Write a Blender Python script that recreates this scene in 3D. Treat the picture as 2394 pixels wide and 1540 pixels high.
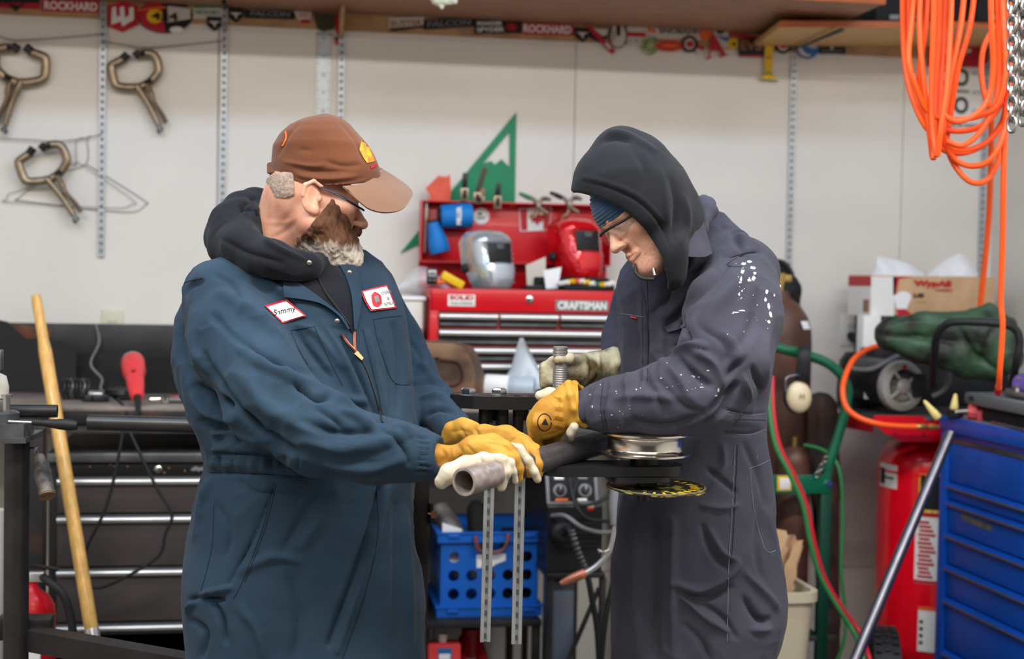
import bpy, bmesh, math, random
import numpy as np
from mathutils import Vector, Matrix, noise as mnoise

random.seed(7)
for o in list(bpy.data.objects): bpy.data.objects.remove(o)
SC = bpy.context.scene
COL = SC.collection

# ------------------------------------------------------------------ camera
FPX = 3325.0
CAM = Vector((0, 0, 1.45))
YAW, PITCH, ROLL = math.radians(9.6), math.radians(2.0), 0.019
_f0 = Vector((math.sin(YAW), math.cos(YAW), 0))
_r0 = Vector((math.cos(YAW), -math.sin(YAW), 0))
FW = (_f0*math.cos(PITCH) + Vector((0, 0, -1))*math.sin(PITCH)).normalized()
_u0 = _r0.cross(FW).normalized()
RT = _r0*math.cos(ROLL) + _u0*math.sin(ROLL)
UP = _u0*math.cos(ROLL) - _r0*math.sin(ROLL)
cd = bpy.data.cameras.new('camera')
cam = bpy.data.objects.new('camera', cd); COL.objects.link(cam)
cam.matrix_world = Matrix(((RT.x, UP.x, -FW.x, CAM.x), (RT.y, UP.y, -FW.y, CAM.y), (RT.z, UP.z, -FW.z, CAM.z), (0, 0, 0, 1)))
cd.sensor_width = 36; cd.lens = 50*FPX/3325.0
cd.clip_start = .05; cd.clip_end = 60
cd.dof.use_dof = True; cd.dof.focus_distance = 3.0; cd.dof.aperture_fstop = 2.4
SC.camera = cam
# ------------------------------------------------------------------ light
SC.view_settings.view_transform = 'Standard'; SC.view_settings.look = 'None'
SC.view_settings.gamma = 1; SC.view_settings.use_curve_mapping = False
SC.view_settings.exposure = -0.15
wd = bpy.data.worlds.new('world'); SC.world = wd; wd.use_nodes = True
wd.node_tree.nodes['Background'].inputs[0].default_value = (.9, .93, 1, 1)
wd.node_tree.nodes['Background'].inputs[1].default_value = 0.06
def lamp(name, loc, size, power, col=(1, 1, 1), rot=(0, 0, 0)):
    l = bpy.data.lights.new(name, 'AREA'); l.shape = 'RECTANGLE'; l.size, l.size_y = size
    l.energy = power; l.color = col
    o = bpy.data.objects.new(name, l); COL.objects.link(o); o.location = loc; o.rotation_euler = rot
    return o
lamp('ceiling_tube_light', (.6, 3.3, 3.0), (5.2, .22), 60, (.50, .72, 1))
lamp('ceiling_tube_light', (.4, 1.8, 3.0), (4.6, .26), 172, (1, .975, .915))
lamp('ceiling_tube_light', (.3, -.8, 3.0), (4.5, .4), 108, (1, .97, .90))
lamp('front_fill_light', (-.8, -3.2, 1.6), (4.4, 2.2), 34, (.95, .96, 1), (math.radians(-90), 0, math.radians(-8)))  # added fill from behind the camera

# ------------------------------------------------------------------ pixels to points
def ray(px, py): return RT*((px-1197)/FPX) - UP*((py-770)/FPX) + FW
def at(px, py, Y):
    d = ray(px, py); return CAM + d*((Y-CAM.y)/d.y)
def atx(px, py, X):
    d = ray(px, py); return CAM + d*((X-CAM.x)/d.x)
def atz(px, py, Z):
    d = ray(px, py); return CAM + d*((Z-CAM.z)/d.z)
def W(px, py, d): return CAM + ray(px, py)*d
def pxm(r, d): return r*d/FPX

# ------------------------------------------------------------------ materials
def lin(c):
    c = c/255.0
    return c/12.92 if c <= .04045 else ((c+.055)/1.055)**2.4
def rgb(r, g, b): return (lin(r), lin(g), lin(b), 1)
MATS = {}
def mat(name, col, rough=.5, metal=0., var=0., vs=8., bump=0., bs=60., col2=None, coat=0., alpha=1., trans=0., ior=1.45, stretch=None, sheen=0., detail=4., lo=.4, hi=.65, spec=None):
    m = bpy.data.materials.new(name); m.use_nodes = True
    nt = m.node_tree; N = nt.nodes; L = nt.links
    b = N['Principled BSDF']
    c = rgb(*col)
    b.inputs['Base Color'].default_value = c
    b.inputs['Roughness'].default_value = rough; b.inputs['Metallic'].default_value = metal
    b.inputs['Coat Weight'].default_value = coat; b.inputs['IOR'].default_value = ior
    if spec is not None: b.inputs['Specular IOR Level'].default_value = spec
    if sheen:
        b.inputs['Sheen Weight'].default_value = sheen; b.inputs['Sheen Roughness'].default_value = .5
    if trans: b.inputs['Transmission Weight'].default_value = trans
    if alpha < 1: b.inputs['Alpha'].default_value = alpha
    tc = N.new('ShaderNodeTexCoord')
    src = tc.outputs['Object']
    if stretch:
        mp = N.new('ShaderNodeMapping'); mp.inputs['Scale'].default_value = stretch
        L.new(src, mp.inputs[0]); src = mp.outputs[0]
    if var or col2:
        n = N.new('ShaderNodeTexNoise'); n.inputs['Scale'].default_value = vs; n.inputs['Detail'].default_value = detail
        L.new(src, n.inputs['Vector'])
        rp = N.new('ShaderNodeValToRGB')
        rp.color_ramp.elements[0].position = lo; rp.color_ramp.elements[1].position = hi
        if col2: rp.color_ramp.elements[0].color = c; rp.color_ramp.elements[1].color = rgb(*col2)
        else:
            rp.color_ramp.elements[0].color = tuple(x*(1-var) for x in c[:3])+(1,)
            rp.color_ramp.elements[1].color = tuple(min(1, x*(1+var)) for x in c[:3])+(1,)
        L.new(n.outputs['Fac'], rp.inputs[0]); L.new(rp.outputs[0], b.inputs['Base Color'])
    if bump:
        n2 = N.new('ShaderNodeTexNoise'); n2.inputs['Scale'].default_value = bs; n2.inputs['Detail'].default_value = 3
        L.new(src, n2.inputs['Vector'])
        bp = N.new('ShaderNodeBump'); bp.inputs['Strength'].default_value = bump; bp.inputs['Distance'].default_value = .004
        L.new(n2.outputs['Fac'], bp.inputs['Height']); L.new(bp.outputs[0], b.inputs['Normal'])
    MATS[name] = m
    return m
# ------------------------------------------------------------------ mesh builder
def basis(axis):
    a = Vector(axis).normalized()
    t = Vector((0, 0, 1)) if abs(a.z) < .9 else Vector((1, 0, 0))
    u = a.cross(t).normalized(); return u, a.cross(u).normalized(), a
class M:
    def __init__(s): s.v = []; s.f = []
    def add(s, vs, fs):
        o = len(s.v); s.v += [Vector(x) for x in vs]; s.f += [tuple(i+o for i in f) for f in fs]; return s
    def box(s, c, size, R=None, b=0.):
        c = Vector(c); x, y, z = [q/2 for q in size]
        R = R or Matrix.Identity(3)
        if b <= 0:
            vs = [c+R@Vector((i*x, j*y, k*z)) for i in (-1, 1) for j in (-1, 1) for k in (-1, 1)]
            return s.add(vs, [(0, 1, 3, 2), (4, 6, 7, 5), (0, 4, 5, 1), (2, 3, 7, 6), (0, 2, 6, 4), (1, 5, 7, 3)])
        b = min(b, x*.98, y*.98, z*.98)
        bm = bmesh.new(); bmesh.ops.create_cube(bm, size=2)
        for v in bm.verts: v.co = Vector((v.co.x*x, v.co.y*y, v.co.z*z))
        bmesh.ops.bevel(bm, geom=bm.edges[:], offset=b, segments=2, affect='EDGES', profile=.5)
        bm.verts.index_update()
        s.add([c+R@v.co for v in bm.verts], [[v.index for v in f.verts] for f in bm.faces]); bm.free(); return s
    def span(s, lo, hi, b=0.):
        lo = Vector(lo); hi = Vector(hi)
        return s.box((lo+hi)/2, [abs(q) for q in (hi-lo)], None, b)
    def cyl(s, p0, p1, r0, r1=None, n=16, caps=True):
        p0 = Vector(p0); p1 = Vector(p1); r1 = r0 if r1 is None else r1
        u, w, a = basis(p1-p0)
        vs = []
        for p, r in ((p0, r0), (p1, r1)):
            vs += [p+(u*math.cos(2*math.pi*i/n)+w*math.sin(2*math.pi*i/n))*r for i in range(n)]
        fs = [(i, (i+1) % n, n+(i+1) % n, n+i) for i in range(n)]
        if caps: fs += [tuple(range(n))[::-1], tuple(range(n, 2*n))]
        return s.add(vs, fs)
    def lathe(s, prof, o, axis=(0, 0, 1), n=24, u=None):
        o = Vector(o); uu, w, a = basis(axis)
        vs = []; fs = []
        for r, h in prof:
            vs += [o+a*h+(uu*math.cos(2*math.pi*i/n)+w*math.sin(2*math.pi*i/n))*max(r, 1e-5) for i in range(n)]
        for k in range(len(prof)-1):
            for i in range(n):
                fs.append((k*n+i, k*n+(i+1) % n, (k+1)*n+(i+1) % n, (k+1)*n+i))
        fs.append(tuple(range(n))[::-1]); fs.append(tuple(range((len(prof)-1)*n, len(prof)*n)))
        return s.add(vs, fs)
    def tube(s, pts, r, n=8, closed=False, flat=None):
        P = [Vector(p) for p in pts]; m = len(P)
        rs = r if isinstance(r, (list, tuple)) else [r]*m
        T = []
        for i in range(m):
            a = P[(i-1) % m] if (closed or i > 0) else P[i]; b = P[(i+1) % m] if (closed or i < m-1) else P[i]
            T.append((b-a).normalized())
        u, w, _ = basis(T[0]); vs = []
        for i in range(m):
            if i:
                u = (u - T[i]*u.dot(T[i]))
                u = u.normalized() if u.length > 1e-6 else basis(T[i])[0]
            w = T[i].cross(u)
            vs += [P[i]+(u*math.cos(2*math.pi*k/n)+w*math.sin(2*math.pi*k/n)*(flat or 1))*rs[i] for k in range(n)]
        fs = []
        for i in range(m if closed else m-1):
            j = (i+1) % m
            fs += [(i*n+k, i*n+(k+1) % n, j*n+(k+1) % n, j*n+k) for k in range(n)]
        if not closed: fs += [tuple(range(n))[::-1], tuple(range((m-1)*n, m*n))]
        return s.add(vs, fs)
    def prism(s, poly, o, u, v, depth):
        """polygon (2D) on the frame o,u,v extruded by depth along u x v"""
        o = Vector(o); u = Vector(u); v = Vector(v); nrm = u.cross(v).normalized()
        n = len(poly)
        A = [o+u*x+v*y for x, y in poly]; Bv = [p+nrm*depth for p in A]
        fs = [tuple(range(n))[::-1], tuple(range(n, 2*n))]
        fs += [(i, (i+1) % n, n+(i+1) % n, n+i) for i in range(n)]
        return s.add(A+Bv, fs)
    def ring(s, outer, inner, o, u, v, depth):
        """plate with a hole: two loops with the same point count"""
        o = Vector(o); u = Vector(u); v = Vector(v); nrm = u.cross(v).normalized(); n = len(outer)
        A = [o+u*x+v*y for x, y in outer]; I = [o+u*x+v*y for x, y in inner]
        vs = A+I+[p+nrm*depth for p in A]+[p+nrm*depth for p in I]; fs = []
        for i in range(n):
            j = (i+1) % n
            fs += [(j, i, n+i, n+j), (2*n+i, 2*n+j, 3*n+j, 3*n+i), (i, j, 2*n+j, 2*n+i), (n+j, n+i, 3*n+i, 3*n+j)]
        return s.add(vs, fs)
    def sph(s, c, r, R=None, n=16, m=10):
        c = Vector(c); r = r if isinstance(r, (tuple, list)) else (r, r, r); R = R or Matrix.Identity(3)
        vs = [c+R@Vector((0, 0, r[2]))]
        for j in range(1, m):
            t = math.pi*j/m
            vs += [c+R@Vector((r[0]*math.sin(t)*math.cos(2*math.pi*i/n), r[1]*math.sin(t)*math.sin(2*math.pi*i/n), r[2]*math.cos(t))) for i in range(n)]
        vs.append(c+R@Vector((0, 0, -r[2])))
        fs = [(0, 1+i, 1+(i+1) % n) for i in range(n)]
        for j in range(m-2):
            fs += [(1+j*n+i, 1+(j+1)*n+i, 1+(j+1)*n+(i+1) % n, 1+j*n+(i+1) % n) for i in range(n)]
        e = len(vs)-1; q = 1+(m-2)*n
        fs += [(e, q+(i+1) % n, q+i) for i in range(n)]
        return s.add(vs, fs)
    def sheet(s, rows, thick=0.):
        """grid of points, given a thickness"""
        nr = len(rows); nc = len(rows[0]); P = [Vector(p) for r in rows for p in r]
        if not thick:
            return s.add(P, [(i*nc+j, i*nc+j+1, (i+1)*nc+j+1, (i+1)*nc+j) for i in range(nr-1) for j in range(nc-1)])
        N = []
        for i in range(nr):
            for j in range(nc):
                a = P[min(i+1, nr-1)*nc+j]-P[max(i-1, 0)*nc+j]; b = P[i*nc+min(j+1, nc-1)]-P[i*nc+max(j-1, 0)]
                q = b.cross(a); N.append(q.normalized() if q.length > 1e-9 else Vector((0, 0, 1)))
        o = nr*nc; vs = P+[p-q*thick for p, q in zip(P, N)]; fs = []
        for i in range(nr-1):
            for j in range(nc-1):
                q = (i*nc+j, i*nc+j+1, (i+1)*nc+j+1, (i+1)*nc+j); fs.append(q[::-1]); fs.append(tuple(k+o for k in q))
        bd = [(0, j) for j in range(nc)]+[(i, nc-1) for i in range(1, nr)]+[(nr-1, j) for j in range(nc-2, -1, -1)]+[(i, 0) for i in range(nr-2, 0, -1)]
        bd = [i*nc+j for i, j in bd]
        for k in range(len(bd)):
            a, b = bd[k], bd[(k+1) % len(bd)]; fs.append((a, b, b+o, a+o))
        return s.add(vs, fs)
    def xf(s, mtx):
        s.v = [mtx@v for v in s.v]; return s
def clean(nm): return nm
def props(o, label=None, cat=None, group=None, kind=None):
    if label: o['label'] = label
    if cat: o['category'] = cat
    if group: o['group'] = group
    if kind: o['kind'] = kind
    return o
def mesh_obj(name, vs, fs, m, loc, smooth, fix=True):
    me = bpy.data.meshes.new(name)
    me.from_pydata([v-loc for v in vs], [], fs)
    if fix:
        bm = bmesh.new(); bm.from_mesh(me)
        bmesh.ops.recalc_face_normals(bm, faces=bm.faces[:]); bm.to_mesh(me); bm.free()
    if m is not None: me.materials.append(m)
    if smooth:
        me.polygons.foreach_set('use_smooth', [True]*len(me.polygons))
        me.set_sharp_from_angle(angle=math.radians(smooth))
    me.update()
    o = bpy.data.objects.new(name, me); COL.objects.link(o); o.location = loc
    return o
def wloc(o):
    p = Vector((0, 0, 0))
    while o: p = p+o.location; o = o.parent
    return p
def mk(name, b, m, parent=None, label=None, cat=None, group=None, kind=None, smooth=35):
    """link a builder as ONE mesh; vertices are in world space (or in the parent's own frame when that is still at the origin)"""
    if parent is None:
        xs = [v.x for v in b.v]; ys = [v.y for v in b.v]; zs = [v.z for v in b.v]
        loc = Vector(((min(xs)+max(xs))/2, (min(ys)+max(ys))/2, min(zs)))
        o = mesh_obj(name, b.v, b.f, m, loc, smooth)
    else:
        pl = wloc(parent)
        o = mesh_obj(name, b.v, b.f, m, pl, smooth); o.location = (0, 0, 0); o.parent = parent
    return props(o, label, cat, group, kind)
def T(name, label, cat, loc=(0, 0, 0), group=None, kind=None):
    o = bpy.data.objects.new(name, None); COL.objects.link(o); o.location = loc; o.empty_display_size = .05
    return props(o, label, cat, group, kind)
def dup(o, label=None, parent=None):
    c = o.copy(); COL.objects.link(c)
    if parent: c.parent = parent
    if label: c['label'] = label
    for ch in list(o.children): dup(ch, None, c)
    return c
def txt(s, m, o, xd, yd, h, w=None, parent=None, name='lettering', ext=.0006, bold=.02, align='CENTER', shear=0., label=None):
    """flat lettering: cap height h, fitted to width w, centred at o in the frame xd,yd"""
    c = bpy.data.curves.new('lettering', 'FONT'); c.body = s; c.size = 1; c.offset = bold; c.resolution_u = 3; c.shear = shear
    t = bpy.data.objects.new('lettering', c)
    me = bpy.data.meshes.new_from_object(t)
    bpy.data.objects.remove(t); bpy.data.curves.remove(c)
    V = [Vector(v.co) for v in me.vertices]; Fs = [tuple(p.vertices) for p in me.polygons]
    bpy.data.meshes.remove(me)
    x0 = min(v.x for v in V); x1 = max(v.x for v in V); y0 = min(v.y for v in V); y1 = max(v.y for v in V)
    sy = h/(y1-y0); sx = (w/(x1-x0)) if w else sy
    xd = Vector(xd).normalized(); yd = Vector(yd).normalized(); n = xd.cross(yd)
    o = Vector(o)
    b = M(); b.add([o+xd*((v.x-(x0+x1)/2)*sx)+yd*((v.y-(y0+y1)/2)*sy)+n*ext for v in V], Fs)
    return mk(name, b, m, parent, smooth=0, label=label)
def circ(r, n=24, cx=0, cy=0, ry=None): return [(cx+r*math.cos(2*math.pi*i/n), cy+(ry or r)*math.sin(2*math.pi*i/n)) for i in range(n)]
def spline(pts, n=8, closed=False):
    P = [Vector(p) for p in pts]; out = []; m = len(P)
    for i in range(m if closed else m-1):
        if closed: a, b, c, d = P[(i-1) % m], P[i], P[(i+1) % m], P[(i+2) % m]
        else: a, b, c, d = P[max(i-1, 0)], P[i], P[i+1], P[min(i+2, m-1)]
        for k in range(n):
            t = k/n; out.append(.5*((2*b)+(c-a)*t+(2*a-5*b+4*c-d)*t*t+(3*b-a-3*c+d)*t**3))
    if not closed: out.append(P[-1])
    return out
def rotm(ax, deg): return Matrix.Rotation(math.radians(deg), 3, ax)
EX, EY, EZ = Vector((1, 0, 0)), Vector((0, 1, 0)), Vector((0, 0, 1))
WALL = 5.05
# ------------------------------------------------------------------ sculpting kit: distance fields meshed with surface nets
MT = lambda n: MATS[n]
from mathutils.geometry import tessellate_polygon
def holed(b, outer, holes, o, u, v, depth):
    """extruded plate with any number of holes"""
    o = Vector(o); u = Vector(u); v = Vector(v); nrm = u.cross(v).normalized()
    loops = [outer]+holes; flat = [p for l in loops for p in l]; n = len(flat)
    tris = tessellate_polygon([[Vector((x, y, 0)) for x, y in l] for l in loops])
    vs = [o+u*x+v*y for x, y in flat]+[o+u*x+v*y+nrm*depth for x, y in flat]
    fs = [tuple(t)[::-1] for t in tris]+[tuple(i+n for i in t) for t in tris]; k = 0
    for l in loops:
        m = len(l)
        for i in range(m): a = k+i; c = k+(i+1) % m; fs.append((a, c, c+n, a+n))
        k += m
    return b.add(vs, fs)
f32 = np.float32
def A3(v): return np.array(v, dtype=np.float64)
MW = np.array([[RT.x, UP.x, FW.x], [RT.y, UP.y, FW.y], [RT.z, UP.z, FW.z]])   # view frame -> world
CAMN = np.array([CAM.x, CAM.y, CAM.z])
def V(px, py, d): return A3(((px-1197)/FPX*d, -(py-770)/FPX*d, d))            # point in the view frame
class Field:
    def __init__(s, lo, hi, h, view=True):
        if view:   # bounds given as two opposite corners of a view wedge
            q = [A3(lo), A3(hi)]; c = [(a[0]/a[2]*d[2], b[1]/b[2]*d[2], d[2]) for a in q for b in q for d in q]
            lo, hi = np.min(c, 0), np.max(c, 0)
        a = np.minimum(A3(lo), A3(hi)); c = np.maximum(A3(lo), A3(hi))
        s.lo = a; s.h = h; s.n = np.ceil((c-a)/h).astype(int)+1
        s.ax = [(s.lo[i]+h*np.arange(s.n[i])).astype(f32) for i in range(3)]
        s.D = np.full(s.n, .5, f32)
    def sl(s, lo, hi):
        r = []
        for i in range(3):
            a = int(max(0, math.floor((lo[i]-s.lo[i])/s.h))); c = int(min(s.n[i], math.ceil((hi[i]-s.lo[i])/s.h)+1))
            if c <= a: return None
            r.append(slice(a, c))
        return tuple(r)
    def put(s, fn, lo, hi, k=.01, op='u'):
        pad = k+3*s.h; q = s.sl(A3(lo)-pad, A3(hi)+pad)
        if q is None: return
        X = s.ax[0][q[0]][:, None, None]; Y = s.ax[1][q[1]][None, :, None]; Z = s.ax[2][q[2]][None, None, :]
        d = fn(X, Y, Z).astype(f32); o = s.D[q]
        if op == 'u':
            h = np.maximum(k-np.abs(o-d), 0)/max(k, 1e-6); s.D[q] = np.minimum(o, d)-h*h*k*.25
        elif op == 's':
            h = np.maximum(k-np.abs(o+d), 0)/max(k, 1e-6); s.D[q] = np.maximum(o, -d)+h*h*k*.25
        elif op == 'i':
            h = np.maximum(k-np.abs(o-d), 0)/max(k, 1e-6); s.D[q] = np.maximum(o, d)+h*h*k*.25
    def cone(s, a, b, ra, rb, k=.01, op='u', flat=None, fs=1.):
        """tapered capsule; flat = direction squeezed by the factor fs"""
        a = A3(a); b = A3(b); ab = b-a; L2 = float(ab@ab)+1e-12; m = max(ra, rb)*max(1, fs)
        def fn(X, Y, Z):
            x = X-f32(a[0]); y = Y-f32(a[1]); z = Z-f32(a[2])
            t = np.clip((x*ab[0]+y*ab[1]+z*ab[2])/L2, 0, 1).astype(f32)
            x = x-t*f32(ab[0]); y = y-t*f32(ab[1]); z = z-t*f32(ab[2])
            r2 = x*x+y*y+z*z
            if flat is not None:
                n = A3(flat)/np.linalg.norm(flat); w = x*n[0]+y*n[1]+z*n[2]; r2 = np.maximum(r2+w*w*(1/fs**2-1), 0)
            return np.sqrt(r2)-(ra+(rb-ra)*t)
        s.put(fn, np.minimum(a, b)-m, np.maximum(a, b)+m, k, op)
    def chain(s, pts, rs, k=.01, op='u', flat=None, fs=1.):
        for i in range(len(pts)-1): s.cone(pts[i], pts[i+1], rs[i], rs[i+1], k, op, flat, fs)
    def ell(s, c, r, R=None, k=.01, op='u'):
        c = A3(c); r = A3(r); R = np.eye(3) if R is None else np.array(R); m = float(max(r))
        def fn(X, Y, Z):
            x = X-f32(c[0]); y = Y-f32(c[1]); z = Z-f32(c[2]); k0 = 0; k1 = 0
            for i in range(3):
                w = (x*f32(R[0, i])+y*f32(R[1, i])+z*f32(R[2, i]))/f32(r[i]); k0 = k0+w*w; k1 = k1+(w/f32(r[i]))**2
            k0 = np.sqrt(k0); return k0*(k0-1)/np.maximum(np.sqrt(k1), 1e-6)
        s.put(fn, c-m, c+m, k, op)
    def loft(s, rows, k=.02, op='u', p=2.2):
        """stack of rounded sections along the view's up axis: rows of (Y, cx, rx, cz, rz) in metres"""
        R = np.array(sorted(rows), dtype=np.float64); y0, y1 = R[0, 0], R[-1, 0]
        lo = A3((min(R[:, 1]-R[:, 2]), y0, min(R[:, 3]-R[:, 4]))); hi = A3((max(R[:, 1]+R[:, 2]), y1, max(R[:, 3]+R[:, 4])))
        # smooth interpolation of the section table
        yy = np.linspace(y0, y1, 160); ker = np.hanning(11); ker /= ker.sum(); tab = []
        for c in range(1, 5):
            q = np.interp(yy, R[:, 0], R[:, c]); q = np.convolve(np.pad(q, 5, mode='edge'), ker, 'valid'); tab.append(q)
        def fn(X, Y, Z):
            cx, rx, cz, rz = [np.interp(Y, yy, t).astype(f32) for t in tab]
            q = (np.abs((X-cx)/rx)**p+np.abs((Z-cz)/rz)**p)**(1/p)
            d = (q-1)*np.minimum(rx, rz)
            e = np.maximum(y0-Y, Y-y1)
            return np.maximum(d, e)
        s.put(fn, lo, hi, k, op)
    def half(s, c, n, k=.004):
        """cut away everything on the side of the plane the normal points to"""
        c = A3(c); n = A3(n)/np.linalg.norm(n)
        X = s.ax[0][:, None, None]; Y = s.ax[1][None, :, None]; Z = s.ax[2][None, None, :]
        d = ((X-c[0])*n[0]+(Y-c[1])*n[1]+(Z-c[2])*n[2]).astype(f32)
        s.D = np.maximum(s.D, d)
    def mesh(s, smooth=1):
        D = s.D.copy()
        D[0] = D[-1] = .5; D[:, 0] = D[:, -1] = .5; D[:, :, 0] = D[:, :, -1] = .5
        neg = D < 0; n = D.shape
        cnt = np.zeros([q-1 for q in n], np.int8); C = [(i, j, k) for i in (0, 1) for j in (0, 1) for k in (0, 1)]
        S = lambda i, j, k: (slice(i, n[0]-1+i), slice(j, n[1]-1+j), slice(k, n[2]-1+k))
        for c in C: cnt += neg[S(*c)]
        cells = np.argwhere((cnt > 0) & (cnt < 8)); idx = np.full(cnt.shape, -1, np.int64); idx[tuple(cells.T)] = np.arange(len(cells))
        val = [D[cells[:, 0]+i, cells[:, 1]+j, cells[:, 2]+k].astype(np.float64) for i, j, k in C]
        acc = np.zeros((len(cells), 3)); num = np.zeros(len(cells))
        for a in range(8):
            for b in range(a+1, 8):
                df = np.abs(np.array(C[a])-np.array(C[b]))
                if df.sum() != 1: continue
                m = (val[a] < 0) != (val[b] < 0); den = val[a]-val[b]; den[np.abs(den) < 1e-12] = 1e-12
                t = np.clip(val[a]/den, 0, 1); p = np.array(C[a])[None]+t[:, None]*(np.array(C[b])-np.array(C[a]))[None]
                acc += p*m[:, None]; num += m
        P = s.lo+(cells+acc/num[:, None])*s.h
        quads = []
        for ax in range(3):
            i1 = [slice(None)]*3; i2 = [slice(None)]*3; i1[ax] = slice(0, n[ax]-1); i2[ax] = slice(1, n[ax])
            a = neg[tuple(i1)]; c = neg[tuple(i2)]; e = np.argwhere(a != c); inside = a[tuple(e.T)]
            u, w = (ax+1) % 3, (ax+2) % 3
            ok = (e[:, u] > 0) & (e[:, w] > 0) & (e[:, u] < n[u]-1) & (e[:, w] < n[w]-1); e = e[ok]; inside = inside[ok]
            q = []
            for du, dw in ((-1, -1), (0, -1), (0, 0), (-1, 0)):
                f = e.copy(); f[:, u] += du; f[:, w] += dw; q.append(idx[tuple(f.T)])
            q = np.stack(q, 1); q[~inside] = q[~inside][:, ::-1]; quads.append(q)
        Q = np.concatenate(quads); Q = Q[(Q >= 0).all(1)]
        for _ in range(smooth): P = relax(P, Q, .5)
        return P, Q
def relax(P, Q, f=.5):
    A = np.zeros_like(P); c = np.zeros(len(P))
    for i in range(4):
        for a, b in ((Q[:, i], Q[:, (i+1) % 4]), (Q[:, (i+1) % 4], Q[:, i])):
            for x in range(3): A[:, x] += np.bincount(a, P[b, x], len(P))
            c += np.bincount(a, minlength=len(P))
    c[c == 0] = 1
    return P+(A/c[:, None]-P)*f
def normals(P, Q):
    N = np.cross(P[Q[:, 2]]-P[Q[:, 0]], P[Q[:, 3]]-P[Q[:, 1]]); O = np.zeros_like(P)
    for i in range(4):
        for x in range(3): O[:, x] += np.bincount(Q[:, i], N[:, x], len(P))
    return O/np.maximum(np.linalg.norm(O, axis=1), 1e-12)[:, None]
_rng = np.random.RandomState(5); _G = _rng.rand(32, 32, 32)
def vnoise(P):
    """smooth value noise, -1..1"""
    i = np.floor(P).astype(int); f = P-i; f = f*f*(3-2*f); i &= 31; j = (i+1) & 31; r = 0
    for a in (0, 1):
        for b in (0, 1):
            for c in (0, 1):
                w = (f[:, 0] if a else 1-f[:, 0])*(f[:, 1] if b else 1-f[:, 1])*(f[:, 2] if c else 1-f[:, 2])
                r = r+w*_G[(j if a else i)[:, 0], (j if b else i)[:, 1], (j if c else i)[:, 2]]
    return r*2-1
def strokes(P, Q, L, front=True):
    """push the surface along its normal under drawn folds: (points in px, width px, amount m)"""
    N = normals(P, Q)
    px = P[:, 0]/P[:, 2]*FPX+1197; py = 770-P[:, 1]/P[:, 2]*FPX
    face = np.clip(-(N*P).sum(1)/np.linalg.norm(P, axis=1), 0, 1); face = np.minimum(1, face*2.2) if front else 1
    amt = np.zeros(len(P))
    for st in L:
        pts, w, a = st[:3]; dr = st[3] if len(st) > 3 else None
        pts = np.array([(p.x, p.y) for p in spline([(x, y, 0) for x, y in pts], 5)]); n = len(pts)-1
        lo = pts.min(0)-3*w; hi = pts.max(0)+3*w
        m = np.where((px > lo[0]) & (px < hi[0]) & (py > lo[1]) & (py < hi[1]) & ((P[:, 2] < dr[1]) & (P[:, 2] > dr[0]) if dr else True))[0]
        if not len(m): continue
        best = np.full(len(m), 1e9); tt = np.zeros(len(m))
        for k in range(n):
            ax, ay = pts[k]; bx, by = pts[k+1]; dx, dy = bx-ax, by-ay; l = dx*dx+dy*dy+1e-9
            t = np.clip(((px[m]-ax)*dx+(py[m]-ay)*dy)/l, 0, 1); d = np.hypot(px[m]-ax-t*dx, py[m]-ay-t*dy)
            u = d < best; best[u] = d[u]; tt[u] = (k+t[u])/n
        tap = np.sin(np.pi*np.clip(tt*.86+.07, 0, 1))**.6
        amt[m] += a*np.exp(-(best/w)**2)*tap
    return P+N*(amt*face)[:, None]
def to_world(P): return P@MW.T+CAMN
def skin(name, P, Q, m, parent=None, view=True, label=None, cat=None, loc=None, sub=False, **kw):
    """link a sculpted surface (view-frame or world coordinates) as one mesh"""
    if view: P = to_world(P)
    me = bpy.data.meshes.new(name)
    org = np.array(wloc(parent)) if parent else (np.array([(P[:, 0].min()+P[:, 0].max())/2, (P[:, 1].min()+P[:, 1].max())/2, P[:, 2].min()]) if loc is None else np.array(loc))
    Pl = (P-org).astype(f32)
    me.vertices.add(len(P)); me.vertices.foreach_set('co', Pl.ravel())
    me.loops.add(Q.size); me.loops.foreach_set('vertex_index', Q.ravel().astype(np.int32))
    me.polygons.add(len(Q)); me.polygons.foreach_set('loop_start', np.arange(0, Q.size, 4, dtype=np.int32))
    me.update(calc_edges=True); me.validate()
    me.polygons.foreach_set('use_smooth', [True]*len(me.polygons))
    if m is not None: me.materials.append(m)
    o = bpy.data.objects.new(name, me); COL.objects.link(o)
    if parent: o.parent = parent
    else: o.location = Vector(org)
    return props(o, label, cat, **kw)
# ------------------------------------------------------------------ materials in use
mat('wall_paint', (226, 220, 212), .55, var=.035, vs=1.7, bump=.05, bs=90)
mat('ceiling_paint', (215, 210, 200), .8)
mat('floor_concrete', (108, 104, 98), .55, var=.25, vs=5, bump=.1)
mat('shelf_board', (158, 114, 86), .55, var=.18, vs=6, stretch=(1, 9, 9), bump=.05)
mat('pine', (205, 160, 100), .5, var=.12, vs=8, stretch=(1, 12, 12))
mat('pine_edge', (182, 96, 48), .5, var=.1, vs=8)
mat('raw_strip', (176, 138, 98), .7, var=.15, vs=12)
mat('zinc', (186, 190, 194), .4, .55, var=.06, vs=30)
mat('slot_dark', (86, 88, 94), .7)
mat('slot_shade_gray', (128, 132, 138), .7)
mat('black_steel', (44, 42, 43), .42, .3, var=.35, vs=7, bump=.08)
mat('black_paint', (26, 26, 28), .38, spec=.4)
mat('cabinet_black', (74, 67, 66), .42, var=.08, vs=5)
mat('black_matte', (19, 19, 21), .8)
mat('black_rubber', (26, 26, 28), .6)
mat('gray_steel', (104, 106, 110), .4, .7, var=.2, vs=14, bump=.05)
mat('chrome', (205, 203, 202), .14, 1.)
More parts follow.
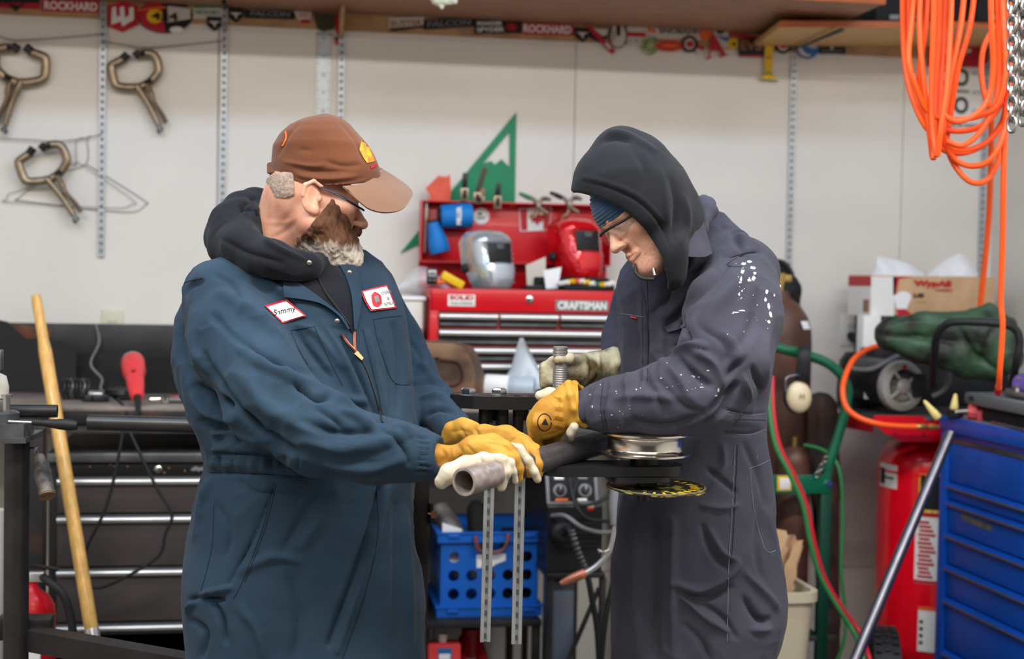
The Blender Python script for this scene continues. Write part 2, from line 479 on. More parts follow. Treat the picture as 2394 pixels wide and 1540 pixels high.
mat('bright_steel', (176, 174, 172), .28, 1., var=.08, vs=25)
mat('alu', (214, 212, 210), .32, .75)
mat('rust', (112, 66, 40), .8, col2=(46, 36, 34), vs=9, bump=.15)
mat('rusty_plate', (34, 33, 36), .55, .3, col2=(96, 60, 40), vs=5, lo=.55, hi=.8, bump=.12)
mat('red_paint', (206, 6, 26), .35, coat=.15, var=.05, vs=4)
mat('red_dark', (150, 12, 26), .35, var=.08, vs=4)
mat('red_plastic', (222, 62, 66), .45)
mat('white_print', (232, 230, 226), .5)
mat('white_paper', (236, 234, 236), .7)
mat('black_print', (18, 18, 20), .5)
mat('gray_print', (120, 120, 122), .5)
mat('red_print', (186, 22, 40), .5)
mat('yellow_print', (232, 186, 24), .5)
mat('orange_print', (232, 102, 34), .5)
mat('blue_print', (30, 104, 172), .5)
mat('green_print', (52, 122, 84), .5)
mat('camo_print', (52, 66, 46), .6, col2=(88, 62, 44), vs=30)
mat('leaf_print', (176, 186, 128), .6, col2=(74, 104, 66), vs=40)
mat('pale_print', (206, 196, 186), .5)
mat('brown_print', (150, 104, 78), .5)
mat('nickel', (150, 132, 110), .36, .8, var=.15, vs=30)
mat('wire', (84, 82, 78), .5, .5)
mat('almond', (206, 202, 180), .45)
mat('hose_orange', (255, 92, 26), .42, bump=.03, bs=200)
mat('teal_sheet', (0, 132, 88), .45, var=.06, vs=10)
mat('salmon_sheet', (226, 92, 66), .5, var=.1, vs=20)

# ------------------------------------------------------------------ room
XR = at(2318, 600, WALL).x; XL = -2.6; ZC = 3.06
b = M(); b.span((XL-.2, WALL+.012, -.02), (XR+.2, WALL+.15, ZC))
wall_back = mk('wall_back', b, MATS['slot_dark'], kind='structure')
xs = [at(1343, 300, WALL).x, at(2106, 500, WALL).x]; pw = xs[1]-xs[0]
edges = [xs[0]-3*pw, xs[0]-2*pw, xs[0]-pw, xs[0], xs[1], XR]
for a, c in zip(edges[:-1], edges[1:]):
    a = max(a, XL)
    for z0, z1 in ((.0, .388), (.391, ZC)):
        b = M(); b.span((a+.0012, WALL, z0), (c-.0012, WALL+.012, z1), .001)
        mk('wall_panel', b, MATS['wall_paint'], wall_back, smooth=0)
b = M(); b.span((XR, -3.6, 0), (XR+.12, WALL+.15, ZC)); mk('wall_right', b, MATS['wall_paint'], kind='structure')
b = M(); b.span((XL-.12, -3.6, 0), (XL, WALL+.15, ZC)); mk('wall_left', b, MATS['wall_paint'], kind='structure')
b = M(); b.span((XL-.2, -3.6, -.1), (XR+.2, WALL+.15, 0)); mk('floor', b, MATS['floor_concrete'], kind='structure')
b = M(); b.span((XL-.2, -3.6, ZC), (XR+.2, WALL+.15, ZC+.1)); mk('ceiling', b, MATS['ceiling_paint'], kind='structure')

ZS = 2.372   # underside of the long shelf
sh_r = 2.0
# long shelf
yf = 4.34
cr = W(2080, 5, 4.6)
sh_r = at(1985, 42, 4.6).x+.02
SR = atz(2066, 10, ZS)
sh = T('storage_shelf', 'long brown wooden shelf board running along the top of the white wall', 'shelf', ((XL+SR.x)/2, WALL, ZS))
b = M(); b.span((XL+.01, SR.y, ZS), (SR.x, WALL, ZS+.028), .002); mk('shelf_panel', b, MATS['shelf_board'], sh)
b = M(); b.span((XL+.01, SR.y-.018, ZS-.004), (SR.x, SR.y, ZS+.034), .002); mk('edge_trim', b, MATS['pine_edge'], sh)
b = M(); b.span((XL+.05, WALL-.006, ZS-.062), (at(2312, 120, WALL).x, WALL, ZS-.001)); mk('ledger_strip', b, MATS['raw_strip'], sh)
def bracket(px, py0, px1, py1, z):
    """sloping shelf bracket arm under a shelf: from the wall outwards"""
    p0 = at(px, py0, WALL-.004); q = atz(px1, py1, z-.004)
    x = p0.x; y1 = q.y
    b = M(); b.prism([(WALL-.004, z-.001), (y1, z-.001), (y1, z-.012), (WALL-.03, p0.z), (WALL-.004, p0.z)], (x-.006, 0, 0), EY, EZ, .012)
    return b
mk('bracket', bracket(796, 88, 826, 12, ZS), MATS['raw_strip'], sh)
mk('bracket', bracket(526, 22, 524, 2, ZS), MATS['black_paint'], sh)
# lower right shelf board of pine with its bracket
Z2 = ZS-.052
pa = atz(1762, 84, Z2); pb = atz(1822, 64, Z2)
PT = pa.x
def tilt(b):
    for v in b.v: v.z += max(0, (v.x-PT))*.044
    return b
low = T('pine_shelf', 'short pine shelf board with orange front edge at top right', 'shelf', (2.0, WALL, Z2))
xr2 = atz(2312, 82, Z2).x
b = M(); b.prism([(at(1764, 84, WALL-.008).x, WALL-.008), (pb.x, pb.y), (XR-.02, pb.y), (XR-.02, WALL-.008)], (0, 0, Z2), EX, EY, .02); mk('shelf_panel', tilt(b), MATS['pine'], low)
b = M(); b.prism([(pb.x, pb.y-.004), (XR-.02, pb.y-.004), (XR-.02, pb.y), (pb.x, pb.y)], (0, 0, Z2-.001), EX, EY, .022); mk('edge_trim', tilt(b), MATS['pine_edge'], low)
mk('bracket', bracket(1853, 118, 1940, 66, Z2), MATS['black_steel'], low)
# black boxes on the pine shelf
for (x0, x1, y0, y1, h, lb) in ((2.02, 2.36, 4.62, 4.98, .12, 'flat black box on the pine shelf behind the orange hose'), (2.38, XR-.04, 4.6, 4.98, .11, 'black box at the right end of the pine shelf by the side wall')):
    t = T('storage_box', lb, 'box', ((x0+x1)/2, (y0+y1)/2, Z2+.021), 'black boxes on the pine shelf')
    b = M(); b.span((x0, y0, Z2+.0215), (x1, y1, Z2+.021+h), .004); mk('carton', tilt(b), MATS['black_matte'], t)
    b = M(); b.span((x0-.003, y0-.003, Z2+.021+h*.7), (x1+.003, y1+.003, Z2+.021+h+.002), .003); mk('lid', tilt(b), MATS['black_paint'], t)
    for k in range(2):
        b = M(); b.span((x0+.05+.06*k, y0-.002, Z2+.026), (x0+.085+.06*k, y0+.001, Z2+.042)); mk('label_sticker', tilt(b), MATS['gray_print'], t)

# slotted standards on the wall
def standard(label, x, z0, z1, xlean=0.):
    t = T('shelf_standard', label, 'shelf standard', (x, WALL, z0), 'slotted shelf standards')
    w = .0105
    b = M(); b.span((x-w, WALL-.012, z0), (x-.0045, WALL, z1)); b.span((x+.0045, WALL-.012, z0), (x+w, WALL, z1))
    n = int((z1-z0)/.0254)
    for i in range(n+1):
        z = z0+i*.0254
        b.span((x-.0046, WALL-.0115, z), (x+.0046, WALL-.0095, min(z+.0130, z1)))
    mk('channel', b, MATS['zinc'], t, smooth=0)
    b = M(); b.span((x-.0044, WALL-.006, z0), (x+.0044, WALL-.001, z1)); mk('slot_shade', b, MATS['slot_shade_gray'], t, smooth=0)  # gray strip stands in for the shade inside the slots
    return t
def stx(px, py): return at(px, py, WALL-.01).x
standard('leftmost slotted metal shelf standard, between the hanging locking clamps', stx(239, 300), at(236, 600, WALL).z, ZS-.004)
standard('slotted metal shelf standard left of the capped man', stx(523, 250), 1.05, ZS-.004)
standard('slotted metal shelf standard just right of the wide steel ruler', stx(798, 180), 1.3, ZS-.07)
standard('slotted metal shelf standard above the right shoulder of the hooded man', stx(1850, 400), 1.0, at(1853, 128, WALL).z)
standard('slotted metal shelf standard behind the orange hose near the corner', stx(2298, 450), 1.2, at(2310, 150, WALL).z)
# wide steel ruler
t = T('steel_ruler', 'wide steel ruler hanging on the wall above the brown cap', 'ruler', at(755, 300, WALL))
x0 = at(738, 180, WALL).x; x1 = at(774, 180, WALL).x; zt = at(757, 76, WALL).z
b = M(); b.span((x0, WALL-.004, zt-.95), (x1, WALL-.0012, zt)); mk('blade', b, MATS['zinc'], t)
b = M()
for i in range(60):
    z = zt-.012-i*.0158; l = .013 if i % 2 == 0 else .008
    b.span((x0+.001, WALL-.0046, z-.0012), (x0+l, WALL-.0039, z+.0012)); b.span((x1-l, WALL-.0046, z-.0012), (x1-.001, WALL-.0039, z+.0012))
mk('tick_marks', b, MATS['gray_print'], t, kind='stuff', smooth=0)
for i in range(9): txt(str(12-i), MATS['gray_print'], ((x0+x1)/2, WALL-.0042, zt-.02-i*.0316*2), EX, EZ, .012, None, t)

# ------------------------------------------------------------------ stickers along the wall under the shelf
def wp(px, py, y=None): 
    p = at(px, py, WALL if y is None else y); return (p.x, p.z)
def sticker(label, pts, m, layer=0, parent=None, name='sticker'):
    y = WALL-.007-.0016*layer
    b = M(); b.prism([wp(*p, y) for p in pts], (0, y, 0), EX, EZ, .0012)
    if parent: return mk(name, b, MATS[m], parent, smooth=0)
    return mk(name, b, MATS[m], None, label, 'sticker', 'stickers under the shelf', smooth=0)
def ell(cx, cy, rx, ry, n=28, a0=0, a1=360): return [(cx+rx*math.cos(math.radians(a0+(a1-a0)*i/n)), cy+ry*math.sin(math.radians(a0+(a1-a0)*i/n))) for i in range(n)]
def rect(x0, y0, x1, y1, sl=.03): return [(x0, y0), (x1, y0+(x1-x0)*sl), (x1, y1+(x1-x0)*sl), (x0, y1)]
def stext(s, m, px, py, w, h, parent, layer, slope=.035, bold=.03, shear=0.):
    y = WALL-.007-.0016*layer-.0013
    p = at(px, py, y); q = at(px+w/2, py+w/2*slope, y); r = at(px-w/2, py-w/2*slope, y)
    xd = (q-r); hh = abs(at(px, py-h/2, y).z-at(px, py+h/2, y).z)
    d = xd.normalized()
    return txt(s, MATS[m], p, d, Vector((-d.z, 0, d.x)), hh, xd.length, parent, bold=bold, shear=shear)
s = sticker('black and red banner sticker at the far left end of the row', rect(-30, -6, 92, 18), 'red_print', 1)
sticker('', [(20, 12), (52, 14), (37, 27)], 'black_print', 2, s, 'emblem'); sticker('', rect(-30, -6, 92, 4), 'black_print', 2, s, 'emblem'); stext('RAPALA', 'black_print', 20, 9, 80, 8, s, 1)
s = sticker('red ROCKHARD banner sticker left of the first standard', rect(98, -2, 233, 26), 'red_print', 1); stext('ROCKHARD', 'white_print', 166, 14, 124, 20, s, 1)
s = sticker('red hexagon sticker with a white W mark beside the first standard', [(252, 14), (285, 3), (322, 12), (323, 58), (287, 76), (252, 62)], 'red_print', 1)
b_ = [(262, 18), (271, 15), (273, 40), (281, 36), (280, 17), (290, 15), (292, 42), (302, 36), (302, 18), (312, 16), (313, 46), (286, 62), (283, 50), (260, 58)]
sticker('', b_, 'white_print', 2, s, 'emblem')
s = sticker('big black and red round 4x4 sticker with a yellow disc', ell(386, 38, 64, 40), 'black_print', 1)
sticker('', ell(386, 38, 62, 38, 20, 90, 270), 'red_print', 2, s, 'red_field'); sticker('', [(392, 14), (445, 20), (446, 44), (392, 52)], 'pale_print', 2, s, 'pale_field')
sticker('', ell(362, 38, 19, 17), 'yellow_print', 3, s, 'yellow_disc'); stext('4x4', 'black_print', 385, 38, 62, 19, s, 3)
sticker('', ell(413, 70, 16, 8), 'white_print', 3, s, 'white_oval'); 
s = sticker('orange pencil shaped strip sticker lying over the round 4x4 sticker', [(320, 22), (386, 14), (390, 19), (322, 26)], 'orange_print', 5)
s = sticker('pale rectangular sticker with green lettering before the second standard', rect(452, 14, 520, 44, 0), 'pale_print', 1); stext('HICKORY', 'green_print', 486, 29, 58, 11, s, 1); sticker('', rect(454, 13, 518, 19, 0), 'green_print', 2, s, 'green_band')
VS = [(-19, -18), (19, -16), (17, 2), (0, 18), (-18, 4)]
def vsticker(lbl, cx, cy, layer=2):
    s = sticker(lbl, [(cx+x, cy+y) for x, y in VS], 'black_print', layer)
    sticker('', [(cx-15, cy-7), (cx+15, cy-6), (cx+3, cy-1), (cx+1, cy+10), (cx-4, cy)], 'pale_print', layer+1, s, 'emblem'); return s
vsticker('black shield sticker with a pale V left of the second standard', 502, 56)
vsticker('black shield sticker with a pale V right of the second standard', 552, 36)
s = sticker('long black FALCON strip sticker with grey letters above the capped man', rect(572, 22, 690, 42), 'black_print', 1); stext('FALCON', 'gray_print', 632, 32, 96, 13, s, 1, shear=.2)
s = sticker('small white sticker with red lettering beside the camouflage sticker', [(686, 26), (728, 28), (726, 48), (714, 54), (700, 50)], 'pale_print', 2); stext('CC', 'red_print', 710, 35, 22, 10, s, 2); sticker('', ell(714, 50, 13, 5), 'red_print', 3, s, 'emblem')
s = sticker('camouflage half round sticker above the steel ruler', [(730, 28), (784, 34), (786, 60), (772, 70), (756, 74), (742, 68)], 'camo_print', 1)
s = sticker('red knife shaped sticker next to the shelf bracket', [(784, 32), (795, 33), (795, 78), (790, 84), (783, 66)], 'red_print', 2)
s = sticker('tiny black and red tag sticker below the red knife sticker', [(782, 86), (793, 87), (792, 105), (784, 104)], 'red_print', 1); sticker('', [(782, 86), (793, 87), (793, 93), (782, 92)], 'black_print', 2, s, 'emblem')
s = sticker('pale faded lettered strip sticker right of the first bracket', rect(909, 42, 992, 64, -.03), 'pale_print', 1); stext('BUSTER', 'brown_print', 950, 54, 74, 14, s, 1, -.03)
s = sticker('thin black strip sticker slanting under the pale lettered strip', [(912, 68), (1000, 58), (1000, 63), (913, 74)], 'black_print', 1)
s = sticker('long black FALCON strip sticker left of the red spider sticker', [(990, 46), (1112, 40), (1112, 62), (990, 70)], 'black_print', 2); stext('FALCON', 'gray_print', 1050, 54, 104, 15, s, 2, -.05, shear=.15)
s = sticker('black sticker with white letters and a red spider', rect(1110, 47, 1219, 79, -.01), 'black_print', 3); stext('POWDER', 'white_print', 1145, 55, 58, 10, s, 3, -.02); stext('SPYDER', 'white_print', 1147, 69, 64, 10, s, 3, -.02)
sp_ = []
for i in range(16): sp_.append((1196+(20 if i % 2 == 0 else 6)*math.cos(i*math.pi/8), 63+(15 if i % 2 == 0 else 5)*math.sin(i*math.pi/8)))
sticker('', sp_, 'red_print', 4, s, 'spider_emblem')
s = sticker('red ROCKHARD banner sticker right of the spider sticker', rect(1221, 54, 1340, 80), 'red_print', 2); stext('ROCKHARD', 'white_print', 1280, 68, 112, 19, s, 2)
vsticker('black shield sticker with a pale V over the wall panel joint', 1362, 82, 3)
s = sticker('slanted black sticker under the red ribbon', [(1378, 64), (1426, 66), (1420, 90), (1398, 98), (1380, 90)], 'black_print', 2); sticker('', [(1386, 66), (1422, 68), (1420, 82), (1408, 84)], 'pale_print', 3, s, 'emblem')
s = sticker('red and white ribbon sticker hanging diagonally', [(1368, 60), (1382, 62), (1440, 120), (1430, 127)], 'red_print', 5); sticker('', [(1412, 102), (1420, 100), (1430, 112), (1424, 116)], 'pale_print', 6, s, 'emblem')
s = sticker('oval black and white zipper sticker', ell(1445, 84, 20, 29), 'black_print', 3); sticker('', ell(1445, 84, 18, 27), 'pale_print', 4, s, 'pale_field'); sticker('', [(1440, 58), (1451, 58), (1450, 84), (1442, 84)], 'black_print', 5, s, 'zipper')
for k in range(4): sticker('', [(1428, 72+k*6), (1439, 74+k*6), (1439, 75.5+k*6), (1428, 73.5+k*6)], 'black_print', 5, s, 'tooth')
s = sticker('white sticker with a dark red upper band', rect(1466, 62, 1510, 104), 'pale_print', 2); sticker('', rect(1466, 75, 1509, 85), 'red_print', 3, s, 'red_band'); stext('1 2 3', 'blue_print', 1488, 95, 36, 6, s, 2)
s = sticker('white SNOBAHN sticker with an orange mark', rect(1510, 62, 1640, 90), 'pale_print', 1); stext('SNOBAHN', 'black_print', 1590, 73, 98, 13, s, 1); sticker('', [(1513, 66), (1520, 64), (1523, 70), (1530, 66), (1534, 76), (1526, 78), (1522, 73), (1516, 78)], 'orange_print', 2, s, 'emblem')
s = sticker('mottled green leafy round sticker', [(1500, 92), (1514, 84), (1530, 86), (1543, 96), (1541, 112), (1532, 124), (1520, 131), (1506, 122), (1500, 108)], 'leaf_print', 3)
s = sticker('orange and red oval flame sticker', ell(1565, 107, 33, 14), 'orange_print', 4); sticker('', ell(1565, 107, 29, 11), 'red_print', 5, s, 'red_field'); sticker('', ell(1566, 107, 22, 5), 'orange_print', 6, s, 'lettering')
def ringst(lbl, cx, cy, layer):
    s = sticker(lbl, ell(cx, cy, 19, 20), 'black_print', layer); sticker('', ell(cx, cy, 12, 13), 'pale_print', layer+1, s, 'pale_field'); sticker('', ell(cx+1, cy, 9, 8), 'red_print', layer+2, s, 'red_disc')
ringst('round black ring sticker with a red centre beside the orange flame oval', 1612, 103, 5)
ringst('round black ring sticker with a red centre under the pine shelf', 1831, 106, 5)
s = sticker('bright orange splash sticker left of the big red letter A', [(1638, 70), (1664, 68), (1662, 86), (1654, 92), (1650, 98), (1640, 92), (1635, 84)], 'orange_print', 3)
s = sticker('small red and white patch sticker left of the letter A', [(1628, 106), (1648, 110), (1646, 124), (1632, 132), (1626, 120)], 'pale_print', 2); sticker('', [(1630, 106), (1648, 110), (1646, 118), (1630, 114)], 'red_print', 3, s, 'emblem')
A = [(1664, 84), (1671, 82), (1696, 126), (1704, 128), (1682, 135), (1681, 131), (1686, 128), (1679, 117), (1661, 121), (1660, 131), (1666, 134), (1650, 140), (1650, 136), (1655, 133)]
s = sticker('large red letter A sticker', A, 'red_print', 6)
s = sticker('blue and white swoosh sticker behind the letter A', [(1666, 66), (1702, 72), (1704, 112), (1680, 112)], 'pale_print', 2); sticker('', [(1673, 83), (1704, 88), (1702, 96), (1694, 96)], 'blue_print', 3, s, 'swoosh'); sticker('', ell(1684, 74, 9, 6), 'black_print', 3, s, 'emblem')
s = sticker('yellow round face sticker beside the black EVS sticker', ell(1713, 102, 13, 13), 'yellow_print', 3); sticker('', ell(1716, 103, 5, 4), 'black_print', 4, s, 'emblem')
s = sticker('red strip sticker along the shelf edge above the EVS sticker', [(1702, 76), (1760, 84), (1816, 90), (1814, 96), (1760, 92), (1704, 84)], 'red_print', 1)
s = sticker('square black EVS sticker with tan letters', rect(1727, 90, 1786, 128, .02), 'black_print', 3); stext('EVS', 'brown_print', 1756, 106, 50, 24, s, 3); sticker('', rect(1727, 129, 1786, 133, .02), 'red_print', 2, s, 'red_band')
YS = [(1788, 96), (1808, 96), (1805, 172), (1810, 182), (1818, 186), (1818, 189), (1775, 186), (1776, 183), (1784, 180), (1787, 171)]
s = sticker('tall yellow shock absorber shaped sticker hanging below the row', YS, 'yellow_print', 6); sticker('', [(1788, 169), (1806, 170), (1806, 173), (1788, 172)], 'green_print', 7, s, 'green_band'); sticker('', [(1775, 184), (1819, 187), (1819, 190), (1775, 187)], 'green_print', 7, s, 'green_band'); stext('MONSTER', 'brown_print', 1797, 134, 11, 5, s, 6)
s = sticker('round blue sticker with a white curved S mark', ell(1888, 112, 26, 26), 'blue_print', 4)
sticker('', [(1868, 100), (1872, 104), (1876, 118), (1888, 127), (1898, 128), (1892, 133), (1876, 130), (1866, 118), (1865, 106)], 'pale_print', 5, s, 'emblem'); sticker('', [(1888, 92), (1904, 92), (1910, 112), (1896, 112), (1884, 106), (1890, 100)], 'pale_print', 5, s, 'emblem')
s = sticker('black rectangular sticker with a white bird skull mark at the right end', rect(1913, 88, 1977, 126, .01), 'black_print', 3)
sticker('', [(1920, 92), (1932, 100), (1956, 100), (1970, 92), (1960, 104), (1948, 106), (1947, 115), (1942, 115), (1941, 106), (1928, 104)], 'pale_print', 4, s, 'emblem'); stext('TREASURY', 'gray_print', 1945, 119, 52, 5, s, 3, .01)

# red and white warning sign behind the hose
t = T('parking_sign', 'red topped JEEP parking sign on the wall behind the orange hose', 'sign', at(2230, 280, WALL))
def sgn(pts, m, layer, nm):
    y = WALL-.004-.0012*layer; b = M(); b.prism([wp(*p, y) for p in pts], (0, y, 0), EX, EZ, .001); mk(nm, b, MATS[m], t, smooth=0)
sgn([(2168, 98), (2312, 98), (2304, 302), (2160, 298)], 'white_print', 0, 'sign_plate'); sgn([(2168, 98), (2312, 98), (2309, 158), (2166, 156)], 'red_print', 1, 'red_header')
def stx2(s_, m, px, py, w, h, bold=.03):
    p = at(px, py, WALL-.0065); q = at(px+w, py, WALL-.0065); hh = abs(at(px, py-h/2, WALL).z-at(px, py+h/2, WALL).z)
    txt(s_, MATS[m], p, EX, EZ, hh, (q-p).length, t, bold=bold)
stx2('JEEP', 'white_print', 2232, 122, 78, 20, .05); stx2('OO', 'black_print', 2230, 180, 70, 42); stx2('PARKING', 'black_print', 2240, 213, 52, 8); stx2('O', 'black_print', 2247, 246, 34, 40)
for i in range(3): stx2('ONLY OTHERS', 'gray_print', 2286, 172+i*44, 26, 10, .0)
stx2('OTHERS WILL BE CRUSHED', 'black_print', 2236, 292, 110, 7)

# ------------------------------------------------------------------ wires, hanging clamps and hangers
def wallcurve(pts, off=.02, n=6): return spline([at(px, py, WALL-off) for px, py in pts], n)
for lb, pts in (('thin dark wire strung level with the leftmost hanging clamp', [(-40, 80), (0, 86), (34, 94), (120, 90), (240, 80)]),
                ('thin dark wire sagging between the first two standards', [(240, 96), (300, 107), (335, 112), (420, 106), (524, 95)]),
                ('thin wire strung low between the wall edge and the first standard', [(-40, 322), (60, 326), (130, 330), (190, 324), (238, 314)])):
    b = M(); b.tube(wallcurve(pts, .016), .0016, 6); mk('hanging_wire', b, MATS['wire'], None, lb, 'wire', smooth=60)
S1 = 4.86/FPX
def clamp_proto():
    t = T('locking_clamp', 'nickel locking C clamp hanging between the first two standards', 'clamp', (0, 0, 0), 'locking clamps on the wall')
    def L(px, py, y=0.): return Vector(((px-318)*S1, y, -(py-165)*S1))
    fr = [(294, 138), (268, 152), (262, 160), (268, 190), (276, 202), (300, 205), (326, 203)]
    b = M(); b.tube(spline([L(*p) for p in fr], 4), .0105, 8, flat=1.4); mk('fixed_jaw', b, MATS['nickel'], t, smooth=60)
    fr = [(330, 202), (350, 190), (362, 176), (369, 162), (365, 138), (356, 126), (340, 124), (318, 130)]
    b = M(); b.tube(spline([L(*p) for p in fr], 4), .0105, 8, flat=1.4); mk('moving_jaw', b, MATS['nickel'], t, smooth=60)
    for p, q in (((287, 141), (299, 127)), ((314, 133), (327, 122))):
        b = M(); b.cyl(L(*p), L(*q), .014, n=12); mk('swivel_pad', b, MATS['black_paint'], t)
    b = M(); b.tube([L(354, 186), L(340, 196)], .012, 8); mk('dark_tape', b, MATS['black_paint'], t)
    b = M(); b.tube([L(338, 124), L(328, 128)], .0115, 8); mk('dark_tape', b, MATS['black_paint'], t)
    b = M(); b.tube(spline([L(320, 200), L(334, 222), L(352, 252), L(370, 288)], 3), [.015]*4+[.013]*6, 8, flat=.8); mk('handle', b, MATS['nickel'], t, smooth=60)
    b = M(); b.tube(spline([L(344, 196, -.006), L(352, 216, -.006), L(358, 236, -.006), L(376, 262, -.006), L(388, 284, -.006)], 3), [.015]*5+[.012]*8, 8, flat=.7); mk('release_handle', b, MATS['nickel'], t, smooth=60)
    b = M(); b.cyl(L(368, 286), L(374, 302), .007, n=10); b.cyl(L(371, 298), L(377, 305), .012, n=12); mk('adjusting_screw', b, MATS['gray_steel'], t)
    return t
c1 = clamp_proto(); c2 = dup(c1, 'nickel locking C clamp hanging lowest, over the wire hangers'); c3 = dup(c1, 'nickel locking C clamp cut off by the left frame edge')
c1.location = at(318, 165, WALL-.03)
c2.location = at(103, 382, WALL-.045); c2.rotation_euler = (0, math.radians(-7), 0); c2.scale = (1.0, 1, 1.0)
c3.location = at(46, 152, WALL-.03); c3.rotation_euler = (0, math.radians(10), math.pi); c3.scale = (1.05, 1, 1.05)
for lb, pts, off in (('thin wire coat hanger hanging nearest behind the lowest clamp', [(200, 322), (178, 330), (178, 384), (160, 386), (60, 440), (22, 452), (16, 466), (24, 472), (262, 486), (305, 478), (310, 466), (190, 384), (178, 384)], .012),
                     ('thin wire coat hanger hanging just behind the nearest one', [(212, 318), (204, 326), (200, 384), (120, 410), (44, 462), (60, 470), (290, 496), (340, 478), (334, 466), (216, 392), (200, 384)], .006)):
    b = M(); b.tube(spline([at(px, py, WALL-off) for px, py in pts], 5), .0011, 6); mk('coat_hanger', b, MATS['wire'], None, lb, 'coat hanger', 'wire coat hangers', smooth=60)

# outlets
def outlet(px, py, w, h, label, m='almond', n=2):
    c = at(px, py, WALL); t = T('wall_outlet', label, 'outlet', (c.x, WALL, c.z))
    b = M(); b.box((c.x, WALL-.003, c.z), (w, .006, h), None, .002); mk('cover_plate', b, MATS[m], t)
    for k in range(n):
        z = c.z+(k-.5*(n-1))*.04
        b = M(); b.box((c.x, WALL-.0075, z), (.033, .004, .028), None, .0015); f = mk('socket', b, MATS[m], t)
        b = M(); b.box((c.x-.006, WALL-.0098, z), (.002, .001, .009)); b.box((c.x+.006, WALL-.0098, z), (.002, .001, .009)); mk('slot', b, MATS['slot_dark'], f, smooth=0)
    return t
outlet(263, 765, .075, .12, 'almond wall outlet just above the black bench back plate')
outlet(1986, 772, .075, .115, 'white wall outlet with a black plug left of the cardboard box', 'white_print')
# power switch box between wood strips? (outlet plug)
b = M(); c = at(1986, 782, WALL-.012)
b.lathe([(.013, 0), (.016, .012), (.014, .035), (.008, .045)], (c.x, c.y, c.z), (.2, -1, -.35), 14)
t = T('power_plug', 'black plug with an orange ring in the outlet beside the cardboard box', 'plug', c)
mk('plug_body', b, MATS['black_rubber'], t, smooth=50)
b = M(); b.tube(spline([c+Vector((.006, -.04, -.014)), c+Vector((.03, -.06, -.04)), c+Vector((.035, -.06, -.12)), c+Vector((.03, -.05, -.28))], 5), .005, 8); mk('cord', b, MATS['black_rubber'], t, smooth=60)
b = M(); b.cyl(c+Vector((.018, -.05, -.022)), c+Vector((.03, -.06, -.04)), .0095, n=12); mk('orange_ring', b, MATS['hose_orange'], t)
# ------------------------------------------------------------------ work bench along the wall
ZB = 1.048; YBF = 4.36
BX1 = 1.30
bench = T('work_bench', 'long black steel work bench along the white wall', 'bench', (-.6, 4.7, 0))
b = M(); b.span((XL+.3, YBF, ZB-.012), (BX1, WALL-.015, ZB), .002); mk('worktop', b, mat('worn_top', (132, 121, 114), .5, .2, var=.3, vs=6, bump=.1), bench)
b = M(); b.span((XL+.3, YBF, ZB-.05), (BX1, YBF+.008, ZB-.012), .001); b.span((XL+.3, YBF+.006, ZB-.05), (BX1, YBF+.05, ZB-.044)); mk('front_angle', b, MATS['rusty_plate'], bench)
zt_ = at(250, 757, WALL-.02).z
b = M(); b.span((XL+.3, WALL-.022, ZB), (at(975, 800, WALL).x, WALL-.014, zt_), .002); mk('back_plate', b, MATS['black_steel'], bench)
for x in (-1.95, BX1-.06):
    for y in (YBF+.02, WALL-.1):
        b = M(); b.span((x, y, 0), (x+.05, y+.05, ZB-.012), .003); mk('leg', b, MATS['black_steel'], bench)
zr = at(300, 1003, YBF+.03).z
b = M(); b.span((-1.9, YBF+.02, zr-.012), (BX1-.06, YBF+.06, zr+.012), .003); mk('front_rail', b, MATS['gray_steel'], bench)
zsh = at(1140, 1440, 4.45).z-.004
b = M(); b.span((at(962, 1440, 4.5).x, YBF+.04, zsh-.02), (.858, WALL-.1, zsh), .002); mk('lower_shelf', b, MATS['black_steel'], bench)
for y in (YBF+.05, WALL-.14):
    b = M(); b.span((.832, y, 0), (.857, y+.03, zsh-.02), .003); mk('leg', b, MATS['black_steel'], bench)

# loose plates on the bench
def plate(label, pts, y, m, th=.006, group=None):
    b = M(); b.prism([(at(px, py, y).x, at(px, py, y).z) for px, py in pts], (0, y, 0), EX, EZ, th)
    zmin = min(v.z for v in b.v)
    return mk('steel_plate', b, MATS[m], None, label, 'steel plate', group, smooth=0)
t = plate('large dark steel plate with rusty top edge at the far left of the bench', [(-60, 742), (0, 748), (18, 752), (62, 792), (120, 788), (178, 808), (180, 918), (-60, 918)], 4.88, 'rusty_plate')
t = plate('wide blue black steel plate standing against the bench back plate', [(182, 826), (405, 824), (470, 822), (470, 914), (182, 914)], 4.95, 'black_steel')
t = plate('black trapezoid steel plate standing behind the red grinder', [(236, 916), (322, 832), (470, 838), (470, 918)], 4.86, 'black_paint')
# rusty brush / slag box at left
b = M(); p = at(62, 786, 4.93); b.box(p, (.16, .03, .07), rotm('Y', 10), .008); mk('scrap_block', b, MATS['rust'], None, 'rust brown scrap block behind the dark plate at the far left', 'scrap')
# pale tray under the plates
b = M(); p = at(225, 912, 4.8); b.box((p.x, 4.76, ZB+.008), (.14, .1, .014), None, .004); mk('metal_tray', b, MATS['alu'], None, 'small pale metal tray on the bench beside the wire coil', 'tray')
# coil of wire
p = at(176, 925, 4.62); t = T('wire_coil', 'dark coil of steel wire on the bench right of the wooden pole', 'wire coil', (p.x, 4.62, ZB))
for k in range(7):
    b = M(); c = Vector((p.x-.036+.012*k, 4.62+.003*(k % 2), ZB+.034)); R = rotm('Z', 12)
    b.tube([c+R@Vector((.003*math.sin(a*3), math.cos(a)*.03, math.sin(a)*.03)) for a in [2*math.pi*i/20 for i in range(20)]], .0045, 6, True); mk('wire_loop', b, MATS['gray_steel'] if k % 3 == 2 else MATS['black_steel'], t, smooth=60)
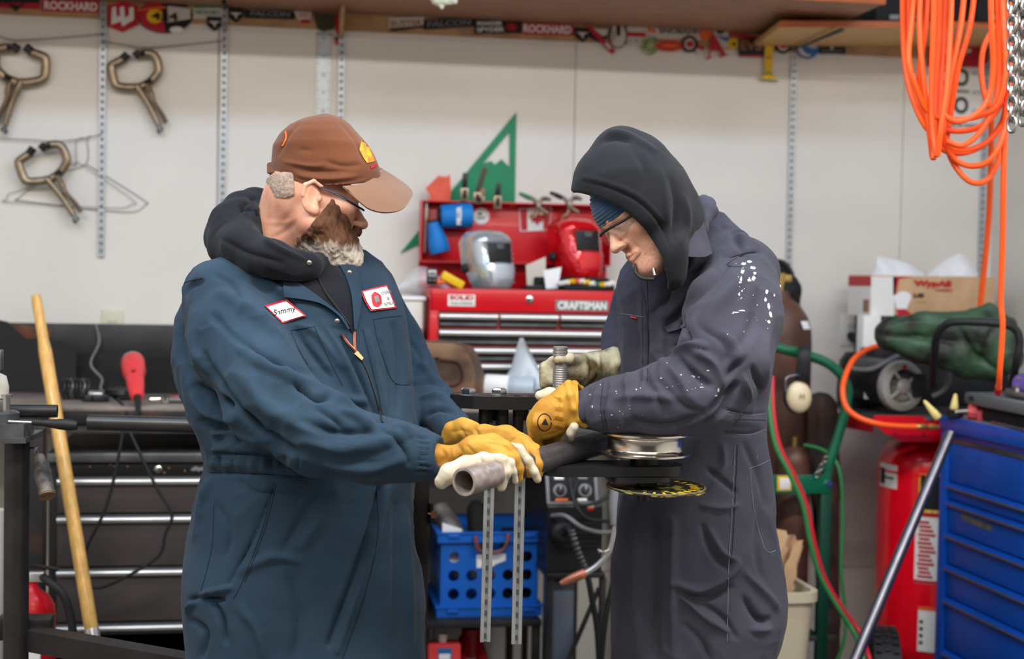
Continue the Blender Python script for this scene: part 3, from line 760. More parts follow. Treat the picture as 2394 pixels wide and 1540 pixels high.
# small dark bits on the bench
for i, (px, lb) in enumerate(((232, 'small dark steel scrap between the wire coil and the red grinder'), (205, 'small dark nut lying right beside the wire coil'))):
    p = atz(px, 938, ZB+.001); b = M(); b.box((p.x, p.y, ZB+.011), (.05-.02*i, .04, .02), rotm('Z', 25), .004); mk('scrap_piece', b, MATS['black_steel'], None, lb, 'scrap')
# red grinder lying on the bench with the cord end towards the room
g0 = W(312, 852, 4.52); 
gb = Vector((g0.x+.002, 4.60, ZB+.125)); gf = Vector((atz(300, 945, ZB+.03).x, 4.40, ZB+.026))
gr = T('angle_grinder', 'red angle grinder standing on the bench edge with its cord hanging down', 'grinder', (gb.x, 4.5, ZB))
ax = (gb-gf); L_ = ax.length
b = M(); prof = [(.016, 0), (.021, .012), (.027, L_*.35), (.029, L_*.55), (.036, L_*.68), (.037, L_*.95), (.03, L_)]
b.lathe(prof, gf, ax, 20); 
mk('body', b, MATS['red_plastic'], gr, smooth=50)
b = M(); b.lathe([(.031, 0), (.033, .006), (.028, .012)], gf+ax*.985, ax, 20); mk('gear_cover', b, MATS['alu'], gr, smooth=50)
b = M(); b.lathe([(.06, 0), (.064, .006), (.06, .02), (.02, .026)], (gb.x-.03, 4.66, ZB+.012), (0, 0, 1), 24); mk('disc_guard', b, MATS['black_paint'], gr, smooth=40)
b = M(); b.tube([gf+ax*.1, gf-ax*.12, gf-ax*.3+Vector((0, -.01, -.01))], [.012, .010, .006], 10); mk('cord_sleeve', b, MATS['black_rubber'], gr, smooth=60)
b = M(); b.box(gf+ax*.6+Vector((0, -.026, .016)), (.012, .03, .012), None, .004); mk('switch', b, MATS['red_dark'], gr)
e = gf-ax*.3+Vector((0, -.01, -.01))
cur = spline([e, at(292, 985, 4.30), at(284, 1030, 4.29), at(266, 1120, 4.285), at(242, 1200, 4.28), at(204, 1278, 4.285), at(196, 1330, 4.29), at(222, 1374, 4.285), at(290, 1350, 4.275), at(370, 1300, 4.27), at(386, 1250, 4.27), at(402, 1202, 4.27), at(372, 1150, 4.275), at(346, 1100, 4.28), at(318, 1040, 4.29), at(302, 1005, 4.30), at(300, 975, 4.33), at(285, 945, 4.45), at(268, 925, 4.7)], 8)
b = M(); b.tube(cur, .0048, 8); mk('power_cord', b, MATS['black_rubber'], gr, smooth=60)
b = M(); b.tube(spline([at(224, 758, WALL-.04), at(232, 800, WALL-.05), at(212, 850, 4.90), at(238, 885, 4.84), at(236, 910, 4.74), at(262, 934, 4.6), at(282, 950, 4.46)], 8), .0042, 8); mk('extension_lead', b, MATS['gray_print'], None, 'grey power cord running from the almond outlet down to the bench', 'cord', smooth=60)
# red handled pliers
p = atz(410, 934, ZB+.012); t = T('pliers', 'red handled pliers lying on the bench behind the capped man', 'pliers', (p.x, p.y, ZB))
b = M(); b.tube(spline([p+Vector((-.03, -.01, 0)), p+Vector((0, 0, .002)), p+Vector((.06, .02, .004)), p+Vector((.12, .022, .002))], 4), .0085, 8); mk('handle', b, MATS['red_plastic'], t, smooth=60)
b = M(); b.tube(spline([p+Vector((-.03, -.012, 0)), p+Vector((.03, -.014, 0)), p+Vector((.11, -.03, 0))], 4), .0085, 8); mk('handle', b, MATS['gray_steel'], t, smooth=60)
b = M(); b.cyl(p+Vector((-.03, -.012, -.008)), p+Vector((-.03, -.012, .01)), .016, n=14); b.box(p+Vector((-.055, -.014, 0)), (.05, .018, .014), rotm('Z', 8), .005); mk('jaws', b, MATS['chrome'], t)

# ------------------------------------------------------------------ black roller cabinet under the bench
YC = 4.40
def cz(py, px=300): return at(px, py, YC).z
cx0 = at(112, 1200, YC).x; cx1 = at(958, 1200, YC).x
ztop = cz(1058)
cab = T('tool_chest', 'black roller tool chest with silver drawer pulls under the bench', 'tool chest', ((cx0+cx1)/2, 4.65, 0))
b = M(); b.span((cx0, YC+.012, .1), (cx1, WALL-.12, ztop-.03), .004); mk('body', b, MATS['black_paint'], cab)
b = M(); b.span((cx0-.004, YC-.012, cz(1080)), (cx1+.004, WALL-.12, ztop), .004); mk('top_tray', b, MATS['gray_steel'], cab)
dx0 = at(134, 1200, YC).x; dx1 = cx1-.03
pys = [1084, 1112, 1201, 1325, 1454, 1580]
b = M(); b.span((cx0+.02, YC+.002, cz(1112)), (dx1, YC+.014, cz(1084)), .002); pn = mk('top_panel', b, MATS['black_paint'], cab)
c = at(370, 1096, YC); b = M(); b.lathe([(.011, 0), (.011, .006), (.006, .009)], (c.x, YC+.002, c.z), (0, -1, 0), 16); mk('lock', b, MATS['chrome'], pn)
for px, py in ((210, 1091), (258, 1086), (268, 1090), (298, 1090), (362, 1098), (384, 1105), (395, 1094), (432, 1100)):
    c = at(px, py, YC); b = M(); b.sph((c.x, YC+.001, c.z), .003, None, 8, 5); mk('rust_speck', b, MATS['brown_print'], pn)
c = at(462, 1096, YC); b = M(); b.prism([(c.x+x*.001, c.z+z*.001) for x, z in ((-22, -3), (-12, 6), (-4, 10), (2, 5), (18, 7), (20, -6), (8, -4), (4, -9), (-2, -4), (-14, -6))], (0, YC+.001, 0), EX, EZ, .002); mk('badge', b, MATS['gray_print'], pn, smooth=0)
for i in range(len(pys)-2):
    za = cz(pys[i+1]+2); zb_ = cz(pys[i+2]-3)
    b = M(); b.span((dx0, YC+.001, zb_), (dx1, YC+.014, za), .002); d = mk('drawer', b, MATS['cabinet_black'], cab)
    hz = cz(pys[i+1]+13)
    b = M(); b.tube([(dx0, YC-.006, hz), (dx1, YC-.006, hz)], .0098, 12, flat=1.); h_ = mk('drawer_pull', b, MATS['alu'], d, smooth=50)
b = M(); b.span((dx0, YC+.001, .12), (dx1, YC+.014, cz(1465)-.02), .002); d = mk('drawer', b, MATS['cabinet_black'], cab)
b = M()
for x in (cx0+.08, cx1-.08):
    for y in (YC+.08, WALL-.2):
        w_ = M(); w_.cyl((x-.018, y, .05), (x+.018, y, .05), .05, n=20); w_.box((x, y, .094), (.06, .08, .016)); mk('caster', w_, MATS['black_rubber'], cab)

# ------------------------------------------------------------------ wooden pole leaning on the bench
p0 = W(85, 697, 4.24); p1 = W(214, 1470, 3.98)
d_ = (p1-p0).normalized(); pb_ = p0+d_*((p0.z-.0)/(-d_.z))
pole = T('long_handle', 'long varnished wooden handle leaning against the bench', 'tool handle', (pb_.x, pb_.y, 0))
Lp = (p1-p0).length
b = M(); b.lathe([(.006, -.012), (.0135, -.008), (.0155, 0.01), (.0155, Lp*.13), (.0195, Lp*.17), (.0195, Lp*.99), (.0185, Lp)], p0, d_, 20); mk('shaft', b, mat('ash_wood', (224, 172, 92), .4, var=.12, vs=7, stretch=(14, 14, 1.2), coat=.3), pole, smooth=50)
b = M(); b.lathe([(.0205, 0), (.021, .01), (.017, .05)], p1, d_, 16); mk('ferrule', b, MATS['alu'], pole, smooth=40)
b = M(); b.lathe([(.017, 0), (.014, .1), (.012, (pb_-p1).length-.06)], p1+d_*.05, d_, 14); mk('tool_socket', b, MATS['black_steel'], pole, smooth=40)

# ------------------------------------------------------------------ vise stand at the left edge
DS = 3.32
st = W(40, 1100, DS)
stand = T('vise_stand', 'black pipe stand with a small steel plate top at the left frame edge', 'stand', (st.x, st.y, 0))
zp = W(40, 1028, DS).z
b = M(); b.cyl((st.x, st.y, 0), (st.x, st.y, zp), .0285, n=28); mk('post', b, MATS['black_steel'], stand, smooth=50)
b = M(); x1 = W(84, 1010, DS).x; b.prism([(st.x-.12, st.y-.07), (x1-.012, st.y-.07), (x1, st.y+.11), (st.x-.12, st.y+.11)], (0, 0, zp), EX, EY, .012); mk('top_plate', b, MATS['gray_steel'], stand, smooth=0)
q = W(478, 1565, 3.10); q0 = W(64, 1490, 3.36)
dq = (q-q0).normalized(); q2 = q0+dq*((q-q0).length)
def sqtube(b, a, c, w, h):
    u = (Vector(c)-Vector(a)).normalized(); s_ = u.cross(EZ).normalized(); v = s_.cross(u)
    P = [Vector(e)+s_*(i*w/2)+v*(j*h/2) for e in (a, c) for i, j in ((-1, -1), (1, -1), (1, 1), (-1, 1))]
    b.add(P, [(0, 1, 2, 3), (7, 6, 5, 4), (0, 4, 5, 1), (1, 5, 6, 2), (2, 6, 7, 3), (3, 7, 4, 0)]); return b
b = M(); sqtube(b, q0, q2, .05, .05); mk('brace', b, MATS['black_steel'], stand, smooth=0)
b = M(); b.span((q2.x-.025, q2.y-.025, 0), (q2.x+.025, q2.y+.025, q2.z+.02), .003); mk('leg', b, MATS['black_steel'], stand)
b = M(); z_ = q0.z+.012; b.span((st.x-.05, st.y+.028, z_-.02), (st.x+.075, st.y+.09, z_+.03), .003); mk('bracket', b, MATS['black_steel'], stand)
b = M(); b.lathe([(.18, 0), (.18, .012)], (st.x, st.y, 0), (0, 0, 1), 32); mk('base_plate', b, MATS['black_steel'], stand)
# vise on the stand
zt = zp+.012
vz = T('bench_vise', 'grey cast vise bolted on the pipe stand at the left frame edge', 'vise', (st.x-.01, st.y, zt))
def sx(px): return W(px, 980, DS).x
def sz(py): return W(40, py, DS).z
b = M(); b.prism([(sx(-40), st.y-.06), (sx(66), st.y-.06), (sx(76), st.y-.02), (sx(70), st.y+.06), (sx(-40), st.y+.06)], (0, 0, zt), EX, EY, sz(985)-zt); mk('base', b, MATS['gray_steel'], vz, smooth=0)
b = M(); b.lathe([(.045, 0), (.045, .022), (.04, .026)], (sx(2), st.y-.01, sz(985)), (0, 0, 1), 24); mk('swivel', b, MATS['gray_steel'], vz, smooth=40)
b = M(); b.span((sx(-40), st.y-.035, sz(985)+.002), (sx(20), st.y+.03, sz(930)), .006); mk('jaw_block', b, MATS['gray_steel'], vz)
b = M(); b.cyl((sx(22), st.y-.03, sz(985)), (sx(22), st.y-.03, sz(922)), .0085, n=6); b.cyl((sx(22), st.y-.03, sz(926)), (sx(22), st.y-.03, sz(919)), .013, n=6); mk('clamp_bolt', b, MATS['bright_steel'], vz)
b = M(); b.lathe([(.02, -.03), (.028, -.01), (.028, .02), (.022, .045), (.008, .052)], (sx(-10), st.y+.02, sz(925)), (0, 0, 1), 20); mk('knob', b, MATS['pale_print'], vz, smooth=50)
b = M(); b.span((sx(-40), st.y-.05, sz(862)), (sx(14), st.y-.02, sz(815)), .004); b.span((sx(-40), st.y-.045, sz(930)), (sx(-20), st.y-.02, sz(815)), .003); mk('upright', b, MATS['gray_steel'], vz)
# short tube and black handled tool resting on the vise
ty = st.y+.075
b = M(); zc_ = W(80, 960, 3.4).z; xa = W(-30, 960, 3.38).x; xb = W(131, 960, 3.38).x
n_ = 24
for ro in (1,):
    o_ = circ(.0155, n_); i_ = circ(.0125, n_)
    b.ring(o_, i_, (xa, ty, zc_), EY, EZ, xb-xa)
mk('steel_tube', b, MATS['black_steel'], None, 'short black steel tube lying behind the vise', 'steel tube', smooth=40)
y_ = st.y-.05
t = T('file_tool', 'black handled file lying across the vise base', 'hand tool', (W(100, 985, DS).x, y_, sz(985)))
b = M(); pA = Vector((sx(30), y_, sz(984)+.005)); pB = Vector((sx(96), y_-.006, sz(986)+.005)); b.tube([pA, pB], .0035, 8); mk('blade', b, MATS['bright_steel'], t)
dH = (Vector((sx(188), y_-.015, sz(992)+.005))-pB); b = M(); b.lathe([(.006, -.012), (.008, .0), (.007, .012), (.0125, .05), (.013, .075), (.010, .09), (.004, dH.length)], pB, dH, 18); mk('handle', b, MATS['black_rubber'], t, smooth=50)
# worn mallet hanging behind the post
m0 = W(92, 1066, 3.42); m1 = W(110, 1158, 3.36)
t = T('hand_mallet', 'worn round mallet hanging behind the stand post', 'mallet', m0)
dm = (m1-m0); b = M(); b.lathe([(.012, 0), (.014, .02), (.0195, .03), (.0205, .055), (.019, dm.length-.012), (.021, dm.length-.008), (.021, dm.length)], m0, dm, 20); mk('head', b, mat('worn_head', (70, 66, 62), .6, .2, col2=(140, 128, 118), vs=28, bump=.2, bs=80), t, smooth=50)
b = M(); b.lathe([(.0195, 0), (.0195, .002)], m1+dm.normalized()*.0005, dm, 20); mk('striking_face', b, mat('horn_face', (150, 112, 86), .6, var=.3, vs=60), t)
b = M(); b.tube(spline([(st.x+.027, st.y+.01, m0.z+.03), (st.x+.045, st.y, m0.z+.03), m0+Vector((-.008, -.01, .015)), m0], 5), .003, 8); mk('hook', b, MATS['bright_steel'], t, smooth=60)
# dark upright tube behind the post
b = M(); pD = W(88, 1100, 4.1); b.span((pD.x-.03, 4.06, 0), (pD.x+.045, 4.13, W(88, 985, 4.1).z), .004); mk('square_post', b, MATS['rusty_plate'], None, 'dark rusty square steel post just behind the vise stand', 'post')

# ------------------------------------------------------------------ fire extinguisher
fx = W(72, 1450, 3.75); t = T('fire_extinguisher', 'red fire extinguisher behind the vise stand', 'extinguisher', (fx.x, fx.y, 0))
zt2 = W(72, 1395, 3.75).z
b = M(); b.lathe([(.058, .02), (.063, .03), (.063, zt2-.05), (.06, zt2-.02), (.045, zt2+.005), (.02, zt2+.025), (.018, zt2+.04)], (fx.x, fx.y, 0), (0, 0, 1), 28); mk('cylinder', b, MATS['red_paint'], t, smooth=50)
b = M(); b.lathe([(.06, 0), (.062, .02), (.058, .02)], (fx.x, fx.y, 0), (0, 0, 1), 24); mk('foot_ring', b, MATS['black_rubber'], t)
b = M(); b.box((fx.x+.01, fx.y, zt2+.055), (.05, .028, .028), None, .005); mk('valve', b, MATS['alu'], t)
b = M(); b.box((fx.x+.02, fx.y, zt2+.082), (.1, .02, .007), rotm('Y', 12), .002); mk('lever', b, MATS['black_paint'], t)
b = M(); b.tube(spline([(fx.x+.03, fx.y-.005, zt2+.055), W(112, 1358, 3.72), W(146, 1388, 3.71), W(164, 1436, 3.71), W(172, 1500, 3.71), W(172, 1560, 3.71)], 6), .011, 10); h_ = mk('hose', b, MATS['black_rubber'], t, smooth=60)
b = M(); b.span((fx.x-.03, fx.y-.0655, zt2-.28), (fx.x+.035, fx.y-.055, zt2-.09), .004); mk('instruction_label', b, MATS['white_print'], t)
# low pale pipe pieces at the very left edge
b = M(); p = W(2, 1300, 3.9); b.cyl((p.x-.02, p.y, 0), (p.x-.02, p.y, W(0, 1190, 3.9).z), .03, n=20); mk('plastic_bag_roll', b, MATS['pale_print'], None, 'pale upright roll at the left frame edge behind the vise stand', 'roll', smooth=50)
for py, lb in ((1312, 'upper'), (1372, 'lower')):
    pass
# ------------------------------------------------------------------ red tool chest on the bench
YF = 4.63
def fz(py, px=1225): return at(px, py, YF).z
def fxx(px, py=750): return at(px, py, YF).x
X0 = fxx(1005); X1 = fxx(1466); ZT = fz(677)
YBK = 4.93
chest = T('red_tool_chest', 'red tool chest with open lid and silver drawer pulls on the bench', 'tool chest', ((X0+X1)/2, (YF+YBK)/2, ZB))
zb0 = ZB+.002
b = M(); b.span((X0, YF+.01, zb0), (X1, YBK, fz(730)), .003); mk('body', b, MATS['red_paint'], chest)
b = M(); b.span((X0, YF, zb0), (fxx(1025), YF+.02, fz(729)), .002); b.span((fxx(1447), YF, zb0), (X1, YF+.02, fz(729)), .002); mk('side_stile', b, MATS['red_paint'], chest)
b = M()
b.span((X0, YF, fz(730)), (X1, YF+.012, ZT), .004)
b.span((X0, YF, fz(730)), (X0+.008, YBK, ZT), .002); b.span((X1-.008, YF, fz(730)), (X1, YBK, ZT), .002); b.span((X0, YBK-.008, fz(730)), (X1, YBK, ZT), .002)
fr = mk('top_tray', b, MATS['red_paint'], chest)
def badge(x0, x1, y0, y1, m, nm, parent, off=.002):
    b = M(); b.span((fxx(x0), YF-off, fz(y1)), (fxx(x1), YF+.002, fz(y0)), .001); return mk(nm, b, MATS[m], parent)
def ftxt(s, m, px, py, w, h, parent, off, bold=.03):
    txt(s, MATS[m], (fxx(px), YF-off, fz(py)), EX, EZ, fz(py-h/2)-fz(py+h/2), fxx(px+w/2)-fxx(px-w/2), parent, bold=bold)
bd = badge(1298, 1422, 700, 725, 'gray_print', 'name_badge', fr); ftxt('CRAFTSMAN', 'white_print', 1360, 712, 114, 19, bd, .0025, .04)
bd = badge(1046, 1110, 691, 718, 'white_print', 'maker_badge', fr); ftxt('SOLID', 'red_print', 1078, 698, 56, 11, bd, .0025, .05); ftxt('TOOL STORAGE', 'gray_print', 1078, 711, 52, 6, bd, .0025)
c = (fxx(1237), YF, fz(699)); b = M(); b.lathe([(.013, 0), (.013, .006), (.009, .009)], c, (0, -1, 0), 20); lk = mk('lock', b, MATS['chrome'], fr, smooth=40)
b = M(); b.box((c[0], YF-.0095, c[2]), (.002, .001, .009)); mk('keyhole', b, MATS['slot_dark'], lk)
rows = [(733, 767, ((1026, 1164), (1168, 1305), (1309, 1447))), (771, 808, ((1026, 1447),)), (812, 846, ((1026, 1447),)), (849, 884, ((1026, 1447),)), (887, 925, ((1026, 1447),))]
for y0, y1, cols in rows:
    for a, c in cols:
        b = M(); b.span((fxx(a), YF+.001, max(fz(y1), zb0+.001)), (fxx(c), YF+.012, fz(y0)), .002); d = mk('drawer', b, MATS['black_steel'], chest)
        b = M(); b.prism([(YF+.002, fz(y0+1)), (YF-.012, fz(y0+3)), (YF-.016, fz(y0+8)), (YF-.013, fz(y0+14)), (YF+.002, fz(y0+15))], (fxx(a)+.001, 0, 0), EY, EZ, fxx(c)-fxx(a)-.002); mk('drawer_pull', b, MATS['alu'], d, smooth=60)
        b = M(); b.span((fxx(a)+.004, YF-.001, fz(y1-4)), (fxx(c)-.004, YF+.004, fz(y1-9)), .001); mk('drawer_lip', b, MATS['gray_steel'], d)
# lid standing open behind
YL = 4.9
lx0 = at(984, 540, YL).x; lx1 = X1+.004; lz0 = at(985, 613, YL).z; lz1 = at(985, 467, YL).z
b = M(); b.span((lx0, YL+.06, ZT-.005), (lx1, YL+.068, lz1), .002); ld = mk('lid', b, MATS['red_paint'], chest)
b = M(); b.span((lx0, YL, lz0), (lx0+.006, YL+.062, lz1), .002); b.span((lx1-.006, YL, lz0), (lx1, YL+.062, lz1), .002); b.span((lx0, YL, lz1-.006), (lx1, YL+.062, lz1), .002); b.span((lx0, YL, lz0), (lx1, YL+.062, lz0+.006), .002)
mk('lid_rim', b, MATS['red_paint'], ld)
b = M(); b.cyl((X0+.02, YBK+.004, ZT-.003), (X1-.02, YBK+.004, ZT-.003), .005, n=10); mk('hinge', b, MATS['gray_steel'], ld)
b = M(); pS = at(997, 478, YL+.01); b.cyl(at(997, 475, YL+.02), at(993, 590, YL+.02), .005, n=10); b.cyl(at(997, 485, YL+.02), at(996, 510, YL+.02), .008, n=10); mk('gas_strut', b, MATS['bright_steel'], ld)
YI = YL+.0585
def isticker(label, pts, m, parent=None, layer=0, nm='sticker'):
    y = YI-.001*layer; b = M(); b.prism([(at(px, py, y).x, at(px, py, y).z) for px, py in pts], (0, y, 0), EX, EZ, .0009)
    return mk(nm, b, MATS[m], parent, smooth=0) if parent else mk(nm, b, MATS[m], None, label, 'sticker', 'stickers inside the lid', smooth=0)
s = isticker('round white sticker inside the red lid beside the blue bottle sleeve', ell(1125, 505, 19, 19), 'white_print'); isticker('', ell(1122, 500, 5, 3), 'black_print', s, 1, 'emblem'); isticker('', rect(1116, 507, 1134, 511), 'gray_print', s, 1, 'lettering')
s = isticker('small Canadian flag sticker inside the red lid', [(1213, 487), (1290, 484), (1284, 538), (1216, 541)], 'white_print')
isticker('', [(1215, 489), (1232, 488), (1233, 538), (1218, 539)], 'red_print', s, 1, 'flag_band'); isticker('', [(1270, 487), (1288, 486), (1283, 536), (1270, 537)], 'red_print', s, 1, 'flag_band')
lf = [(1252, 525), (1252, 518), (1242, 520), (1244, 515), (1236, 508), (1240, 506), (1239, 500), (1245, 502), (1247, 498), (1251, 503), (1250, 493), (1253, 495), (1256, 490), (1259, 495), (1262, 493), (1260, 503), (1265, 498), (1267, 502), (1273, 500), (1271, 506), (1275, 508), (1267, 515), (1269, 520), (1260, 518), (1260, 525)]
isticker('', lf, 'red_print', s, 1, 'maple_leaf')
isticker('small red button sticker near the top of the lid', ell(1198, 479, 9, 5), 'orange_print')
# blue bottle sleeves hanging in the lid
mat('sleeve_blue', (0, 116, 196), .6, var=.06, vs=20)
def sleeve(label, a, c, r0, r1, y, band, word):
    a = at(*a, y); c = at(*c, y); ax = c-a; L = ax.length
    t = T('bottle_sleeve', label, 'bottle sleeve', (a+c)/2, 'blue bottle sleeves')
    b = M(); b.lathe([(r0*.6, 0), (r0*.96, .004), (r0, .012), (r0*1.02, L*.3), (r1, L*.95), (r1*.9, L)], a, ax, 26); mk('sleeve', b, MATS['sleeve_blue'], t, smooth=50)
    b = M(); b.lathe([(r1*.5, 0), (r1*.78, .004), (r1*.7, .012)], c-ax.normalized()*.002, ax, 20); mk('neck', b, MATS['black_rubber'], t, smooth=50)
    d = ax.normalized(); n = Vector((0, -1, 0)); up = d.cross(n)
    if band:
        b = M(); b.lathe([((r0+r1)*.51, 0), ((r0+r1)*.515, .002), ((r0+r1)*.505, .014), ((r0+r1)*.5, .016)], a+ax*.46, ax, 26); mk('pale_band', b, MATS['white_print'], t, smooth=50)
    else:
        yd = Vector((1, 0, 0)); xd = Vector((0, 0, 1))
        txt(word, MATS['white_print'], a+ax*.48+n*(r0*1.04), xd, Vector((-1, 0, 0)), .017, .062, t, bold=.05)
    return t
sleeve('blue bottle sleeve lying sideways with white lettering in the red lid', (1105, 504), (1030, 506), .043, .04, YL+.008, 0, 'MILLER')
sleeve('small tilted blue bottle sleeve with a pale band in the red lid', (1030, 592), (1012, 520), .036, .02, YL-.004, 1, '')

# toggle clips along the lid edge
def clip(label, px, py0, py1, py2, m, lean=0):
    y = YL-.004; a = at(px+lean, py0, y); c = at(px, py1, y); e = at(px, py2, y)
    t = T('spring_clip', label, 'clip', c, 'clips along the lid edge')
    b = M(); d = (c-a); u = d.normalized(); R = Matrix((u.cross(EY), EY, u)).transposed()
    b.box((a+c)/2, (.019, .007, d.length), R, .003); mk('handle', b, MATS[m], t)
    b = M(); b.span((c.x-.014, y-.008, e.z), (c.x+.014, y-.002, c.z+.004), .002); b.span((c.x-.014, y-.008, c.z-.004), (c.x+.014, y+.02, c.z+.004), .002); mk('clip_frame', b, MATS['nickel'], t)
    b = M(); b.span((c.x-.007, y-.010, e.z+.012), (c.x+.007, y-.007, c.z-.002), .001); mk('spring', b, MATS['black_paint'], t)
clip('leftmost dark handled clip on the red lid edge', 1086, 404, 442, 472, 'black_paint', 2)
clip('tall olive handled clip leaning right on the red lid edge', 1116, 392, 452, 476, 'camo_print', 18)
clip('short worn clip in front of the tall olive handled clip', 1124, 440, 462, 474, 'brown_print', 5)
clip('rightmost dark handled clip, hanging lower on the red lid edge', 1163, 428, 460, 489, 'black_paint', 3)
def springclamp(label, px, py, m, flip=1):
    y = YL-.01
    def q(x, z, yy=0): p = at(px+x, py+z, y); return Vector((p.x, y+yy, p.z))
    t = T('spring_clamp', label, 'clamp', q(20, 30), 'spring clamps on the lid edge')
    b = M(); b.tube(spline([q(-2, 4), q(12, 8), q(28, 16), q(36, 34), q(32, 50), q(20, 58)], 4), [.004]+[.0075]*12+[.005]*8, 8); mk('upper_jaw', b, MATS['nickel'], t, smooth=60)
    b = M(); b.tube(spline([q(64, 14), q(50, 12), q(36, 24), q(44, 38), q(58, 46)], 4), .0075, 8); mk('lower_jaw', b, MATS['nickel'], t, smooth=60)
    b = M(); b.tube([q(-8, 0), q(6, 6), q(20, 12)], [.006, .0085, .0085], 8); mk('grip', b, MATS[m], t, smooth=60)
    b = M(); b.tube([q(66, 15), q(54, 12), q(44, 14)], [.006, .008, .0075], 8); mk('grip', b, MATS['black_rubber'], t, smooth=60)
    b = M(); b.cyl(q(36, 26, -.012), q(36, 26, .012), .007, n=12); mk('pivot', b, MATS['bright_steel'], t)
    return t
springclamp('spring clamp with a green grip biting the red lid edge', 1222, 452, 'green_print')
springclamp('spring clamp with black grips just left of the grey hood', 1294, 450, 'black_rubber')

# green mountain sign and orange plate behind the lid
yy = WALL-.004
pts = [(1207, 262), (1203, 500), (973, 574), (935, 592)]
hole = [(1191, 308), (1191, 391), (1172, 372), (1157, 385), (1148, 376), (1129, 382)]
P_ = lambda L: [(at(px, py, yy).x, at(px, py, yy).z) for px, py in L]
b = M(); holed(b, P_(pts), [P_(hole)], (0, yy, 0), EX, EZ, .003)
mk('mountain_sign', b, MATS['teal_sheet'], None, 'green triangular cut out metal sign with a snow capped peak on the wall', 'sign', smooth=0)
yy2 = YL+.075
b = M(); b.prism([(at(px, py, yy2).x, at(px, py, yy2).z) for px, py in ((996, 472), (1006, 462), (1004, 455), (995, 440), (1026, 409), (1030, 413), (1037, 411), (1040, 414), (1052, 408), (1054, 450), (1050, 474))], (0, yy2, 0), EX, EZ, .003); mk('province_plate', b, MATS['salmon_sheet'], None, 'salmon orange cut out plate standing behind the red lid', 'plate', smooth=0)

# ------------------------------------------------------------------ welding helmets
def helmet(label, loc, rz, s, mshell, mside, tilt=0, lens='black_paint'):
    t = T('welding_helmet', label, 'welding helmet', (0, 0, 0), 'welding helmets on the red chest')
    # rows: z, half width front, y front, half width side, y side, y back
    rows = [(0.0, .040, -.080, .058, -.045, .02), (.02, .046, -.090, .066, -.050, .03), (.06, .050, -.092, .076, -.045, .045), (.088, .053, -.086, .082, -.035, .06), (.092, .054, -.076, .085, -.034, .062), (.168, .052, -.066, .088, -.03, .075), (.176, .051, -.072, .087, -.028, .075), (.195, .046, -.060, .08, -.02, .07), (.212, .036, -.035, .062, -.0, .06), (.218, .02, -.01, .04, .01, .05)]
    R = []
    for z, wf, yf_, ws, ys, yb in rows:
        half = [(ws*.98, yb), (ws, (yb+ys)/2), (ws, ys+.012), (ws*.97, ys), (wf+(ws-wf)*.5, yf_+(ys-yf_)*.45), (wf+.004, yf_+.004), (wf-.004, yf_), (wf*.4, yf_-.003)]
        row = [(-x, y, z) for x, y in half]+[(x, y, z) for x, y in half[::-1]]
        R.append([Vector(p)*s for p in row])
    b = M(); b.sheet(R, .003*s); mk('shell', b, mshell, t, smooth=50)
    b = M(); b.box(Vector((0, -.0725, .13))*s, (.100*s, .008*s, .076*s), rotm('X', -6), .003*s); f = mk('lens_window', b, MATS[lens], t)
    b = M(); b.box(Vector((0, -.0765, .108))*s, (.09*s, .004*s, .014*s), rotm('X', -8), .001); mk('sensor_strip', b, MATS['black_matte'], f)
    for k in (0, 1):
        b = M(); b.box(Vector((.002, -.0765, .158-.009*k))*s, ((.034-.006*k)*s, .003*s, .005*s), rotm('X', -8), .001); mk('solar_mark', b, MATS['gray_print'], f)
    if mside:
        for sg in (-1, 1):
            rows2 = []
            for (z, wf, yf_, ws, ys, yb) in rows[2:8]:
                rows2.append([Vector((sg*(ws+.0015), y, z))*s for y in (ys+.014, (yb+ys)/2, yb-.01)])
            if sg > 0: rows2 = [r[::-1] for r in rows2]
            b = M(); b.sheet(rows2, .001); mk('side_decal', b, mside, t, smooth=50)
    for sg in (-1, 1):
        b = M(); b.lathe([(.017*s, 0), (.019*s, .006*s), (.015*s, .014*s), (.006*s, .018*s)], Vector((sg*.083, .03, .075))*s, (sg, 0, 0), 16); mk('adjust_knob', b, MATS['black_rubber'], t, smooth=40)
        for k in range(9):
            b = M(); z = .02+.018*k; i = min(range(len(rows)), key=lambda q: abs(rows[q][0]-z)); r_ = rows[i]
            b.sph(Vector((sg*(r_[1]+.006), r_[2]+.003, z))*s, .003*s, None, 8, 5); mk('stud', b, MATS['gray_print'], t)
    b = M(); b.tube([Vector((math.cos(a)*.074, .04+math.sin(a)*.05, .11))*s for a in [math.pi*i/12 for i in range(13)]], .006*s, 8, flat=.35); mk('headband', b, MATS['black_rubber'], t, smooth=60)
    t.location = loc; t.rotation_euler = (math.radians(tilt), 0, math.radians(rz)); return t
SH = mat('helmet_silver', (196, 204, 212), .22, .6, coat=.6)
RH = mat('helmet_red', (222, 14, 26), .16, .25, coat=1.)
SD = mat('side_print', (150, 158, 166), .3, .2, col2=(222, 170, 130), vs=22)
p = at(1150, 678, 4.68); sc_ = 4.65/FPX*140/.218
helmet('silver welding helmet standing on the red tool chest', (p.x, 4.735, ZT+.001), 24, sc_, SH, SD, -3)
p = at(1352, 645, 4.78)
helmet('glossy red welding helmet at the right of the chest', (p.x, 4.80, at(1352, 648, 4.72).z), 20, sc_*1.04, RH, None, -3)
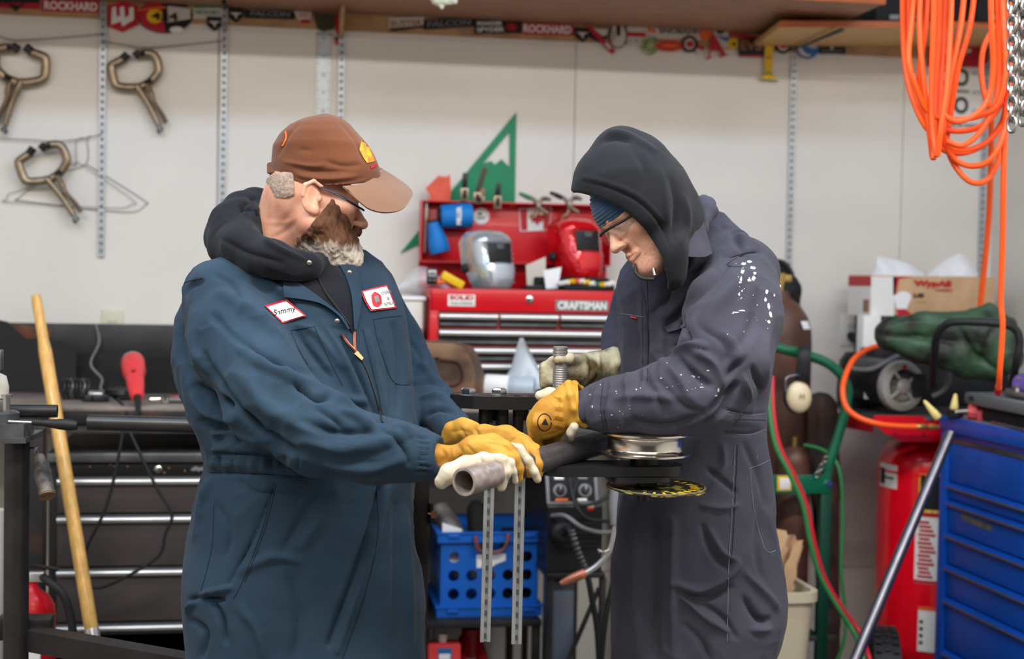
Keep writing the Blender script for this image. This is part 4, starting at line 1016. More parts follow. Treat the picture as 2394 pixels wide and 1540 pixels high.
# tray filler under the red helmet: dark tool pile
b = M(); random.seed(3)
t = T('tray_liner', 'dark rubber liner filling the open top tray of the red chest', 'tray liner', ((X0+X1)/2, 4.78, ZT-.03))
b.span((X0+.012, YF+.016, ZT-.03), (X1-.012, YBK-.012, ZT-.004), .003); mk('liner', b, MATS['black_rubber'], t)
b = M(); pz = at(1352, 648, 4.72).z; b.span((fxx(1262), 4.73, ZT-.002), (fxx(1440), 4.9, pz-.001), .006); mk('tool_case', b, MATS['black_matte'], None, 'flat black case under the red welding helmet', 'case')
b = M(); b.span((fxx(1320), YF+.02, ZT-.002), (fxx(1440), 4.71, fz(664)), .008); mk('tool_roll', b, MATS['black_matte'], None, 'black cloth roll on the chest edge under the red helmet', 'tool roll')
cols = ['white_print', 'yellow_print', 'salmon_sheet', 'white_print', 'yellow_print', 'white_paper', 'green_print', 'yellow_print', 'white_print', 'white_paper']
for i, m in enumerate(cols):
    px = 1322+i*12; c = Vector((fxx(px), 4.66, fz(660-4*math.sin(i*.7))))
    t = T('paint_marker', ('white', 'yellow', 'orange', 'white', 'yellow', 'white', 'green', 'yellow', 'white', 'white')[i]+' marker cap on the black roll, '+('first', 'second', 'third', 'fourth', 'fifth', 'sixth', 'seventh', 'eighth', 'ninth', 'tenth')[i]+' from the left', 'marker', c, 'marker caps under the red helmet')
    b = M(); b.cyl(c+Vector((-.012, .01, -.002)), c+Vector((.012, -.012, .004)), .0085, n=12); mk('cap', b, MATS[m], t, smooth=40)
    b = M(); b.cyl(c+Vector((-.022, .018, -.004)), c+Vector((-.011, .009, -.002)), .006, n=10); mk('barrel', b, MATS['pale_print'], t, smooth=40)
def card(label, pts, y, m='white_paper', cat='card', nm='paper_card'):
    b = M(); b.prism([(at(px, py, y).x, at(px, py, y).z) for px, py in pts], (0, y, 0), EX, EZ, .004); mk(nm, b, MATS[m], None, label, cat, smooth=0)
card('tall off white card standing right of the silver helmet', [(1229, 620), (1275, 600), (1276, 672), (1232, 672)], 4.76, 'pale_print')
card('small white card leaning between the two welding helmets', [(1270, 632), (1312, 624), (1304, 674), (1276, 675)], 4.70)
b = M(); c = Vector((fxx(1255), 4.70, ZT+.008)); b.box(c, (.06, .04, .014), None, .004); mk('rubber_block', b, MATS['black_rubber'], None, 'black rubber block at the foot of the off white card', 'block')
# timer, orange cap, yellow wedge
c = Vector((fxx(1010), 4.655, fz(650))); t = T('digital_timer', 'small grey digital timer at the left end of the chest top', 'timer', (c.x, c.y, ZT))
b = M(); b.box((c.x, c.y, c.z), (.034, .016, .053), None, .004); mk('case', b, MATS['black_paint'], t)
b = M(); b.box((c.x, c.y-.0085, c.z+.009), (.026, .002, .022), None, .001); mk('face', b, MATS['zinc'], t)
b = M(); b.box((c.x, c.y-.0098, c.z+.009), (.018, .001, .013)); mk('display', b, MATS['gray_print'], t)
for k in (-1, 1):
    b = M(); b.box((c.x+k*.007, c.y-.009, c.z-.012), (.008, .003, .006), None, .001); mk('button', b, MATS['gray_print'], t)
b = M(); b.cyl((fxx(1022), 4.66, fz(663)), (fxx(1040), 4.66, fz(662)), .009, n=14); mk('orange_cap', b, MATS['orange_print'], None, 'small orange cap beside the grey timer', 'cap')
a_ = Vector((fxx(1040), 4.66, fz(648))); e_ = Vector((fxx(1078), 4.665, fz(668)))
b = M(); u = (e_-a_).normalized(); b.box((a_+e_)/2, ((e_-a_).length+.02, .03, .028), Matrix((u, EY, u.cross(EY))).transposed(), .004); mk('yellow_level', b, MATS['yellow_print'], None, 'yellow magnetic block tilted beside the silver helmet', 'level')
# crumpled clear bag with a pale tub behind it
BAG = mat('clear_bag', (236, 238, 242), .12, alpha=.35, bump=.5, bs=25, spec=.8)
rowsb = []
for j in range(9):
    v = j/8
    rowsb.append([at(905+170*u+8*math.sin(7*v+3*u), 690-66*math.sin(math.pi*min(1, u*1.05))*(v)-4*math.sin(9*u+5*v), 4.84-.1*math.sin(v*math.pi)+.02*math.sin(8*u)) for u in [i/14 for i in range(15)]])
b = M(); b.sheet(rowsb, .001); mk('plastic_bag', b, BAG, None, 'crumpled clear plastic bag left of the silver helmet', 'bag', smooth=80)
tub = mat('milky_tub', (216, 212, 204), .35, alpha=.92)
tx0 = at(930, 760, 4.68).x; tx1 = at(990, 760, 4.68).x; ztb = at(960, 692, 4.7).z
t = T('plastic_tub', 'milky plastic tub on the bench at the left side of the red chest', 'tub', ((tx0+tx1)/2, 4.76, ZB))
b = M(); b.span((tx0, 4.67, ZB+.001), (tx1, 4.88, ztb-.012), .012); mk('tub_body', b, tub, t)
b = M(); b.span((tx0-.006, 4.664, ztb-.014), (tx1+.006, 4.886, ztb), .005); mk('lid', b, MATS['white_paper'], t)
b = M(); b.span((at(978, 770, 4.66).x, 4.667, at(982, 792, 4.66).z), (at(987, 770, 4.66).x, 4.671, at(982, 768, 4.66).z), .002); mk('latch', b, MATS['red_dark'], t)
# ------------------------------------------------------------------ things lying on the bench behind the bender
mat('frost', (208, 214, 220), .25, alpha=.8, bump=.25, bs=18)
mat('bottle_gray', (176, 188, 198), .3, alpha=.92)
yq = 4.44
pts = [(960, 800), (1070, 799), (1092, 812), (1106, 840), (1114, 880), (1112, 918), (960, 918)]
rowsq = []
for k in range(7):
    dd = .10*k/6
    rowsq.append([at(px+18*math.sin(k/6*1.6)*(1 if px > 1060 else .3), py+2*math.sin(k+px*.05), yq-.16+dd) for px, py in ((1108, 918), (1112, 880), (1100, 838), (1084, 812), (1060, 801), (1020, 799), (970, 800))])
t = T('machine_guard', 'rusty curved sheet steel guard standing on the bench behind the bender', 'guard', (at(1040, 915, yq).x, yq, ZB))
b = M(); b.prism([(at(px, py, yq).x, at(px, py, yq).z) for px, py in pts], (0, yq+.03, 0), EX, EZ, .006); mk('back_plate', b, mat('rust_pale', (146, 112, 88), .7, .1, col2=(72, 50, 40), vs=7, bump=.2), t, smooth=0)
b = M(); b.sheet(rowsq, .004); mk('curved_rim', b, mat('rim_rust', (92, 80, 70), .55, .4, col2=(130, 84, 50), vs=12, bump=.1), t, smooth=60)
b = M(); b.tube(spline([at(px, py, yq+.022) for px, py in ((985, 840), (1040, 842), (1072, 850), (1080, 880), (1064, 900), (1000, 905))], 5), .004, 8); mk('pressed_bead', b, MATS['rust'], t, smooth=60)
b = M(); p = at(1000, 848, yq-.05); b.cyl(p, p+Vector((.03, -.01, .008)), .008, n=10); b.cyl(p+Vector((.02, -.01, .006)), p+Vector((.034, -.012, .009)), .012, n=6); mk('bolt', b, MATS['bright_steel'], t)
# grey bottle lying on the bench
a_ = at(1252, 908, 4.40); e_ = at(1122, 900, 4.46); ax = e_-a_; L_ = ax.length
t = T('spray_bottle', 'grey translucent bottle lying on its side behind the bender plate', 'bottle', (a_+e_)/2)
b = M(); b.lathe([(.02, 0), (.034, .003), (.037, .01), (.037, L_*.35), (.0365, L_*.37), (.034, L_*.4), (.034, L_*.9), (.026, L_*.98), (.012, L_)], a_, ax, 26); mk('bottle_body', b, MATS['bottle_gray'], t, smooth=50)
b = M(); b.lathe([(.0355, 0), (.036, .004), (.036, .07), (.0355, .074)], a_+ax.normalized()*.085, ax, 26); mk('label_band', b, MATS['white_paper'], t, smooth=50)
# crumpled clear plastic
rowsc = []
for j in range(9):
    v = j/8
    rowsc.append([at(1170+95*u+10*math.sin(5*v), 912-(96*math.exp(-((u-.62)/.26)**2)+24)*math.sin(v*math.pi*.5)+5*math.sin(11*u+4*v), 4.52-.12*(1-v)+.02*math.sin(9*u+v*5)) for u in [i/12 for i in range(13)]])
b = M(); b.sheet(rowsc, .0012); mk('plastic_wrap', b, MATS['frost'], None, 'crumpled clear plastic wrap on the bench before the red chest', 'plastic wrap', smooth=80)

# ------------------------------------------------------------------ tube bender
DB = 2.95
bc = W(1508, 1035, DB)     # axis of the wheel die
bend = T('tube_bender', 'black manual tube bender with a chrome wheel die between the two men', 'tube bender', (bc.x, bc.y, 0))
zt_ = W(1508, 1007, DB).z; zbm = W(1508, 1063, DB).z; hh = zt_-zbm
b = M(); prof = [(.02, 0), (.088, 0), (.0945, .002), (.0945, .006)]
for i in range(13):
    a = math.pi*i/12; prof.append((.0935-.0125*min(1, math.sin(a)*2.6)**.8-.003*math.sin(a), .006+(hh-.012)*i/12))
prof += [(.0945, hh-.006), (.0945, hh-.002), (.09, hh), (.03, hh), (.028, hh+.001)]
b.lathe(prof, (bc.x, bc.y, zbm), (0, 0, 1), 64); whl = mk('wheel_die', b, mat('die_steel', (196, 190, 184), .2, 1., var=.06, vs=12), bend, smooth=50)
b = M(); b.lathe([(.03, 0), (.03, .008), (.022, .011), (.022, .016), (.014, .017)], (bc.x+.03, bc.y, zt_), (0, 0, 1), 6); mk('hub_nut', b, MATS['bright_steel'], whl)
for k in range(3):
    a = 2*math.pi*k/3+.4; b = M(); b.cyl((bc.x+.06*math.cos(a), bc.y+.06*math.sin(a), zt_-.002), (bc.x+.06*math.cos(a), bc.y+.06*math.sin(a), zt_+.002), .009, n=16); mk('hole_plug', b, MATS['slot_dark'], whl)
# lower arm
zl = W(1400, 1082, DB).z
xl = W(1258, 1090, DB).x; xr = W(1528, 1090, DB).x
def rounded(x0, x1, y0, y1, r, n=6):
    o = []
    for cx, cy, a in ((x1-r, y1-r, 0), (x0+r, y1-r, 90), (x0+r, y0+r, 180), (x1-r, y0+r, 270)):
        o += [(cx+r*math.cos(math.radians(a+90*i/n)), cy+r*math.sin(math.radians(a+90*i/n))) for i in range(n+1)]
    return o
b = M(); b.prism(rounded(xl, xr+.06, bc.y-.052, bc.y+.062, .045), (0, 0, zl-.02), EX, EY, .02); mk('lower_arm', b, MATS['black_paint'], bend, smooth=40)
b = M(); b.prism(rounded(xl+.14, xr+.03, bc.y-.06, bc.y+.05, .03), (0, 0, zl-.032), EX, EY, .011); mk('arm_stiffener', b, MATS['black_paint'], bend, smooth=40)
b = M(); b.lathe([(.014, zl-.075), (.014, zl-.03), (.03, zl-.03), (.03, zbm-.001)], (bc.x, bc.y, 0), (0, 0, 1), 24); mk('spindle', b, MATS['black_steel'], bend, smooth=40)
# upper plate on posts
PY = W(1180, 935, 3.12).y
zu = W(1165, 924, 3.14).z
x0 = W(1056, 925, 3.16).x; x1 = W(1430, 930, 3.1).x
outl = [(x0+.0, PY+.075), (x0, PY+.03), (x0+.04, PY-.005), (x0+.085, PY-.02), (x1-.02, PY-.02), (x1, PY), (x1, PY+.07), (x1-.02, PY+.085), (x0+.03, PY+.085)]
hs = [circ(.0115, 16, W(px, py, 3.16).x, PY+yo) for px, py, yo in ((1064, 918, .05), (1206, 928, .012), (1238, 930, .008))]
b = M(); holed(b, outl, hs, (0, 0, zu-.028), EX, EY, .028); up = mk('upper_plate', b, MATS['black_paint'], bend, smooth=0)
for px in (1092, 1166):
    c = W(px, 920, 3.16); b = M(); b.lathe([(.0175, 0), (.0175, .011), (.014, .014), (.004, .0145)], (c.x, PY+.035, zu+.001), (0, 0, 1), 6); mk('bolt_head', b, MATS['chrome'], up)
    b = M(); b.cyl((c.x, PY+.035, zu-.0005), (c.x, PY+.035, zu+.001), .02, n=24); mk('washer', b, MATS['bright_steel'], up)
for px, r in ((1132, .012), (1176, .0135), (1214, .012)):
    c = W(px, 1000, 3.14); b = M(); b.cyl((c.x, PY+.03, zl-.03), (c.x, PY+.03, zu-.028), r, n=18); mk('spacer_post', b, MATS['black_steel'], bend, smooth=40)
# threaded chrome pin standing on the upper plate
c = W(1317, 905, 3.13); zq = W(1319, 812, 3.13).z; hp = zq-zu
prof = [(.0165, 0), (.0165, hp*.62), (.0155, hp*.63)]
b = M(); 
for i in range(22): prof.append((.0158 if i % 2 else .0164, hp*.1+hp*.5*i/22))
prof = [(.0164, 0)]+[(.0158 if i % 2 else .0164, hp*.02+hp*.6*i/26) for i in range(26)]+[(.0164, hp*.64), (.0155, hp*.66), (.0172, hp*.68), (.0172, hp*.73), (.0145, hp*.74), (.0145, hp*.79), (.0168, hp*.80), (.0168, hp*.84), (.015, hp*.855), (.0168, hp*.87), (.0168, hp*.905), (.015, hp*.92), (.0168, hp*.935), (.0168, hp*.985), (.014, hp)]
b.lathe(prof, (c.x, PY+.03, zu+.0005), (0, 0, 1), 28); mk('drive_pin', b, mat('brushed_pin', (176, 172, 170), .3, .6), bend, smooth=25)
# stand
pp = W(978, 1300, 3.42)
b = M(); b.span((pp.x-.022, pp.y-.022, .012), (pp.x+.022, pp.y+.022, zl-.02), .004); post = mk('stand_post', b, mat('brown_steel', (40, 34, 33), .5, .2, var=.3, vs=12), bend)
b = M(); b.span((pp.x-.03, pp.y-.028, zl-.02), (xl+.06, pp.y+.028, zl), .004); b.span((xl+.01, pp.y-.03, zl-.02), (xl+.06, bc.y+.04, zl-.001), .004) if pp.y > bc.y+.05 else None
mk('cross_arm', b, MATS['black_paint'], bend)
b = M(); b.span((pp.x-.2, pp.y-.2, 0), (pp.x+.2, pp.y+.2, .012), .003); mk('base_plate', b, MATS['black_steel'], bend)
q = W(1014, 1202, 3.38); b = M(); b.cyl((pp.x+.02, pp.y-.03, q.z), (q.x, q.y, q.z), .0035, n=8); b.cyl((q.x-.006, q.y, q.z), (q.x+.006, q.y-.002, q.z), .0095, n=6); mk('copper_bolt', b, mat('copper', (214, 140, 110), .3, .9), bend)
b = M(); b.box((pp.x+.026, pp.y-.02, q.z), (.01, .03, .05), None, .003); mk('clamp_tab', b, MATS['black_paint'], bend)
# two slotted rails hanging from the upper plate
for i, (pxt, pxb, pyb) in enumerate(((1148, 1133, 1498), (1219, 1206, 1503))):
    a = W(pxt, 970, 3.24); e = W(pxb, pyb, 3.24); x = (a.x+e.x)/2; y = PY+.075
    sc_ = (y/ray(pxt, 1200).y)
    a = at(pxt-1, 968, y); e = at(pxb, pyb, y)
    b = M(); w = .0115
    for sx0, sx1, yy0 in ((-w, -.0035, -.009), (.0035, w, -.009), (-.0036, .0036, -.003)):
        P = [(a+Vector((sx0, yy0, 0))), (a+Vector((sx1, yy0, 0))), (e+Vector((sx1, yy0, 0))), (e+Vector((sx0, yy0, 0)))]
        b.add(P+[p+Vector((0, .009+yy0+.004 if False else .006, 0)) for p in P], [(0, 1, 2, 3), (7, 6, 5, 4), (0, 4, 5, 1), (1, 5, 6, 2), (2, 6, 7, 3), (3, 7, 4, 0)])
    rl = mk('slotted_rail', b, MATS['zinc'], bend, smooth=0)
    b = M(); n = int((a.z-e.z)/.025)
    for k in range(n):
        p = a+(e-a)*((k+.5)/n); b.box(p+Vector((0, -.0042, 0)), (.0045, .003, .011))
    mk('slot_marks', b, MATS['slot_dark'], rl, smooth=0)
    b = M(); b.box(a+Vector((0, -.004, .012)), (.03, .03, .05), None, .003); mk('rail_bracket', b, MATS['black_paint'], bend)
    if i == 1:
        p = at(1208, 1040, y); b = M(); b.lathe([(.017, 0), (.019, .004), (.019, .012), (.017, .016)], p+Vector((0, -.005, 0)), (0, 0, 1), 20); mk('chrome_collar', b, MATS['chrome'], bend, smooth=40)
# degree disc below the lower arm
zd = W(1534, 1139, DB).z; dcx = W(1534, 1139, DB)
dd = T('cutting_disc', 'thin black disc with yellow print under the chrome wheel die', 'disc', (dcx.x, dcx.y, zd-.003))
b = M(); b.lathe([(.012, 0), (.1, 0), (.1035, .0015), (.1035, .0035), (.1, .005), (.012, .005)], (dcx.x, dcx.y, zd-.003), (.02, -.035, 1), 48); mk('disc_plate', b, mat('disc_face', (24, 24, 22), .5, col2=(150, 146, 50), vs=34, lo=.52, hi=.62, detail=6), dd, smooth=30)
b = M(); o_ = [(dcx.x+.101*math.cos(a), dcx.y+.101*math.sin(a), zd+.0028+.0035*math.sin(a)) for a in [2*math.pi*i/40 for i in range(40)]]; b.tube(o_, .0022, 6, True); mk('worn_rim', b, mat('rim_wear', (120, 108, 80), .6, var=.4, vs=50), dd, smooth=60)
b = M()
for a0 in range(0, 360, 14):
    a = math.radians(a0); r0, r1 = .07, .088
    b.box((dcx.x+(r0+r1)/2*math.cos(a), dcx.y+(r0+r1)/2*math.sin(a), zd+.0026+.003*math.sin(a)), (.016, .005, .001), Matrix.Rotation(a, 3, 'Z'))
mk('yellow_print', b, MATS['yellow_print'], dd, smooth=0)
b = M(); b.cyl((dcx.x, dcx.y, zd+.002), (bc.x, bc.y, zl-.04), .013, n=18); mk('arbor', b, MATS['black_steel'], dd, smooth=40)
c = W(1490, 1158, DB); b = M(); b.lathe([(.013, 0), (.016, .003), (.016, .009), (.011, .012)], (c.x+.012, dcx.y, zd-.016), (0, 0, 1), 18); mk('flange_nut', b, MATS['white_print'], dd, smooth=40)
# the tube being bent, held by both men
ta = W(1085, 1126, 2.64); tb = W(1400, 1036, 3.06); dt = (tb-ta).normalized(); te = ta+dt*((tb-ta).length+.06)
b = M(); u, w, a = basis(dt)
o_ = circ(.0262, 40); i_ = circ(.0215, 40); b.ring(o_, i_, ta, u, w, (te-ta).length)
bt = mk('bent_tube', b, mat('mill_steel', (104, 102, 106), .36, .75, var=.15, vs=30), None, 'dark round steel tube held by the gloved hands, open end towards the camera', 'steel tube', smooth=40)
b = M(); b.ring(circ(.0266, 40), circ(.0213, 40), ta-dt*.0008, u, w, .10); mk('bare_end', b, mat('bare_end', (168, 154, 148), .38, .6, var=.2, vs=60), bt, smooth=40, label='bare bright tube end')
TUBE = (ta, dt)
# long horizontal tube behind the capped man
a_ = W(207, 987, 3.58); e_ = Vector((pp.x+.09, 0, 0))
e_ = W(1000, 1008, 3.6)
dh = (e_-a_).normalized(); u, w, _ = basis(dh)
b = M(); b.ring(circ(.0198, 32), circ(.0165, 32), a_, u, w, (e_-a_).length)
mk('steel_tube', b, mat('gunmetal', (72, 70, 70), .36, .6, var=.1, vs=10), None, 'long black steel tube running level behind the man in the brown cap', 'steel tube', smooth=40)
b = M(); xs_ = W(640, 998, 3.55); b.cyl((xs_.x, xs_.y, 0), (xs_.x, xs_.y, xs_.z-.0185), .02, n=16); b.cyl((xs_.x, xs_.y, 0), (xs_.x, xs_.y, .015), .14, n=24)
mk('support_stand', b, MATS['black_steel'], None, 'black pipe stand carrying the level tube, hidden behind the capped man', 'stand', smooth=40)

# ------------------------------------------------------------------ blue milk crate on the lower shelf
BLUE = mat('crate_blue', (16, 92, 186), .4, var=.08, vs=6)
YK = 4.47
kx = lambda px: at(px, 1345, YK).x
kz = lambda py: at(1150, py, YK).z
kx0, kx1 = kx(1030), kx(1258); kz0, kz1 = zsh+.001, kz(1244); dpt = .33
crate = T('milk_crate', 'blue plastic milk crate with round holes on the lower bench shelf', 'crate', ((kx0+kx1)/2, YK+dpt/2, kz0))
hs = [circ(pxm(13.5, 4.5), 18, kx(px), kz(py)) for px in (1061, 1103, 1146, 1188, 1231) for py in (1301, 1344, 1387) if py > 1310 or px in (1061, 1231)]
slot = [(kx(1112), kz(1268)), (kx(1184), kz(1268)), (kx(1182), kz(1282)), (kx(1170), kz(1290)), (kx(1126), kz(1290)), (kx(1114), kz(1282))]
rect_ = [(kx0, kz0), (kx1, kz0), (kx1, kz1), (kx0, kz1)]
b = M(); holed(b, rect_, hs+[slot[::-1]], (0, YK+.004, 0), EX, EZ, .004); mk('front_wall', b, BLUE, crate, smooth=0)
b = M(); holed(b, rect_, [circ(.017, 14, kx(px), kz(py)) for px in (1061, 1103, 1146, 1188, 1231) for py in (1344, 1387)], (0, YK+dpt, 0), EX, EZ, .004); mk('back_wall', b, BLUE, crate, smooth=0)
for x in (kx0, kx1-.004):
    hs2 = [circ(.008, 12, YK+.05+.045*i, kz(py), .017) for i in range(6) for py in (1296, 1344)]
    b = M(); holed(b, [(YK+.004, kz0), (YK+dpt-.004, kz0), (YK+dpt-.004, kz1), (YK+.004, kz1)], hs2, (x, 0, 0), EY, EZ, .004); mk('side_wall', b, BLUE, crate, smooth=0)
def rim(z0, z1, o):
    b = M(); out = [(kx0-o, YK-o), (kx1+o, YK-o), (kx1+o, YK+dpt+o), (kx0-o, YK+dpt+o)]; inn = [(kx0+.001, YK+.001), (kx1-.001, YK+.001), (kx1-.001, YK+dpt-.001), (kx0+.001, YK+dpt-.001)]
    b.ring(out, inn, (0, 0, z0), EX, EY, z1-z0); return b
mk('top_rim', rim(kz(1266), kz(1243), .012), BLUE, crate, smooth=0)
mk('rim_lip', rim(kz(1246), kz(1242), .016), BLUE, crate, smooth=0)
mk('base_rim', rim(kz0, kz(1416), .012), BLUE, crate, smooth=0)
mk('rim_lip', rim(kz(1418), kz(1413), .016), BLUE, crate, smooth=0)
for px in (1058, 1236):
    for py in (1250, 1424):
        b = M(); b.span((kx(px-13), YK-.0175, kz(py+5)), (kx(px+13), YK-.011, kz(py-4)), .002); mk('grip_tab', b, BLUE, crate)
b = M(); b.span((kx0+.002, YK+.004, kz0), (kx1-.002, YK+dpt-.004, kz0+.005)); mk('base', b, BLUE, crate)
b = M(); b.prism([(kx(1113), kz(1296)), (kx(1181), kz(1294)), (kx(1181), kz(1310)), (kx(1160), kz(1318)), (kx(1150), kz(1324)), (kx(1114), kz(1327))], (0, YK, 0), EX, EZ, .001); mk('paper_label', b, MATS['white_paper'], crate, smooth=0)
# contents of the crate
a_ = Vector((kx(1092), YK+.05, kz(1300))); e_ = at(1024, 1186, YK+.16)
b = M(); dv = e_-a_; b.lathe([(.036, 0), (.036, dv.length*.5), (.038, dv.length*.52), (.038, dv.length*.7), (.034, dv.length*.72), (.034, dv.length*.98), (.03, dv.length)], a_, dv, 22); mk('grease_tube', b, mat('worn_gray', (120, 116, 120), .5, .3, col2=(70, 66, 68), vs=16), None, 'worn grey cylinder sticking out of the blue crate', 'cylinder', smooth=40)
e_ = at(1112, 1172, YK+.2); a_ = Vector((kx(1135), YK+.1, kz(1330)))
b = M(); dv = e_-a_; b.lathe([(.03, 0), (.034, .02), (.034, dv.length*.8), (.03, dv.length*.92), (.016, dv.length)], a_, dv, 22); mk('black_bottle', b, MATS['black_matte'], None, 'black bottle standing inside the blue crate', 'bottle', smooth=50)
b = M(); P = [Vector((kx(1008), YK+.10, kz(1330))), Vector((kx(1050), YK+.08, kz(1330))), Vector((kx(1048), YK+.09, kz(1228))), Vector((kx(1012), YK+.13, kz(1214)))]; b.sheet([[Vector((kx0+.008, YK+.04, kz(1330))), Vector((kx0+.008, YK+.04, kz(1225)))], [Vector((kx0+.075, YK+.03, kz(1330))), Vector((kx0+.07, YK+.035, kz(1240)))]], .003); mk('white_card', b, MATS['white_paper'], None, 'white card standing at the left inside the blue crate', 'card', smooth=0)
b = M(); b.tube(spline([Vector((kx(1107), YK-.02, kz(1250))), Vector((kx(1110), YK-.024, kz(1268))), Vector((kx(1118), YK-.022, kz(1284))), Vector((kx(1146), YK-.02, kz(1289))), Vector((kx(1172), YK-.022, kz(1282))), Vector((kx(1182), YK-.022, kz(1262))), Vector((kx(1184), YK-.018, kz(1246)))], 6), .007, 10)
mk('jumper_lead', b, mat('lead_gray', (70, 60, 62), .4, col2=(140, 60, 60), vs=40), None, 'grey lead looped over the front rim of the blue crate', 'lead', smooth=60)
b = M(); b.span((kx(1195), YK+.1, kz0+.006), (kx(1250), YK+.24, kz(1262)), .01); mk('dark_case', b, MATS['black_matte'], None, 'dark case inside the right end of the blue crate', 'case')
# red things under the crate shelf
t = T('jack_stand', 'red steel jack stand under the crate shelf', 'jack stand', (at(1100, 1500, 4.5).x, 4.52, 0))
c = Vector((at(1105, 1500, 4.52).x, 4.56, 0)); zj = at(1105, 1468, 4.56).z
for sx_ in (-1, 1):
    for sy_ in (-1, 1):
        b = M(); sqtube(b, c+Vector((sx_*.09, sy_*.09, .0)), c+Vector((sx_*.02, sy_*.02, zj-.03)), .022, .022); mk('leg', b, MATS['red_dark'], t, smooth=0)
b = M(); b.cyl(c+Vector((0, 0, zj-.09)), c+Vector((0, 0, zj)), .032, n=20); mk('collar', b, MATS['red_dark'], t, smooth=40)
b = M(); b.cyl(c+Vector((0, 0, zj-.05)), c+Vector((0, 0, zj+.03)), .016, n=14); b.box(c+Vector((0, 0, zj+.034)), (.07, .04, .012), None, .003); mk('ratchet_bar', b, MATS['black_steel'], t)
t = T('oil_can', 'red can with a blue and white label at the bottom below the blue crate', 'can', (at(1036, 1530, 4.46).x, 4.46, 0))
c = at(1036, 1530, 4.46); zc = at(1036, 1502, 4.46).z
b = M(); b.span((c.x-.05, c.y-.02, 0), (c.x+.055, c.y+.05, zc), .008); mk('can_body', b, MATS['red_plastic'], t)
b = M(); b.span((c.x-.02, c.y-.0225, zc-.11), (c.x+.025, c.y-.019, zc-.012), .001); mk('label', b, MATS['blue_print'], t)
b = M(); b.span((c.x-.016, c.y-.024, zc-.06), (c.x+.02, c.y-.022, zc-.03), .001); mk('label_patch', b, MATS['white_print'], t)
b = M(); b.cyl((c.x, c.y+.015, zc), (c.x, c.y+.015, zc+.025), .014, n=14); mk('cap', b, MATS['white_print'], t)
b = M(); pz = at(1010, 1470, 4.46); b.cyl((pz.x, 4.50, 0), (pz.x, 4.50, zsh-.022), .014, n=14); mk('steel_rod', b, MATS['gray_steel'], None, 'upright grey rod under the left end of the crate shelf', 'rod')

# ------------------------------------------------------------------ welding machine on a small cart
YM = 4.30
mx = lambda px: at(px, 1230, YM).x
mz = lambda py: at(1340, py, YM).z
wm = T('welding_machine', 'black wire feed welding machine with a sloped dial panel under the bender', 'welder', (mx(1340), YM+.2, mz(1335)))
pr = [(YM+.045, mz(1098)), (YM+.0, mz(1185)), (YM+.0, mz(1335)), (YM+.42, mz(1335)), (YM+.42, mz(1095))]
b = M(); b.prism(pr, (mx(1280), 0, 0), EY, EZ, mx(1408)-mx(1280)); mk('body', b, MATS['black_paint'], wm, smooth=0)
nv = Vector((0, mz(1098)-mz(1185), -.045)).normalized()*-1
nv = Vector((0, -(mz(1098)-mz(1185)), .045)).normalized()
pc = Vector((mx(1338), YM+.0225, (mz(1098)+mz(1185))/2)); upv = Vector((0, .045, mz(1098)-mz(1185))).normalized()
def onp(x, z, o=0.): return pc+EX*x+upv*z+nv*o
def pbox(x, z, w, h, d, m, nm, parent, bev=.002):
    R = Matrix((EX, upv, nv)).transposed(); b = M(); b.box(onp(x, z, d/2), (w, h, d), R, bev); return mk(nm, b, MATS[m], parent)
pf = pbox(0, 0, .165, .108, .006, 'gray_print', 'panel_frame', wm, .003); pbox(0, 0, .145, .092, .008, 'black_matte', 'dial_panel', wm, .002)
for x in (-.04, .04):
    b = M(); b.lathe([(.021, 0), (.021, .004), (.015, .005)], onp(x, -.012, .008), nv, 24); mk('dial_ring', b, MATS['gray_print'], wm, smooth=40)
    b = M(); b.lathe([(.014, 0), (.013, .014), (.011, .016)], onp(x, -.012, .010), nv, 20); k_ = mk('dial_knob', b, MATS['black_rubber'], wm, smooth=40)
    b = M(); b.box(onp(x, -.006, .0275), (.002, .01, .001), Matrix((EX, upv, nv)).transposed()); mk('pointer', b, MATS['white_print'], k_)
pbox(-.04, .03, .03, .014, .010, 'white_print', 'display', wm, .001); pbox(.035, .03, .03, .012, .010, 'gray_print', 'display', wm, .001)
pbox(-.035, -.041, .04, .008, .010, 'orange_print', 'orange_label', wm, .001); pbox(.03, -.041, .03, .008, .010, 'white_print', 'white_label', wm, .001)
c = Vector((mx(1380), YM-.001, mz(1187))); b = M(); b.sph(c, (.012, .003, .010), None, 14, 8); lg = mk('round_badge', b, MATS['red_print'], wm); b = M(); b.sph(c+Vector((0, -.001, .004)), (.010, .003, .005), None, 14, 8); mk('badge_stripe', b, MATS['leaf_print'], wm)
for k in range(7):
    b = M(); b.span((mx(1290), YM-.003, mz(1215+k*11)), (mx(1400), YM+.001, mz(1211+k*11)), .001); mk('vent_louvre', b, MATS['black_matte'], wm)
b = M(); b.lathe([(.03, 0), (.036, .01), (.034, .045), (.022, .055)], (mx(1310), YM, mz(1240)), (0, -1, 0), 20); mk('gun_socket', b, MATS['black_rubber'], wm, smooth=40)
